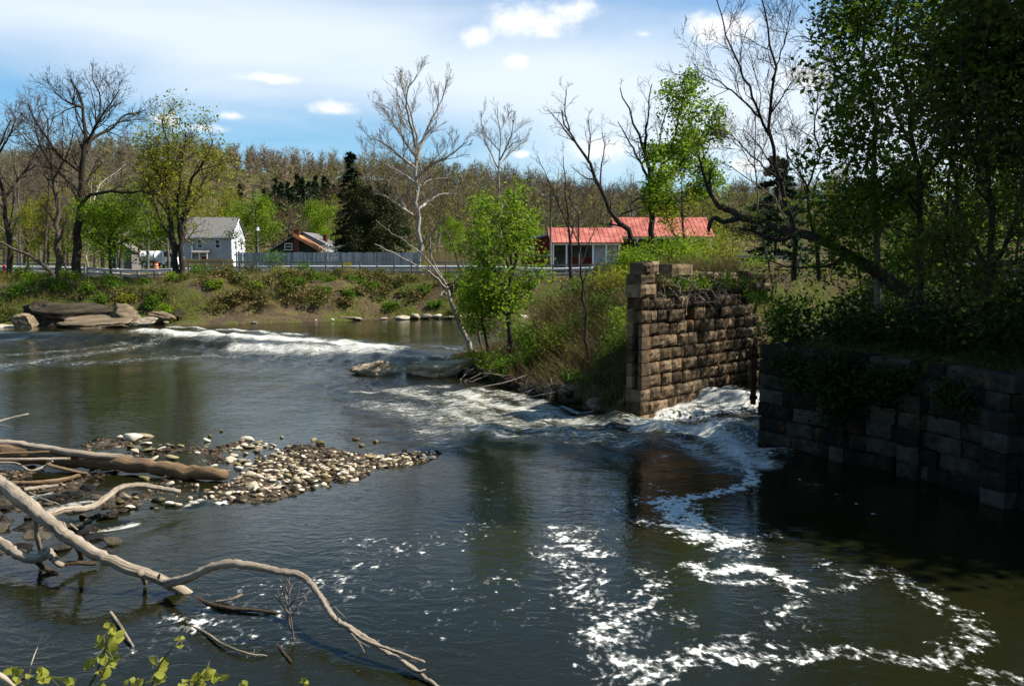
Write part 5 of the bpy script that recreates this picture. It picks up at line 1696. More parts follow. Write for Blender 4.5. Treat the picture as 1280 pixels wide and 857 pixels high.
# ------------------------------------------------------------------ rocks
def ico():
    bm_t = (1 + 5 ** .5) / 2
    v = [(-1, bm_t, 0), (1, bm_t, 0), (-1, -bm_t, 0), (1, -bm_t, 0), (0, -1, bm_t), (0, 1, bm_t), (0, -1, -bm_t), (0, 1, -bm_t), (bm_t, 0, -1), (bm_t, 0, 1), (-bm_t, 0, -1), (-bm_t, 0, 1)]
    f = [(0, 11, 5), (0, 5, 1), (0, 1, 7), (0, 7, 10), (0, 10, 11), (1, 5, 9), (5, 11, 4), (11, 10, 2), (10, 7, 6), (7, 1, 8), (3, 9, 4), (3, 4, 2), (3, 2, 6), (3, 6, 8), (3, 8, 9), (4, 9, 5), (2, 4, 11), (6, 2, 10), (8, 6, 7), (9, 8, 1)]
    return [Vector(q).normalized() for q in v], f


def subdiv(v, f):
    v = list(v)
    cache = {}

    def mid(a, b):
        k = (min(a, b), max(a, b))
        if k not in cache:
            v.append(((v[a] + v[b]) / 2).normalized())
            cache[k] = len(v) - 1
        return cache[k]
    g = []
    for a, b, c in f:
        x, y, z = mid(a, b), mid(b, c), mid(c, a)
        g += [(a, x, z), (b, y, x), (c, z, y), (x, y, z)]
    return v, g


_v, _f = ico()
ICO1 = subdiv(_v, _f)
ICO2 = subdiv(*ICO1)
ICO3 = subdiv(*ICO2)


def rock_arrays(seed, level=1, cuts=9, rough=.06, layer=0.0):
    """a ball chopped by random planes, then roughened: angular stone of about unit half-size"""
    r = np.random.default_rng(seed)
    v, f = (ICO1, ICO2, ICO3)[level - 1] if level else (_v, _f)
    V = np.array([tuple(q) for q in v]) * 1.25
    for _ in range(cuts):
        n = r.normal(size=3)
        n /= np.linalg.norm(n)
        d = r.uniform(.55, .95)
        e = V @ n - d
        V = V - np.where(e > 0, e, 0)[:, None] * n
    V += r.normal(size=V.shape) * rough * .5
    if layer:
        V[:, :2] *= (1 + layer * np.sin(V[:, 2:3] * 9 + r.uniform(0, 6)))
    return V, np.array(f)


def rock(name, label, loc, size, mat, seed, rz=0.0, tilt=(0, 0), level=2, cuts=9, rough=.06, layer=0.0, group=None, cat='rock'):
    V, T = rock_arrays(seed, level, cuts, rough, layer)
    o_ = link_mesh(name, np_mesh(name, V, tris=T, mats=[M[mat]]))
    o_.location = loc
    o_.scale = size
    o_.rotation_euler = (tilt[0], tilt[1], rz)
    return tag(o_, label, cat, group)


# ledges of the left bank
def ledge(name, label, px0, px1, py0, py1, d, dpt, mat, seed, rz=0.0, tilt=(0, 0), layer=.05):
    """a rock whose front spans the photo columns px0..px1 and rows py0..py1 at distance d"""
    a, b_ = P(px0, py1, d), P(px1, py0, d)
    c = (a + b_) / 2
    return rock(name, label, (c.x, d + dpt * .4, c.z), ((b_.x - a.x) * .5 / .88, dpt * .5, (b_.z - a.z) * .5 / .78), mat, seed, rz, tilt, 3, 12, .05, layer)


ledge('boulder', 'large dark flat-topped boulder under the left bank trees', 50, 134, 381, 403, 64.5, 4.0, 'rock_dark', 3, 0, (.04, .0))
ledge('rock_ledge', 'broad light brown rock slab jutting over the water at left', 80, 160, 397, 412, 62.2, 3.4, 'rock_ledge', 14, .0, (.05, -.04), .07)
ledge('rock_ledge', 'thin lower rock shelf at the waterline below the broad slab', 75, 134, 409, 420, 61.0, 2.6, 'rock_ledge', 15, .05, (.0, .03), .07)
ledge('rock', 'tilted block leaning at the right end of the broad slab', 134, 168, 381, 402, 64.2, 2.6, 'rock_ledge', 16, .2, (.1, .22), .04)
ledge('rock', 'rounded grey boulder at the waterline by the left edge', 12, 38, 398, 417, 62, 1.8, 'rock_ledge', 17, .1, (.0, .2), .03)
ledge('rock', 'small brown stone next to the rounded grey boulder', -18, 12, 406, 418, 62, 1.6, 'rock_pale', 18)
ledge('rock', 'pale flat slab on the shore right of the ledge', 157, 186, 399, 409, 63.6, 1.8, 'rock_pale', 19, -.1, (.06, -.12))
ledge('rock', 'grey block on the shore behind the pale flat slab', 186, 212, 393, 404, 65.2, 1.8, 'rock_ledge', 20, .1, (.0, .22))
ledge('rock', 'dark square stone on the shore by the green grass', 212, 226, 390, 400, 66, 1.2, 'rock_dark', 21)
ledge('rock', 'dark rock in the hollow under the large boulder', 40, 80, 398, 416, 63.6, 1.6, 'rock_dark', 22)
ledge('rock', 'brown leaning rock between the grey boulder and the hollow', 30, 60, 380, 402, 66, 1.6, 'rock_dark', 23, .3, (0, .3))
gsr = 'stones along the far shore'
for i, (px, w, h, mt) in enumerate(((207, 8, .25, 0), (236, 12, .28, 0), (250, 9, .3, 0), (262, 7, .3, 1), (275, 14, .22, 0), (300, 9, .2, 0), (318, 8, .25, 0), (328, 8, .3, 0), (345, 6, .2, 0), (388, 6, .2, 0), (395, 5, .25, 0), (412, 9, .3, 0), (433, 30, .22, 1), (448, 10, .3, 0),
                                    (502, 14, .62, 0), (519, 15, .66, 0), (533, 12, .4, 0), (546, 12, .42, 0), (560, 14, .3, 0), (572, 10, .35, 0), (587, 12, .3, 0), (655, 16, .5, 0), (668, 14, .45, 0), (480, 8, .2, 0), (600, 10, .3, 0), (160, 9, .3, 1), (225, 8, .25, 1))):
    x = (px - 640) / FPX * 70
    y = float(np.interp(x, FAR_X, FAR_Y)) + rnd.uniform(-.1, .9)
    k = y / 70
    sz = w / 2 / FPX * y
    lb = ('pale sunlit stone' if not mt else 'brown flat stone') + ' at the waterline of the far shore, ' + where_far(px - 640, FPX)
    rock('shore_stone', lb, (x * k, y, gz(x * k, y) + h * .12), (sz * 1.25, sz * .9, h * .42), 'rock_pale' if not mt else 'rock_ledge', 40 + i, rnd.uniform(0, 3), (rnd.gauss(0, .1), rnd.gauss(0, .15)), 1, 10, .12, 0, gsr, 'stone')

# the rocks at the tip of the spit
a, b_ = G(440, 469, .04), G(502, 472, .0)
rock('rock', 'jagged tan rock low in the water off the tip of the spit', ((a.x + b_.x) / 2, a.y + .35, .24), (1.35, .55, .46), 'rock_tan', 71, .0, (0, .03), 3, 11, .10, .06)
a, b_ = G(502, 474, .0), G(590, 474, .0)
rock('rock_slab', 'long tan slab under the green bank at the tip of the spit', ((a.x + b_.x) / 2 + .15, a.y + .75, .40), (2.0, .85, .50), 'rock_tan', 77, .06, (.05, -.07), 3, 10, .05, .03)
rock('rock', 'dark low rock in the water beside the leaning dead tree', (-2.1, 41.9, .62), (.9, .5, .22), 'rock_dark', 73, .2, (0, 0), 2)
gsp = 'rocks along the foot of the spit'
for i in range(46):
    t = rnd.random()
    k = min(int(t * 4), 3)
    P0, P1 = PEN_SHORE[1 + k], PEN_SHORE[2 + k]
    f = rnd.random()
    up_ = abs(rnd.gauss(0, .9))
    x = P0[0] + (P1[0] - P0[0]) * f + up_ * .55
    y = P0[1] + (P1[1] - P0[1]) * f + up_ * .5
    s = rnd.uniform(.10, .34)
    rock('bank_rock', 'brown weathered rock on the shady foot of the spit, ' + ('close to the pier' if y < 32 else 'below the thin sapling' if y < 35 else 'below the young green tree'), (x, y, max(.03, gz(x, y)) + s * .15), (s * rnd.uniform(1, 1.6), s, s * .6), rnd.choice(['rock_ledge', 'rock_dark', 'rock_ledge']), 120 + i, rnd.uniform(0, 3), (rnd.gauss(0, .2), rnd.gauss(0, .2)), 1, 8, .09, 0, gsp, 'rock')

# roots and stranded sticks along the spit's foot
rr = np.random.default_rng(23)
for i in range(34):
    f = rr.random()
    k = min(int(f * 3), 2)
    P0, P1 = np.array(PEN_SHORE[2 + k]), np.array(PEN_SHORE[3 + k])
    p = P0 + (P1 - P0) * rr.random() + np.array([.35, .4]) * rr.uniform(0, .9)
    q = [np.array([p[0], p[1], gz(*p) + rr.uniform(.15, .5)])]
    d_ = np.array([rr.normal(-.12, .18), rr.normal(-.14, .10), -.09])
    for _ in range(5):
        d_ = d_ + rr.normal(size=3) * .06
        q.append(q[-1] + d_)
        q[-1][2] = max(q[-1][2], -.05)
    V, Q = tubes([(np.array(q), np.linspace(.04, .012, 6) * rr.uniform(.6, 1.3), 6)])
    tag(link_mesh('exposed_root', np_mesh('exposed_root', V, quads=Q, mats=[M['bark_grey']], smooth=True)), 'bare pale root at the undercut foot of the spit', 'root', 'roots at the foot of the spit')

# ------------------------------------------------------------------ stones on the bar
ST = []
for i in range(14):
    V, T = rock_arrays(600 + i, 1, 22, .03)
    ST.append((V, T))
gst = 'pale stones heaped on the gravel bar'
gso = 'olive wet stones on the gravel bar'
M['rock_cream'] = mat_noise('rock_cream', [(.28, .22, .14), (.50, .42, .30), (.64, .56, .43)], 3.5, .9, .4, rnd_amt=.6)  # pale cream is the bar stones' own colour
M['rock_olive'] = mat_noise('rock_olive', [(.07, .055, .02), (.20, .16, .065), (.30, .25, .13)], 3.5, .7, .4, rnd_amt=.6)
SM = {}
for mn in ('rock_cream', 'rock_olive'):
    SM[mn] = [np_mesh('bar_stone', V, tris=T, mats=[M[mn]]) for V, T in ST]


def whr(px, py):
    return ('behind the big log' if py < 572 and px < 275 else 'before the curved driftwood limb' if px < 235 else 'at the broken end of the big log' if px < 300 and py > 585
            else 'along its far edge' if py < 568 else 'in the middle of the heap' if px < 390 else 'towards its narrow tip')


def bar_stone(px, py, w, h, mt, label, group=None, rz=None, tilt=0.0, idx=None, flat=.75):
    p = G(px, py, .06)
    s = w / 2 / FPX * p.y
    zz = max(0.0, float(bar_z(np.array([p.x]), np.array([p.y]))[0]))
    o_ = link_mesh('bar_stone', SM[mt][idx if idx is not None else rnd.randrange(14)])
    hz = h / 2 / FPX * p.y * 1.05
    o_.location = (p.x, p.y, zz + hz * .55)
    o_.scale = (s * 1.12, s * flat * rnd.uniform(.7, 1.1), hz * .85)
    o_.rotation_euler = (rnd.gauss(0, .18), tilt + rnd.gauss(0, .15), rnd.uniform(-.4, .4) if rz is None else rz)
    return tag(o_, label, 'stone', group)


bar_stone(165, 548, 24, 15, 'rock_cream', 'large pale stone standing farthest up on the gravel bar', None, .1, .15, 3)
bar_stone(183, 543, 22, 5, 'rock_cream', 'thin slanting slab lying behind the large pale stone', None, -.2, .2, 5)
bar_stone(312, 597, 19, 12, 'rock_cream', 'squarish cream stone at the front of the gravel bar', None, .3, .1, 7)
bar_stone(315, 611, 21, 12, 'rock_cream', 'broad cream block nearest the open water on the bar', None, .1, 0, 2)
bar_stone(214, 571, 17, 9, 'rock_olive', 'rounded brown stone just behind the large log', None, 0, 0, 8)
bar_stone(193, 571, 15, 6, 'rock_cream', 'pale leaning stone just behind the large log', None, .2, -.2, 1)
bar_stone(180, 597, 18, 9, 'rock_olive', 'dull brown boulder partly hidden in front of the large log', None, 0, 0, 9)
bar_stone(266, 582, 12, 8, 'rock_cream', 'pale stone at the broken end of the large log', None, 0, 0, 4)
bar_stone(297, 580, 12, 9, 'rock_olive', 'olive stone beside the squarish cream stone', None, 0, 0, 6)
bar_stone(360, 594, 14, 10, 'rock_olive', 'yellowish olive stone in the middle of the bar', None, 0, 0, 10)
bar_stone(372, 601, 12, 12, 'rock_cream', 'upright pointed cream stone in the middle of the bar', None, .3, .3, 11)
bar_stone(290, 572, 20, 7, 'rock_cream', 'long cream slab near the inner end of the bar', None, .2, 0, 12)
for (px, py, w, h) in ((150, 548, 9, 6), (148, 557, 9, 5), (163, 557, 16, 5), (182, 553, 20, 5), (186, 562, 26, 5), (170, 563, 12, 7), (200, 560, 14, 5), (226, 556, 12, 6), (210, 554, 8, 5), (258, 549, 10, 6), (246, 564, 8, 5),
                       (292, 568, 14, 7), (301, 575, 16, 8), (286, 575, 14, 6), (307, 565, 9, 5), (310, 579, 9, 6), (158, 622, 14, 10), (150, 627, 14, 9), (164, 632, 12, 8), (170, 622, 9, 7), (188, 612, 7, 6), (200, 624, 13, 9), (196, 632, 8, 8), (211, 628, 16, 10), (222, 629, 14, 8), (238, 622, 9, 8), (205, 609, 10, 6), (213, 606, 14, 8),
                       (262, 614, 12, 7), (256, 621, 7, 9), (275, 615, 8, 6), (246, 605, 6, 6), (268, 606, 5, 4), (330, 594, 9, 7), (340, 600, 10, 6), (345, 612, 12, 6), (327, 619, 8, 5), (338, 585, 12, 5), (350, 580, 10, 5)):
    bar_stone(px, py, w, h, 'rock_cream' if rnd.random() < .8 else 'rock_olive', 'pale sunlit stone lying on the gravel bar ' + whr(px, py), gst)
cnt = 0
dens = [(325, 556, 40, 7, 40), (385, 590, 34, 12, 70), (340, 585, 40, 18, 60), (430, 590, 30, 8, 30), (490, 573, 36, 6, 40), (190, 625, 40, 8, 24), (300, 605, 40, 12, 34), (420, 577, 40, 7, 20)]
for (cx, cy, sx, sy, n) in dens:
    for _ in range(n):
        if cnt >= 210:
            break
        px, py = rnd.gauss(cx, sx * .55), rnd.gauss(cy, sy * .55)
        g = G(px, py, 0)
        if not bool(inside(np.array([g.x]), np.array([g.y]), BAR)[0]):
            continue
        cnt += 1
        w = 4.5 + 9 * rnd.random() ** 2
        olive = rnd.random() < .24
        bar_stone(px, py, w, w * rnd.uniform(.35, .7), 'rock_olive' if olive else 'rock_cream', ('olive brown wet stone lying on the gravel bar ' if olive else 'pale sunlit stone lying on the gravel bar ') + whr(px, py), gso if olive else gst)


def pebbles(name, label, n, mat, lo, hi, seed, test):
    r = np.random.default_rng(seed)
    Vs, Ts, base = [], [], 0
    X = r.uniform(bx0, bx1, n * 6)
    Y = r.uniform(by0, by1, n * 6)
    m = inside(X, Y, BAR) & test(X, Y) & (bar_z(X, Y) > -.05)
    X, Y = X[m][:n], Y[m][:n]
    Z = bar_z(X, Y)
    for i in range(len(X)):
        v, t = _BASE[i % len(_BASE)]
        s = r.uniform(lo, hi) * np.array([1, r.uniform(.5, .9), r.uniform(.22, .5)])
        a = r.uniform(0, 6.28)
        R = np.array([[math.cos(a), -math.sin(a), 0], [math.sin(a), math.cos(a), 0], [0, 0, 1]])
        Vs.append((v * s) @ R.T + np.array([X[i], Y[i], max(Z[i], -.03) + s[2] * .4]))
        Ts.append(t + base)
        base += len(v)
    tag(link_mesh(name, np_mesh(name, np.concatenate(Vs), tris=np.concatenate(Ts), mats=[M[mat]])), label, 'gravel', kind='stuff')


_BASE = [rock_arrays(700 + i, 0, 5, .10) for i in range(8)]
M['peb_pale'] = mat_noise('pebble_pale', [(.16, .12, .07), (.38, .30, .20), (.58, .49, .36)], 5, .9, 0, rnd_amt=.9, island=True)
M['peb_dark'] = mat_noise('pebble_dark', [(.014, .010, .007), (.045, .033, .02), (.14, .10, .06)], 5, .6, 0, rnd_amt=.9, island=True)
barc = Waves(16, .5, 3.0, 77)
pebbles('pebbles', 'small pale pebbles scattered over the gravel bar', 900, 'peb_pale', .03, .11, 1, lambda X, Y: (X > -7.0) & (barc(X, Y) > -.1))
pebbles('wet_gravel_stones', 'dark wet pebbles filling the gravel bar', 1700, 'peb_dark', .025, .10, 2, lambda X, Y: barc(X, Y) > -1.2)
gl = 'dark wet rocks by the driftwood'
for i in range(80):
    px, py = rnd.uniform(-40, 150), rnd.uniform(600, 690)
    p = G(px, py, .02)
    s = rnd.uniform(.07, .22)
    rock('wet_rock', 'dark wet rock in the shallows ' + ('at the left edge below the big log' if px < 30 else 'beside the bulging broken branch' if py > 660 else 'under the main driftwood branch' if px < 95 else 'under the curved driftwood limb'), (p.x, p.y, s * .05), (s * 1.3, s, s * .42), 'rock_wet', 800 + i, rnd.uniform(0, 3), (rnd.gauss(0, .2), rnd.gauss(0, .2)), 2, 14, .10, 0, gl, 'rock')
# stones of the rapids, just breaking the surface
for i, (px, py, w) in enumerate(((445, 548, 9), (452, 556, 7), (470, 551, 8), (505, 563, 9), (560, 561, 7), (352, 546, 6), (262, 544, 6), (276, 538, 5), (375, 560, 9), (400, 553, 10), (392, 549, 8))):
    p = G(px, py, .03)
    s = w / 2 / FPX * p.y
    rock('river_stone', 'dark stone breaking the surface beside the gravel bar', (p.x, p.y, .02), (s, s * .8, s * .6), 'rock_olive', 900 + i, i, (0, 0), 1, 8, .08, 0, 'stones breaking the surface', 'stone')

# ------------------------------------------------------------------ driftwood
def wood(name, label, limbs, mat, cat, seed, root_at=None, twigs=None):
    """limbs: ((px, py, z), ...), r0, r1 (metres), part name; each point at its own height over the water"""
    nrg = np.random.default_rng(seed)
    first = limbs[0][0][0]
    base = G(*first)
    rt = empty(name, base, label, cat)
    b0 = np.array(tuple(base))
    for pts, r0, r1, pn, mt in limbs:
        r0, r1 = r0 * .86, r1 * .86
        w = [G(*p) for p in pts]
        n = max(14, 8 * len(w))
        pp = smooth_path(w, n) - b0
        pp[1:-1] += nrg.normal(size=(n - 2, 3)) * r0 * .07
        rr_ = np.linspace(r0, r1, n) * (1 + np.convolve(nrg.normal(size=n + 4), np.ones(5) / 5, 'valid') * .09)
        rr_[-1] = min(rr_[-1], r1 * .75)
        V, Q = tubes([(pp, rr_, 14)])
        # knobbly section
        ax = np.repeat(pp, 14, 0)
        V = ax + (V - ax) * (1 + nrg.normal(size=(len(V), 1)) * .04)
        ends = []
        me_V = np.vstack([V, pp[:1], pp[-1:]])
        c0i, c1i = len(V), len(V) + 1
        T = [(c0i, (k + 1) % 14, k) for k in range(14)] + [(c1i, len(V) - 14 + k, len(V) - 14 + (k + 1) % 14) for k in range(14)]
        nn = len(rr_)
        an_ = np.tile(np.arange(14) * 2 * np.pi / 14, nn)
        ln_ = np.repeat(np.concatenate([[0], np.cumsum(np.linalg.norm(np.diff(pp, axis=0), axis=1))]), 14)
        rn_ = np.repeat(rr_, 14) + .03
        at_ = {'ga': np.append(np.cos(an_) * rn_ * 6, [0, 0]), 'gb': np.append(np.sin(an_) * rn_ * 6, [0, 0]), 'gl': np.append(ln_, [0, ln_[-1]]) + nrg.uniform(0, 50)}
        link_mesh(pn, np_mesh(pn, me_V, quads=Q, tris=T, mats=[M[mt or mat]], smooth=True, attrs=at_), rt)
    return rt


wood('log', 'big weathered brown log lying across the gravel bar',
     [(((-90, 562, .36), (0, 566, .34), (70, 571, .30), (150, 578, .25), (220, 587, .22), (284, 593, .16)), .31, .17, 'trunk', 'log')], 'log', 'log', 1)
wood('log', 'slimmer pale log lying on top of the big brown log',
     [(((-90, 548, .55), (0, 554, .55), (60, 561, .52), (110, 568, .46), (165, 572, .36)), .14, .09, 'trunk', 'driftwood')], 'driftwood', 'log', 2)
gsk = 'loose sticks by the big log'
for i, (pts, r0, r1, mt, lb) in enumerate(((((-20, 535, .55), (0, 526, .6), (36, 517, .75)), .045, .032, 'driftwood', 'pale straight stick pointing up from the left edge'),
                                        (((-20, 530, .4), (0, 531, .4), (16, 534, .38)), .018, .01, 'driftwood', 'thin stick under the pale straight stick'),
                                        (((-30, 574, .55), (20, 574, .52), (88, 573, .45)), .05, .04, 'driftwood', 'straight grey pole lying along the front of the logs'),
                                        (((-30, 567, .62), (20, 566, .6), (62, 564, .56)), .035, .03, 'log', 'short brown pole lying between the two logs'),
                                        (((-10, 578, .4), (20, 579, .38), (38, 588, .3), (55, 583, .34), (66, 576, .40)), .035, .03, 'driftwood', 'crooked stick bent in a shallow curve below the logs'),
                                        (((58, 580, .40), (85, 587, .25), (110, 592, .12)), .05, .04, 'log', 'brown stick sloping down beside the big log'),
                                        (((15, 604, .12), (45, 603, .15), (75, 600, .15), (100, 594, .12)), .07, .05, 'log', 'brown broken branch lying in front of the logs'),
                                        (((30, 612, .05), (60, 608, .06), (82, 607, .06)), .06, .05, 'driftwood', 'pale broken billet in the shallows by the logs'),
                                        (((36, 615, .10), (55, 624, .05), (76, 631, .02)), .025, .02, 'driftwood', 'thin pale stick leaning on the stones by the main branch'))):
    wood('stick', lb, [(pts, r0, r1, 'stem', mt)], mt, 'stick', 30 + i)
wood('driftwood_branch', 'large bleached dead branch arching over the water in the foreground',
     [(((-60, 585, 1.15), (0, 605, 1.0), (50, 643, .85), (100, 681, .62), (150, 705, .42), (195, 722, .22), (222, 736, .06), (245, 748, -.12)), .185, .085, 'stem', 'driftwood'),
      (((208, 729, .16), (235, 722, .38), (258, 711, .55), (285, 704, .66), (320, 708, .66), (350, 714, .62), (378, 720, .58), (400, 745, .44), (418, 772, .34), (440, 786, .28), (480, 812, .17), (515, 834, .08), (552, 862, .01)), .082, .028, 'arching_limb', 'driftwood'),
      (((56, 645, .86), (80, 637, .78), (112, 634, .66), (133, 622, .62), (150, 609, .62), (175, 606, .55), (200, 610, .44), (226, 614, .34)), .075, .055, 'curved_limb', 'driftwood'),
      (((44, 645, .85), (46, 668, .5), (51, 690, .12)), .05, .04, 'stub', 'driftwood'), (((176, 715, .34), (180, 723, .16), (181, 730, .02)), .06, .035, 'stub', 'driftwood'), (((88, 672, .64), (100, 690, .3), (101, 700, .1)), .055, .045, 'stub', 'wet_wood'),
      (((430, 780, .30), (455, 799, .26), (490, 812, .22), (518, 822, .16), (531, 827, .14)), .026, .020, 'twin_limb', 'driftwood'), (((500, 824, .12), (520, 838, .10), (532, 836, .12)), .022, .016, 'twig', 'driftwood'),
      (((198, 722, .26), (200, 716, .36)), .03, .012, 'twig', 'driftwood'), (((88, 655, .66), (97, 662, .62)), .03, .02, 'twig', 'driftwood'), (((433, 785, .28), (447, 800, .12), (456, 815, .02)), .012, .006, 'twig', 'driftwood'), (((417, 757, .40), (425, 765, .42), (433, 773, .42)), .010, .004, 'twig', 'driftwood'), (((447, 800, .12), (462, 808, .06)), .008, .004, 'twig', 'driftwood')], 'driftwood', 'branch', 3)
wood('driftwood_branch', 'bleached broken branch with a bulging joint at the left edge',
     [(((-50, 652, .45), (0, 678, .38), (28, 695, .28), (46, 698, .26), (60, 692, .30)), .125, .085, 'stem', 'driftwood'), (((52, 694, .28), (60, 690, .34), (72, 703, .22), (80, 707, .15)), .10, .05, 'knuckle', 'driftwood'), (((78, 705, .16), (95, 703, .12), (121, 704, .06)), .05, .04, 'stub', 'wet_wood'),
      (((46, 702, .18), (60, 712, .04), (90, 728, -.08), (120, 742, -.14)), .05, .04, 'submerged_limb', 'wet_wood')], 'driftwood', 'branch', 4)
wood('stick', 'short reddish branch end poking out of the water at lower left', [(((128, 752, -.10), (143, 771, .0), (155, 789, .04), (167, 808, .02)), .035, .018, 'stem', 'driftwood')], 'driftwood', 'stick', 5)
wood('stick', 'slender pale branch lying in the water beside a foam patch', [(((205, 772, -.12), (250, 787, .0), (280, 805, .05), (310, 816, .05), (334, 819, .02)), .03, .012, 'stem', 'driftwood'), (((308, 815, .05), (309, 822, .0)), .012, .006, 'twig', 'driftwood'), (((316, 817, .04), (318, 811, .10)), .012, .006, 'twig', 'driftwood')], 'driftwood', 'stick', 6)
wood('stick', 'dark wet branch floating behind the foam under the arch', [(((243, 746, -.04), (270, 757, .02), (300, 761, .03), (330, 763, .03), (352, 767, .0)), .05, .022, 'stem', 'wet_wood'), (((270, 752, .0), (290, 748, .06), (303, 742, .10)), .026, .02, 'stub', 'driftwood')], 'wet_wood', 'stick', 7)
wood('stick', 'dark stub just breaking the surface below the twig cluster', [(((341, 800, -.05), (352, 812, .01), (364, 827, .02)), .03, .02, 'stem', 'wet_wood')], 'wet_wood', 'stick', 8)

# upright dead twigs standing in the water
tw = empty('twig_cluster', G(365, 800, 0), 'upright cluster of thin dead twigs standing in the water', 'twigs')
b0 = np.array(tuple(G(365, 800, 0)))
g = []
D = G(365, 800, 0).y
for pts in (((367, 800), (364, 775), (362, 757), (361, 735), (362, 720)), ((363, 765), (356, 745), (352, 728), (352, 718)), ((363, 768), (352, 755), (344, 742), (341, 736)), ((362, 757), (370, 748), (380, 745), (388, 738)), ((370, 749), (374, 735), (373, 730)), ((364, 780), (356, 764), (350, 758)),
            ((365, 770), (372, 758), (378, 752)), ((361, 745), (357, 732), (356, 726)), ((361, 742), (366, 728), (366, 721)), ((352, 752), (348, 742), (347, 735)), ((365, 790), (360, 775), (352, 768)), ((352, 728), (349, 722)), ((380, 745), (384, 752)), ((362, 730), (358, 722))):
    w = [np.array(tuple(P(x, y, D + rnd.gauss(0, .04)))) - b0 for x, y in pts]
    g.append((smooth_path(w, 7), np.linspace(.013, .005, 7), 5))
V, Q = tubes(g)
link_mesh('twigs', np_mesh('twigs', V, quads=Q, mats=[M['twig_grey']], smooth=True), tw)

# ------------------------------------------------------------------ foreground bush with young leaves
def near_sprig(label, pts, d, r0, leaves, seed, mat='bark_brown', leafn=1.0):
    nrg = np.random.default_rng(seed)
    w = [P(x, y, d + nrg.normal(0, .04)) for x, y in pts]
    base = w[0]
    rt = empty('bush_shoot', base, label, 'shoot', 'leafy shoots in the foreground')
    pp = smooth_path(w, 10) - np.array(tuple(base))
    V, Q = tubes([(pp, np.linspace(r0, r0 * .4, 10), 7)])
    link_mesh('stem', np_mesh('stem', V, quads=Q, mats=[M[mat]], smooth=True), rt)
    for (x, y, s) in leaves:
        c = np.array(tuple(P(x, y, d + nrg.normal(0, .05)))) - np.array(tuple(base))
        n = nrg.normal(size=3) * .6 + np.array([.2, -.5, .7])
        n /= np.linalg.norm(n)
        a = nrg.normal(size=3)
        a -= n * (a @ n)
        a /= np.linalg.norm(a)
        b_ = np.cross(n, a)
        L = 1.18 * s / FPX * d
        rows_ = []
        for t, wd, up_ in ((0, .04, 0), (.22, .34, .05), (.5, .42, .07), (.78, .25, .03), (1, .02, -.05)):
            m_ = c + a * L * (t - .5) + n * L * up_
            rows_.append((m_ - b_ * L * wd + n * L * .08 * (wd > .1), m_, m_ + b_ * L * wd + n * L * .08 * (wd > .1)))
        LV = np.array(rows_).reshape(-1, 3)
        LQ = []
        for i in range(4):
            for k in range(2):
                LQ.append((i * 3 + k, i * 3 + k + 1, (i + 1) * 3 + k + 1, (i + 1) * 3 + k))
        # leaf stalk
        SV, SQ = tubes([(np.array([pp[np.argmin(((pp - c) ** 2).sum(1))], c - a * L * .5]), np.array([.0016, .0012]), 4)])
        V2 = np.vstack([LV, SV])
        Q2 = np.vstack([np.array(LQ), SQ + len(LV)])
        link_mesh('leaf', np_mesh('leaf', V2, quads=Q2, mats=[M['leaf_near']], smooth=True), rt)
    return rt


def lcl(cx, cy, n, sp, s, seed):
    r = random.Random(seed)
    return [(cx + r.gauss(0, sp), cy + r.gauss(0, sp), s * r.uniform(.6, 1.25)) for _ in range(n)]


near_sprig('tallest leafy shoot at lower left, leaves up its stem', ((106, 865), (118, 846), (128, 820), (138, 790)), 3.9, .0055, lcl(140, 790, 7, 6, 13, 1) + lcl(131, 802, 5, 6, 14, 2) + lcl(124, 832, 7, 8, 14, 3) + lcl(140, 825, 4, 4, 11, 4), 1)
near_sprig('leafy shoot with one round leaf tip right of the tallest', ((188, 870), (193, 845), (205, 822), (220, 805), (228, 798)), 4.0, .0048, [(225, 808, 10), (222, 798, 9), (228, 797, 6)] + lcl(198, 830, 5, 5, 11, 5) + lcl(200, 850, 7, 7, 13, 6) + lcl(168, 848, 6, 6, 11, 7), 2)
near_sprig('bare pale twig standing upright at lower left', ((34, 860), (39, 830), (47, 808), (54, 790)), 4.0, .004, [], 3, 'driftwood')
near_sprig('low leafy shoot in the bottom left corner', ((-10, 870), (20, 850), (45, 848), (62, 845)), 3.8, .005, lcl(15, 838, 7, 6, 11, 8) + lcl(52, 846, 12, 7, 12, 9) + lcl(90, 855, 6, 8, 11, 10) + lcl(30, 852, 5, 7, 11, 18), 4)
near_sprig('thick pale cut stem in the bottom left corner', ((-14, 838), (4, 846), (22, 862)), 3.7, .016, [], 5, 'driftwood')
near_sprig('yellowish leafy shoot with a thin upright tip, right of the others', ((235, 868), (248, 850), (258, 838), (262, 825)), 4.0, .004, lcl(265, 842, 11, 6, 11, 11) + lcl(250, 850, 6, 6, 11, 12) + lcl(228, 854, 6, 6, 11, 13), 6)
near_sprig('lowest leaf tip at the bottom edge below the twig cluster', ((376, 866), (379, 856)), 4.0, .004, lcl(380, 853, 4, 3, 9, 14), 7)
near_sprig('leaf tip at the bottom edge between the shoots', ((300, 868), (303, 860)), 4.0, .004, lcl(302, 858, 3, 3, 9, 15), 8)

# ------------------------------------------------------------------ fences, guardrail, poles
def ter(x):
    return float(np.interp(x, TER_X, TER_Z))


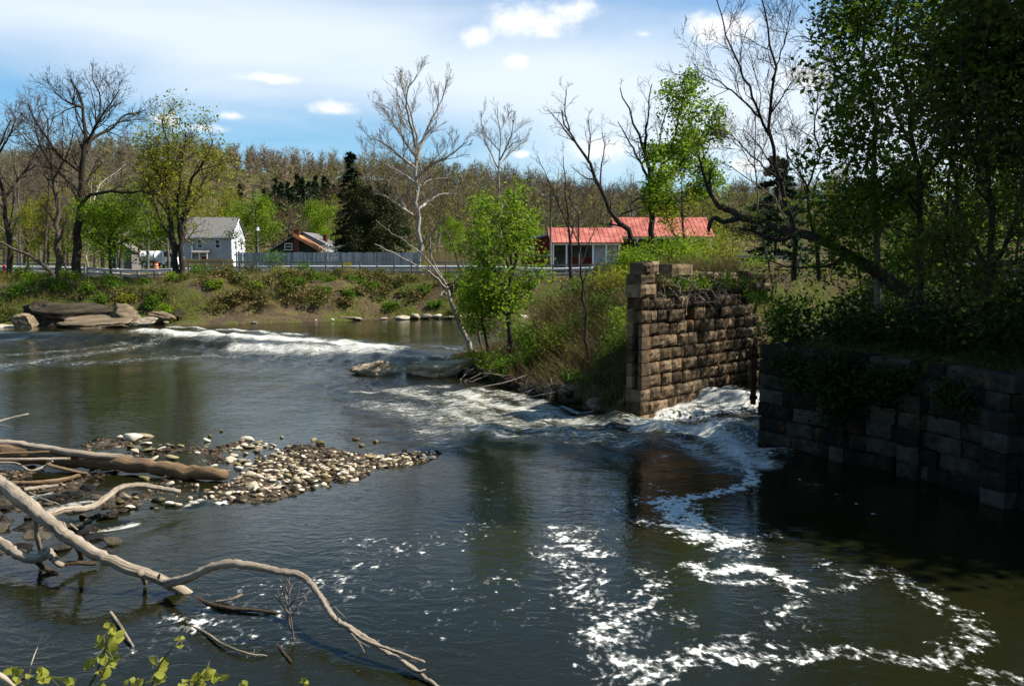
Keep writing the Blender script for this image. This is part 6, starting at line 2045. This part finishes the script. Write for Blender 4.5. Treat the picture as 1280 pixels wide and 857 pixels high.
def rail_fence(label, px0, px1, d, base0, base1, step, hgt=1.15, rails=(1.08, .62, .2), mat='wood_fence', slack=0.0):
    a, b_ = P(px0, base0, d), P(px1, base1, d)
    rt = empty('rail_fence', a, label, 'fence')
    n = max(1, round((b_.x - a.x) / step))
    for i in range(n + 1):
        t = i / n
        x, z = (b_.x - a.x) * t, (b_.z - a.z) * t - slack * 4 * t * (1 - t)
        MB().box(x - .065, x + .065, -.06, .06, z - .6, z + hgt).build('post', M[mat], rt)
    for i in range(n):
        t0, t1 = i / n, (i + 1) / n
        for r in rails:
            x0, x1 = (b_.x - a.x) * t0, (b_.x - a.x) * t1
            z0, z1 = (b_.z - a.z) * t0 - slack * 4 * t0 * (1 - t0), (b_.z - a.z) * t1 - slack * 4 * t1 * (1 - t1)
            dz = .07
            MB().hexa([(x0, -.105, z0 + r - dz), (x1, -.105, z1 + r - dz), (x1, -.062, z1 + r - dz), (x0, -.062, z0 + r - dz),
                       (x0, -.105, z0 + r + dz), (x1, -.105, z1 + r + dz), (x1, -.062, z1 + r + dz), (x0, -.062, z0 + r + dz)]).build('rail', M[mat], rt)
    return rt


rail_fence('grey wooden rail fence along the bank at the far left', -60, 106, 81, 344, 345, 1.65)
rail_fence('weathered rail fence sagging past the footbridge, left of the several-stemmed tree', 110, 214, 76, 348, 350, 1.55, .95, (.9, .5), slack=.15)
rail_fence('long wooden rail fence in front of the grey plank fence', 236, 600, 82, 342, 343, 1.62)
rail_fence('rail fence in front of the red barn', 645, 760, 79, 347, 346, 1.6)
rail_fence('dark rail fence on the terrace behind the stone pier', 880, 1010, 70, 335, 335, 1.6, 1.0, (.9, .45))

o = MB()
rt = empty('guardrail', (0, 85.0, 0), 'pale metal guardrail between the wooden rail fence and the road', 'guardrail')
segs = [-52, -44, -36, -28, -20, -12, -4, 4, 9, 14]
for x0, x1 in zip(segs[:-1], segs[1:]):
    z0, z1 = ter(x0) + .48, ter(x1) + .48
    m_ = MB()
    prof = [(0, 0), (-.07, .05), (-.07, .11), (0, .16), (-.07, .21), (-.07, .27), (0, .32)]
    b = len(m_.v)
    for (x, z) in ((x0, z0), (x1, z1)):
        for (yy, zz) in prof:
            m_.v.append((x, yy, z + zz))
    for k in range(len(prof) - 1):
        m_.f.append((b + k, b + k + 1, b + 7 + k + 1, b + 7 + k))
    m_.build('beam', M['galv'], rt)
for x in np.arange(-52, 14.1, 2.0):
    MB().box(x - .06, x + .06, .01, .16, ter(x) - .2, ter(x) + .80).build('post', M['galv'], rt)


def plank_fence(label, px0, px1, d, h, mat, pw, step=.155, zb=None, horizontal=False, kname='plank_fence'):
    a, b_ = P(px0, 330, d), P(px1, 330, d)
    z = gz(a.x, d) if zb is None else zb
    rt = empty(kname, (a.x, d, z), label, 'fence')
    L = b_.x - a.x
    r = random.Random(int(px0))
    if horizontal:
        for k in range(5):
            z0 = .15 + k * h / 5
            x = 0
            while x < L:
                w = min(2.4, L - x)
                MB().box(x + .01, x + w - .01, r.uniform(-.01, .01), .03, z0, z0 + h / 5 - .03).build('plank', M[mat], rt)
                x += w
    else:
        x = 0
        vs = []
        for _ in range(6):
            me = MB().box(0, pw - .018, 0, .025, 0, h + r.uniform(-.03, .03)).build('plank', M[mat], rt)
            vs.append(me)
        k = 0
        for k in range(int(L / pw)):
            if k < 6:
                o_ = vs[k]
            else:
                o_ = vs[r.randrange(6)].copy()
                C.objects.link(o_)
            o_.location = (k * pw, r.uniform(-.012, .012), r.uniform(-.03, .03))
            o_.rotation_euler = (0, r.gauss(0, .006), 0)
    for k in range(int(L / 2.6) + 1):
        MB().box(k * 2.6, k * 2.6 + .1, .05, .15, -.1, h - .1).build('post', M[mat], rt)
    for zz in (.4, h - .4):
        MB().box(0, L, .028, .048, zz, zz + .09).build('cross_rail', M[mat], rt)
    return rt


plank_fence('long weathered grey plank fence beyond the road', 295, 526, 98, 2.0, 'plank_grey', .20, zb=4.45)
plank_fence('tan new plank fence right of the white sycamore', 526.5, 600, 98, 2.15, 'plank_tan', .20, zb=4.45)
plank_fence('low tan fence of lying boards in front of the grey house', 226, 292, 104, 1.45, 'plank_tan', .2, zb=4.2, horizontal=True)

for (px, py, lb) in ((434.5, 330, 'small yellow marker on the rail fence before the grey planks'), (533, 329.5, 'small yellow marker on the rail fence before the tan planks')):
    p = P(px, py, 81.8)
    o = MB().box(-.32, .32, -.02, .02, -.17, .17).box(-.04, .04, .02, .05, -.9, .1)
    o = o.build('marker_sign', M['yellow'])
    o.location = p
    tag(o, lb, 'sign')
p = P(5, 333, 80.5)
o = empty('hydrant_marker', (p.x, p.y, ter(p.x)), 'small red marker beside yellow flowers at the left fence', 'marker')
MB().tube([(0, 0, 0), (0, 0, .75)], .10, .10, 10).tube([(0, 0, .75), (0, 0, .95)], .16, .05, 10).build('body', M['red'], o, True)
MB().tube([(-.2, 0, .5), (.2, 0, .5)], .06, .06, 8).build('nozzle', M['red'], o)
p = P(11, 338, 79.8)
shrub('flowering_plant', 'yellow flowering plant by the red marker at the left fence', (p.x, p.y, p.z - .35), (.35, .3, .25), 160, .12, 'leaf_yellow', 990, 8, None, 'plant')


def pole(label, px, d, top_py, r, mat, arm=False, lamp=False):
    b = at(px, 330, d)
    h = P(px, top_py, d).z - b.z
    rt = empty('utility_pole' if not lamp else 'lamp_post', b, label, 'pole' if not lamp else 'lamp post')
    MB().tube([(0, 0, -.3), (0, 0, h * .5), (0, 0, h)], r, r * .75, 10).build('post', M[mat], rt, True)
    if arm:
        MB().box(-1.0, 1.0, -.06, .06, h - .7, h - .58).build('cross_arm', M[mat], rt)
        for x in (-.9, -.4, .4, .9):
            MB().tube([(x, 0, h - .58), (x, 0, h - .40)], .05, .03, 8).build('insulator', M['galv'], rt)
    if lamp:
        MB().tube([(0, 0, h), (0, 0, h + .12), (0, 0, h + .34), (0, 0, h + .42)], .2, .16, 10).build('lamp_globe', M['white'], rt, True)
    return rt


pole('grey utility pole at the corner of the red barn', 688, 100, 238, .15, 'bark_grey', True)
pole('thin lamp post with white globe behind the grey fence', 323, 108, 288, .06, 'galv', False, True)
pole('dark wooden utility pole among the left trees', 143, 100, 292, .12, 'bark_dark', True)

# ------------------------------------------------------------------ houses
def wall_window(rt, x, z, w, h, y, fmat='white', axis='y'):
    """framed window on a wall facing -y (axis y) or +x (axis x)"""
    if axis == 'y':
        f = MB().box(x - w / 2 - .09, x + w / 2 + .09, y - .05, y + .03, z - .09, z).box(x - w / 2 - .09, x + w / 2 + .09, y - .05, y + .03, z + h, z + h + .09)
        f.box(x - w / 2 - .09, x - w / 2, y - .05, y + .03, z, z + h).box(x + w / 2, x + w / 2 + .09, y - .05, y + .03, z, z + h).box(x - w / 2, x + w / 2, y - .04, y + .02, z + h * .5 - .03, z + h * .5 + .03)
        o_ = f.build('window', M[fmat], rt)
        MB().box(x - w / 2, x + w / 2, y - .015, y + .02, z, z + h).build('pane', M['glass'], o_)
    else:
        f = MB().box(y - .03, y + .05, x - w / 2 - .09, x + w / 2 + .09, z - .09, z).box(y - .03, y + .05, x - w / 2 - .09, x + w / 2 + .09, z + h, z + h + .09)
        f.box(y - .03, y + .05, x - w / 2 - .09, x - w / 2, z, z + h).box(y - .03, y + .05, x + w / 2, x + w / 2 + .09, z, z + h).box(y - .02, y + .04, x - w / 2, x + w / 2, z + h * .5 - .03, z + h * .5 + .03)
        o_ = f.build('window', M[fmat], rt)
        MB().box(y - .02, y + .015, x - w / 2, x + w / 2, z, z + h).build('pane', M['glass'], o_)
    return o_


def clapboards(x0, x1, y, z0, z1, mb, step=.30):
    z = z0
    while z < z1 - .01:
        t = min(z + step, z1)
        b = len(mb.v)
        mb.v += [(x0, y - .035, z), (x1, y - .035, z), (x1, y - .005, t), (x0, y - .005, t), (x0, y, z), (x1, y, z)]
        mb.f += [(b, b + 1, b + 2, b + 3), (b, b + 4, b + 5, b + 1)]
        z = t


# white clapboard house: shaded front coloured grey, sunlit gable on the right kept white
d = 160
pA, pB = P(222, 330, d), P(289, 330, d)
W_ = pB.x - pA.x
hs = empty('house', (pA.x, d, 4.6), 'grey clapboard house with white gable end and grey shingled roof', 'house', rz=.03)
E = 5.7
RD = 3.4
m_ = MB().box(0, W_, 0, 9, -.3, E)
clapboards(0, W_, 0, 0, E, m_)
m_.build('wall', M['siding_grey'], hs)
g_ = MB().prism([(-.02, -.3), (9.02, -.3), (9.02, E), (4.5, E + RD), (-.02, E)], 'x', W_ + .01, W_ + .09)
g_.build('gable_wall', M['siding_white'], hs)
r_ = MB()
for s in (0, 1):
    if s == 0:
        p4 = [(-.4, -.5, E - .25), (W_ + .4, -.5, E - .25), (W_ + .4, 4.5, E + RD + .08), (-.4, 4.5, E + RD + .08)]
    else:
        p4 = [(W_ + .4, 9.5, E - .25), (-.4, 9.5, E - .25), (-.4, 4.5, E + RD + .08), (W_ + .4, 4.5, E + RD + .08)]
    r_.hexa([(x, y, z) for x, y, z in p4] + [(x, y, z + .16) for x, y, z in p4])
rf = r_.build('roof', M['shingle_grey'], hs)
MB().hexa([(W_ + .41, -.5, E - .30), (W_ + .50, -.5, E - .30), (W_ + .50, 4.5, E + RD + .02), (W_ + .41, 4.5, E + RD + .02), (W_ + .41, -.5, E - .02), (W_ + .50, -.5, E - .02), (W_ + .50, 4.5, E + RD + .30), (W_ + .41, 4.5, E + RD + .30)]).build('barge_board', M['white'], rf)
MB().box(-.4, W_ + .4, -.58, -.48, E - .34, E - .12).build('gutter', M['white'], hs)
for x, z, w, h in ((2.0, 3.6, .8, 1.4), (4.1, 3.6, .8, 1.4), (2.6, .9, .8, 1.5), (7.3, 3.6, .8, 1.4)):
    wall_window(hs, x, z, w, h, -.04)
for yy in (2.6, 6.2):
    wall_window(hs, yy, 3.4, .9, 1.4, W_ + .09, 'white', 'x')
pc = MB().hexa([(3.0, -1.9, 2.6), (6.0, -1.9, 2.6), (6.0, -.04, 3.2), (3.0, -.04, 3.2), (3.0, -1.9, 2.75), (6.0, -1.9, 2.75), (6.0, -.04, 3.35), (3.0, -.04, 3.35)]).build('porch_roof', M['shingle_grey'], hs)
for x in (3.15, 4.5, 5.85):
    MB().box(x - .08, x + .08, -1.85, -1.7, -.3, 2.6).build('porch_post', M['white'], hs)
dr = MB().box(4.3, 5.3, -.09, -.036, 0, 2.1).build('door', M['barn_red'], hs)
MB().box(5.12, 5.18, -.13, -.09, 1.0, 1.1).build('handle', M['chrome'], dr)
MB().box(4.2, 4.3, -.10, -.036, 0, 2.2).box(5.3, 5.4, -.10, -.036, 0, 2.2).box(4.2, 5.4, -.10, -.036, 2.1, 2.2).build('door_frame', M['white'], hs)
# left wing with gable
MB().box(-.9, 2.9, -.8, -.04, -.3, 4.4).prism([(-.9, 4.4), (2.9, 4.4), (1.0, 5.6)], 'y', -.8, -.04).build('wing_wall', M['siding_grey'], hs)
MB().hexa([(-1.2, -1.1, 4.3), (1.0, -1.1, 5.75), (1.0, .3, 5.75), (-1.2, .3, 4.3), (-1.2, -1.1, 4.45), (1.0, -1.1, 5.9), (1.0, .3, 5.9), (-1.2, .3, 4.45)]).hexa([(1.0, -1.1, 5.75), (3.2, -1.1, 4.3), (3.2, .3, 4.3), (1.0, .3, 5.75), (1.0, -1.1, 5.9), (3.2, -1.1, 4.45), (3.2, .3, 4.45), (1.0, .3, 5.9)]).build('wing_roof', M['shingle_grey'], hs)
wall_window(hs, 1.0, 2.9, .8, 1.4, -.84)
wall_window(hs, 1.0, .5, .8, 1.4, -.84)

# dark house with an orange roof slope
d = 118
pA, pB = P(331, 330, d), P(404, 330, d)
W_ = pB.x - pA.x
hs = empty('house', (pA.x, d, 4.5), 'dark gabled house with orange roof slope and brick chimney', 'house', rz=.10)
E, RD = 2.1, 2.15
MB().box(.3, W_ - .3, 0, 7, -.3, E).prism([(.3, E), (W_ - .3, E), (W_ / 2, E + RD)], 'y', 0, 7).build('wall', M['dark_green'], hs)
MB().hexa([(-.2, -.5, E - .15), (W_ / 2, -.5, E + RD + .1), (W_ / 2, 7.5, E + RD + .1), (-.2, 7.5, E - .15), (-.2, -.5, E + .03), (W_ / 2, -.5, E + RD + .28), (W_ / 2, 7.5, E + RD + .28), (-.2, 7.5, E + .03)]).build('shaded_roof', M['shingle_grey'], hs)  # slope away from the sun, its shade put into the grey colour
MB().hexa([(W_ / 2, -.9, E + RD + .1), (W_ + .2, -.9, E - .15), (W_ + .2, 7.5, E - .15), (W_ / 2, 7.5, E + RD + .1), (W_ / 2, -.9, E + RD + .55), (W_ + .2, -.9, E + .30), (W_ + .2, 7.5, E + .30), (W_ / 2, 7.5, E + RD + .55)]).build('orange_roof', M['roof_orange'], hs)
ch = MB().box(W_ / 2 + .05, W_ / 2 + .75, -.62, -.02, -.3, E + RD + .9).build('chimney', M['brick'], hs)
MB().box(W_ / 2 - .02, W_ / 2 + .82, -.69, .05, E + RD + .9, E + RD + 1.02).build('chimney_cap', M['brick'], ch)
wall_window(hs, W_ / 2 - .75, E + .55, .85, .75, -.04)
wall_window(hs, 1.6, .5, .8, 1.2, -.04)
wall_window(hs, W_ - 1.8, .5, .8, 1.2, -.04)
# grey house roof just behind it
d = 135
pA, pB = P(352, 330, d), P(410, 330, d)
W_ = pB.x - pA.x
hs = empty('house', (pA.x, d, 4.5), 'pale grey roofed house peeping out behind the dark orange-roofed one', 'house', rz=-.1)
MB().box(0, W_, 0, 6, -.3, 3.6).prism([(0, 3.6), (W_, 3.6), (W_ / 2, 5.3)], 'y', 0, 6).build('wall', M['siding_grey'], hs)
MB().hexa([(-.4, -.4, 3.4), (W_ / 2, -.4, 5.4), (W_ / 2, 6.4, 5.4), (-.4, 6.4, 3.4), (-.4, -.4, 3.6), (W_ / 2, -.4, 5.6), (W_ / 2, 6.4, 5.6), (-.4, 6.4, 3.6)]).hexa([(W_ / 2, -.4, 5.4), (W_ + .4, -.4, 3.4), (W_ + .4, 6.4, 3.4), (W_ / 2, 6.4, 5.4), (W_ / 2, -.4, 5.6), (W_ + .4, -.4, 3.6), (W_ + .4, 6.4, 3.6), (W_ / 2, 6.4, 5.6)]).build('roof', M['shingle_grey'], hs)
MB().box(W_ - 1.2, W_ - .6, 2, 2.6, 3.5, 5.3).build('chimney', M['brick'], hs)
wall_window(hs, W_ / 2 + 1.4, 3.0, .8, .9, -.03)
wall_window(hs, W_ / 2 - 1.0, 3.0, .8, .9, -.03)
p = P(410, 305, 112)
shrub('blossom_tree', 'small white blossoming tree beside the orange roof', (p.x, p.y, 4.5), (1.0, .8, 1.7), 700, .16, 'leaf_white', 995, 18, None, 'tree') if 'leaf_white' in M else None

# red barn with a lean-to roof, and the two red-roofed sheds
d = 112
pA, pB = P(655, 330, d), P(692, 330, d)
W_ = pB.x - pA.x
hs = empty('barn', (pA.x, d, 4.4), 'dark red board barn with white framed window and lean-to roof', 'barn', rz=.05)
H1, H2 = 3.7, 4.5
m_ = MB().hexa([(0, 0, -.3), (W_, 0, -.3), (W_, 7, -.3), (0, 7, -.3), (0, 0, H1), (W_, 0, H2), (W_, 7, H2), (0, 7, H1)])
m_.build('wall', M['barn_red'], hs)
for x in np.arange(.3, W_, .3):
    z = H1 + (H2 - H1) * x / W_
    MB().box(x - .025, x + .025, -.03, -.002, -.2, z - .05).build('batten', M['barn_red'], hs)
MB().hexa([(-.4, -.4, H1 + .0), (W_ + .3, -.4, H2 + .1), (W_ + .3, 7.3, H2 + .1), (-.4, 7.3, H1), (-.4, -.4, H1 + .22), (W_ + .3, -.4, H2 + .32), (W_ + .3, 7.3, H2 + .32), (-.4, 7.3, H1 + .22)]).build('roof', M['siding_grey'], hs)
wall_window(hs, .85, 2.0, .75, .95, -.04)
MB().box(1.6, W_, -.06, -.032, 1.75, 1.95).build('trim_board', M['siding_grey'], hs)


def red_shed(label, px0, px1, d, e_py, r_py, seed, dpt=8.0, rz=0.03, wmat='siding_grey'):
    pA, pB = P(px0, 330, d), P(px1, 330, d)
    W_ = pB.x - pA.x
    E_ = P(px0, e_py, d - .5).z - 4.4
    R_ = P(px0, r_py, d + dpt / 2).z - 4.4
    hs = empty('shed', (pA.x, d, 4.4), label, 'shed', rz=rz)
    MB().box(.3, W_ - .3, dpt - .3, dpt, -.3, E_).box(W_ * .62, W_ - .3, 1.2, dpt - .3, -.3, E_ - .05).build('wall', M[wmat], hs)
    MB().box(W_ * .30, W_ * .62, 2.6, 2.7, -.3, E_ * .5).build('partition', M['barn_red'], hs)
    rf = MB()
    rf.hexa([(-.3, -.6, E_ - .05), (W_ + .3, -.6, E_ - .05), (W_ + .3, dpt / 2, R_), (-.3, dpt / 2, R_), (-.3, -.6, E_ + .05), (W_ + .3, -.6, E_ + .05), (W_ + .3, dpt / 2, R_ + .1), (-.3, dpt / 2, R_ + .1)])
    rf.hexa([(-.3, dpt / 2, R_), (W_ + .3, dpt / 2, R_), (W_ + .3, dpt + .6, E_ - .05), (-.3, dpt + .6, E_ - .05), (-.3, dpt / 2, R_ + .1), (W_ + .3, dpt / 2, R_ + .1), (W_ + .3, dpt + .6, E_ + .05), (-.3, dpt + .6, E_ + .05)])
    rf = rf.build('roof', M['roof_red'], hs)
    k = W_ / round(W_ / .6)
    for i in range(round(W_ / .6) + 1):
        x = i * k
        MB().hexa([(x - .03, -.6, E_ + .05), (x + .03, -.6, E_ + .05), (x + .03, dpt / 2, R_ + .1), (x - .03, dpt / 2, R_ + .1), (x - .03, -.6, E_ + .10), (x + .03, -.6, E_ + .10), (x + .03, dpt / 2, R_ + .15), (x - .03, dpt / 2, R_ + .15)]).build('seam', M['roof_red'], rf)
    MB().prism([(-.55, E_ - .1), (dpt + .55, E_ - .1), (dpt / 2, R_ - .06)], 'x', 0.0, .12).build('gable_wall', M['siding_white'], hs)
    MB().prism([(-.55, E_ - .1), (dpt + .55, E_ - .1), (dpt / 2, R_ - .06)], 'x', W_ - .12, W_).build('gable_wall', M['siding_white'], hs)
    for i in range(6):
        x = .15 + (W_ - .3) * i / 5
        MB().box(x - .09, x + .09, -.1, .08, -.3, E_ - .05).build('post', M['white'], hs)
    MB().box(0, W_, -.12, .0, E_ - .25, E_ - .06).build('eave_board', M['white'], hs)
    return hs, W_, E_


red_shed('lower red metal roofed open shed beside the red barn', 690, 776, 108, 303.5, 285.5, 1)
red_shed('taller long red metal roofed building behind the green tree', 772, 890, 122, 296, 272.5, 2, 9, wmat='barn_red')

# ------------------------------------------------------------------ the parked tank truck and the barrel
d = 118
pA, pB = P(173, 330, d), P(219, 330, d)
tk = empty('truck', (pA.x, d, 4.75), 'white tank truck parked beyond the fence behind green tree', 'truck')
L = pB.x - pA.x
MB().box(0, L - .2, .35, .55, .45, .62).box(0, L - .2, 1.35, 1.55, .45, .62).build('chassis', M['rubber'], tk)
cab = MB()
cab.prism([(L - 1.75, .45), (L - .05, .45), (L, .75), (L, 1.25), (L - .15, 1.42), (L - .45, 2.25), (L - .6, 2.32), (L - 1.75, 2.32)], 'y', 0, 1.95)
cb = cab.build('cab', M['white'], tk)
MB().prism([(L - 1.45, 1.42), (L - .42, 1.42), (L - .62, 2.12), (L - 1.45, 2.12)], 'y', -.02, -.005).build('side_window', M['glass'], cb)
MB().hexa([(L - .14, .12, 1.45), (L - .14, 1.83, 1.45), (L - .44, 1.83, 2.2), (L - .44, .12, 2.2), (L - .115, .12, 1.46), (L - .115, 1.83, 1.46), (L - .415, 1.83, 2.21), (L - .415, .12, 2.21)]).build('windscreen', M['glass'], cb)
MB().box(L - 1.5, L - .42, -.012, -.004, .6, .63).box(L - 1.5, L - 1.47, -.012, -.004, .6, 1.4).build('door_seam', M['rubber'], cb)
MB().box(L - .02, L + .03, .1, .4, .8, 1.0).build('headlight', M['chrome'], cb)
MB().box(L - .02, L + .03, 1.55, 1.85, .8, 1.0).build('headlight', M['chrome'], cb)
MB().box(L - .5, L - .4, -.22, -.02, 1.5, 1.85).build('mirror', M['rubber'], cb)
ty = .98
MB().tube([(0.15, ty, 1.42), (.3, ty, 1.42), (1.85, ty, 1.42), (2.0, ty, 1.42)], .80, .80, 18).build('tank', M['white'], tk, True)
MB().tube([(2.1, ty, 1.42), (L - 1.95, ty, 1.42)], .82, .80, 18).build('tank_end', M['white'], tk, True)
MB().tube([(.02, ty, 1.42), (.15, ty, 1.42)], .83, .83, 18).build('red_band', M['red'], tk, True)
MB().box(L - 2.35, L - 1.8, .1, 1.85, .6, 1.7).build('locker', M['galv'], tk)
for x in (.8, 1.75, L - .85):
    for y in (.12, 1.83):
        w_ = MB().tube([(x, y - .14, .45), (x, y + .14, .45)], .45, .45, 16).build('wheel', M['rubber'], tk, True)
        MB().tube([(x, y - .155, .45), (x, y + .155, .45)], .22, .22, 12).build('rim', M['chrome'], w_)
p = P(195, 330, 112)
o = empty('barrel', (p.x, p.y, 4.45), 'orange barrel standing in front of the white truck', 'barrel')
MB().tube([(0, 0, 0), (0, 0, .3)], .32, .30, 14).tube([(0, 0, .34), (0, 0, .62)], .29, .28, 14).tube([(0, 0, .66), (0, 0, 1.0)], .27, .26, 14).build('body', M['orange'], o, True)
MB().tube([(0, 0, .29), (0, 0, .35)], .29, .29, 14).tube([(0, 0, .61), (0, 0, .67)], .275, .275, 14).build('band', M['white'], o, True)
# grey shed half hidden in the trees left of the truck
p = P(150, 330, 120)
hs = empty('shed', (p.x, p.y, 4.6), 'small grey shed half hidden by green leaves left of truck', 'shed')
MB().box(-1.6, 1.6, 0, 3, -.3, 2.4).prism([(-1.6, 2.4), (1.6, 2.4), (0, 3.5)], 'y', 0, 3).build('wall', M['shingle_grey'], hs)
MB().hexa([(-1.9, -.2, 2.25), (0, -.2, 3.55), (0, 3.2, 3.55), (-1.9, 3.2, 2.25), (-1.9, -.2, 2.4), (0, -.2, 3.7), (0, 3.2, 3.7), (-1.9, 3.2, 2.4)]).hexa([(0, -.2, 3.55), (1.9, -.2, 2.25), (1.9, 3.2, 2.25), (0, 3.2, 3.55), (0, -.2, 3.7), (1.9, -.2, 2.4), (1.9, 3.2, 2.4), (0, 3.2, 3.7)]).build('roof', M['shingle_grey'], hs)
dr = MB().box(-.5, .5, -.06, -.004, 0, 1.9).build('door', M['white'], hs)
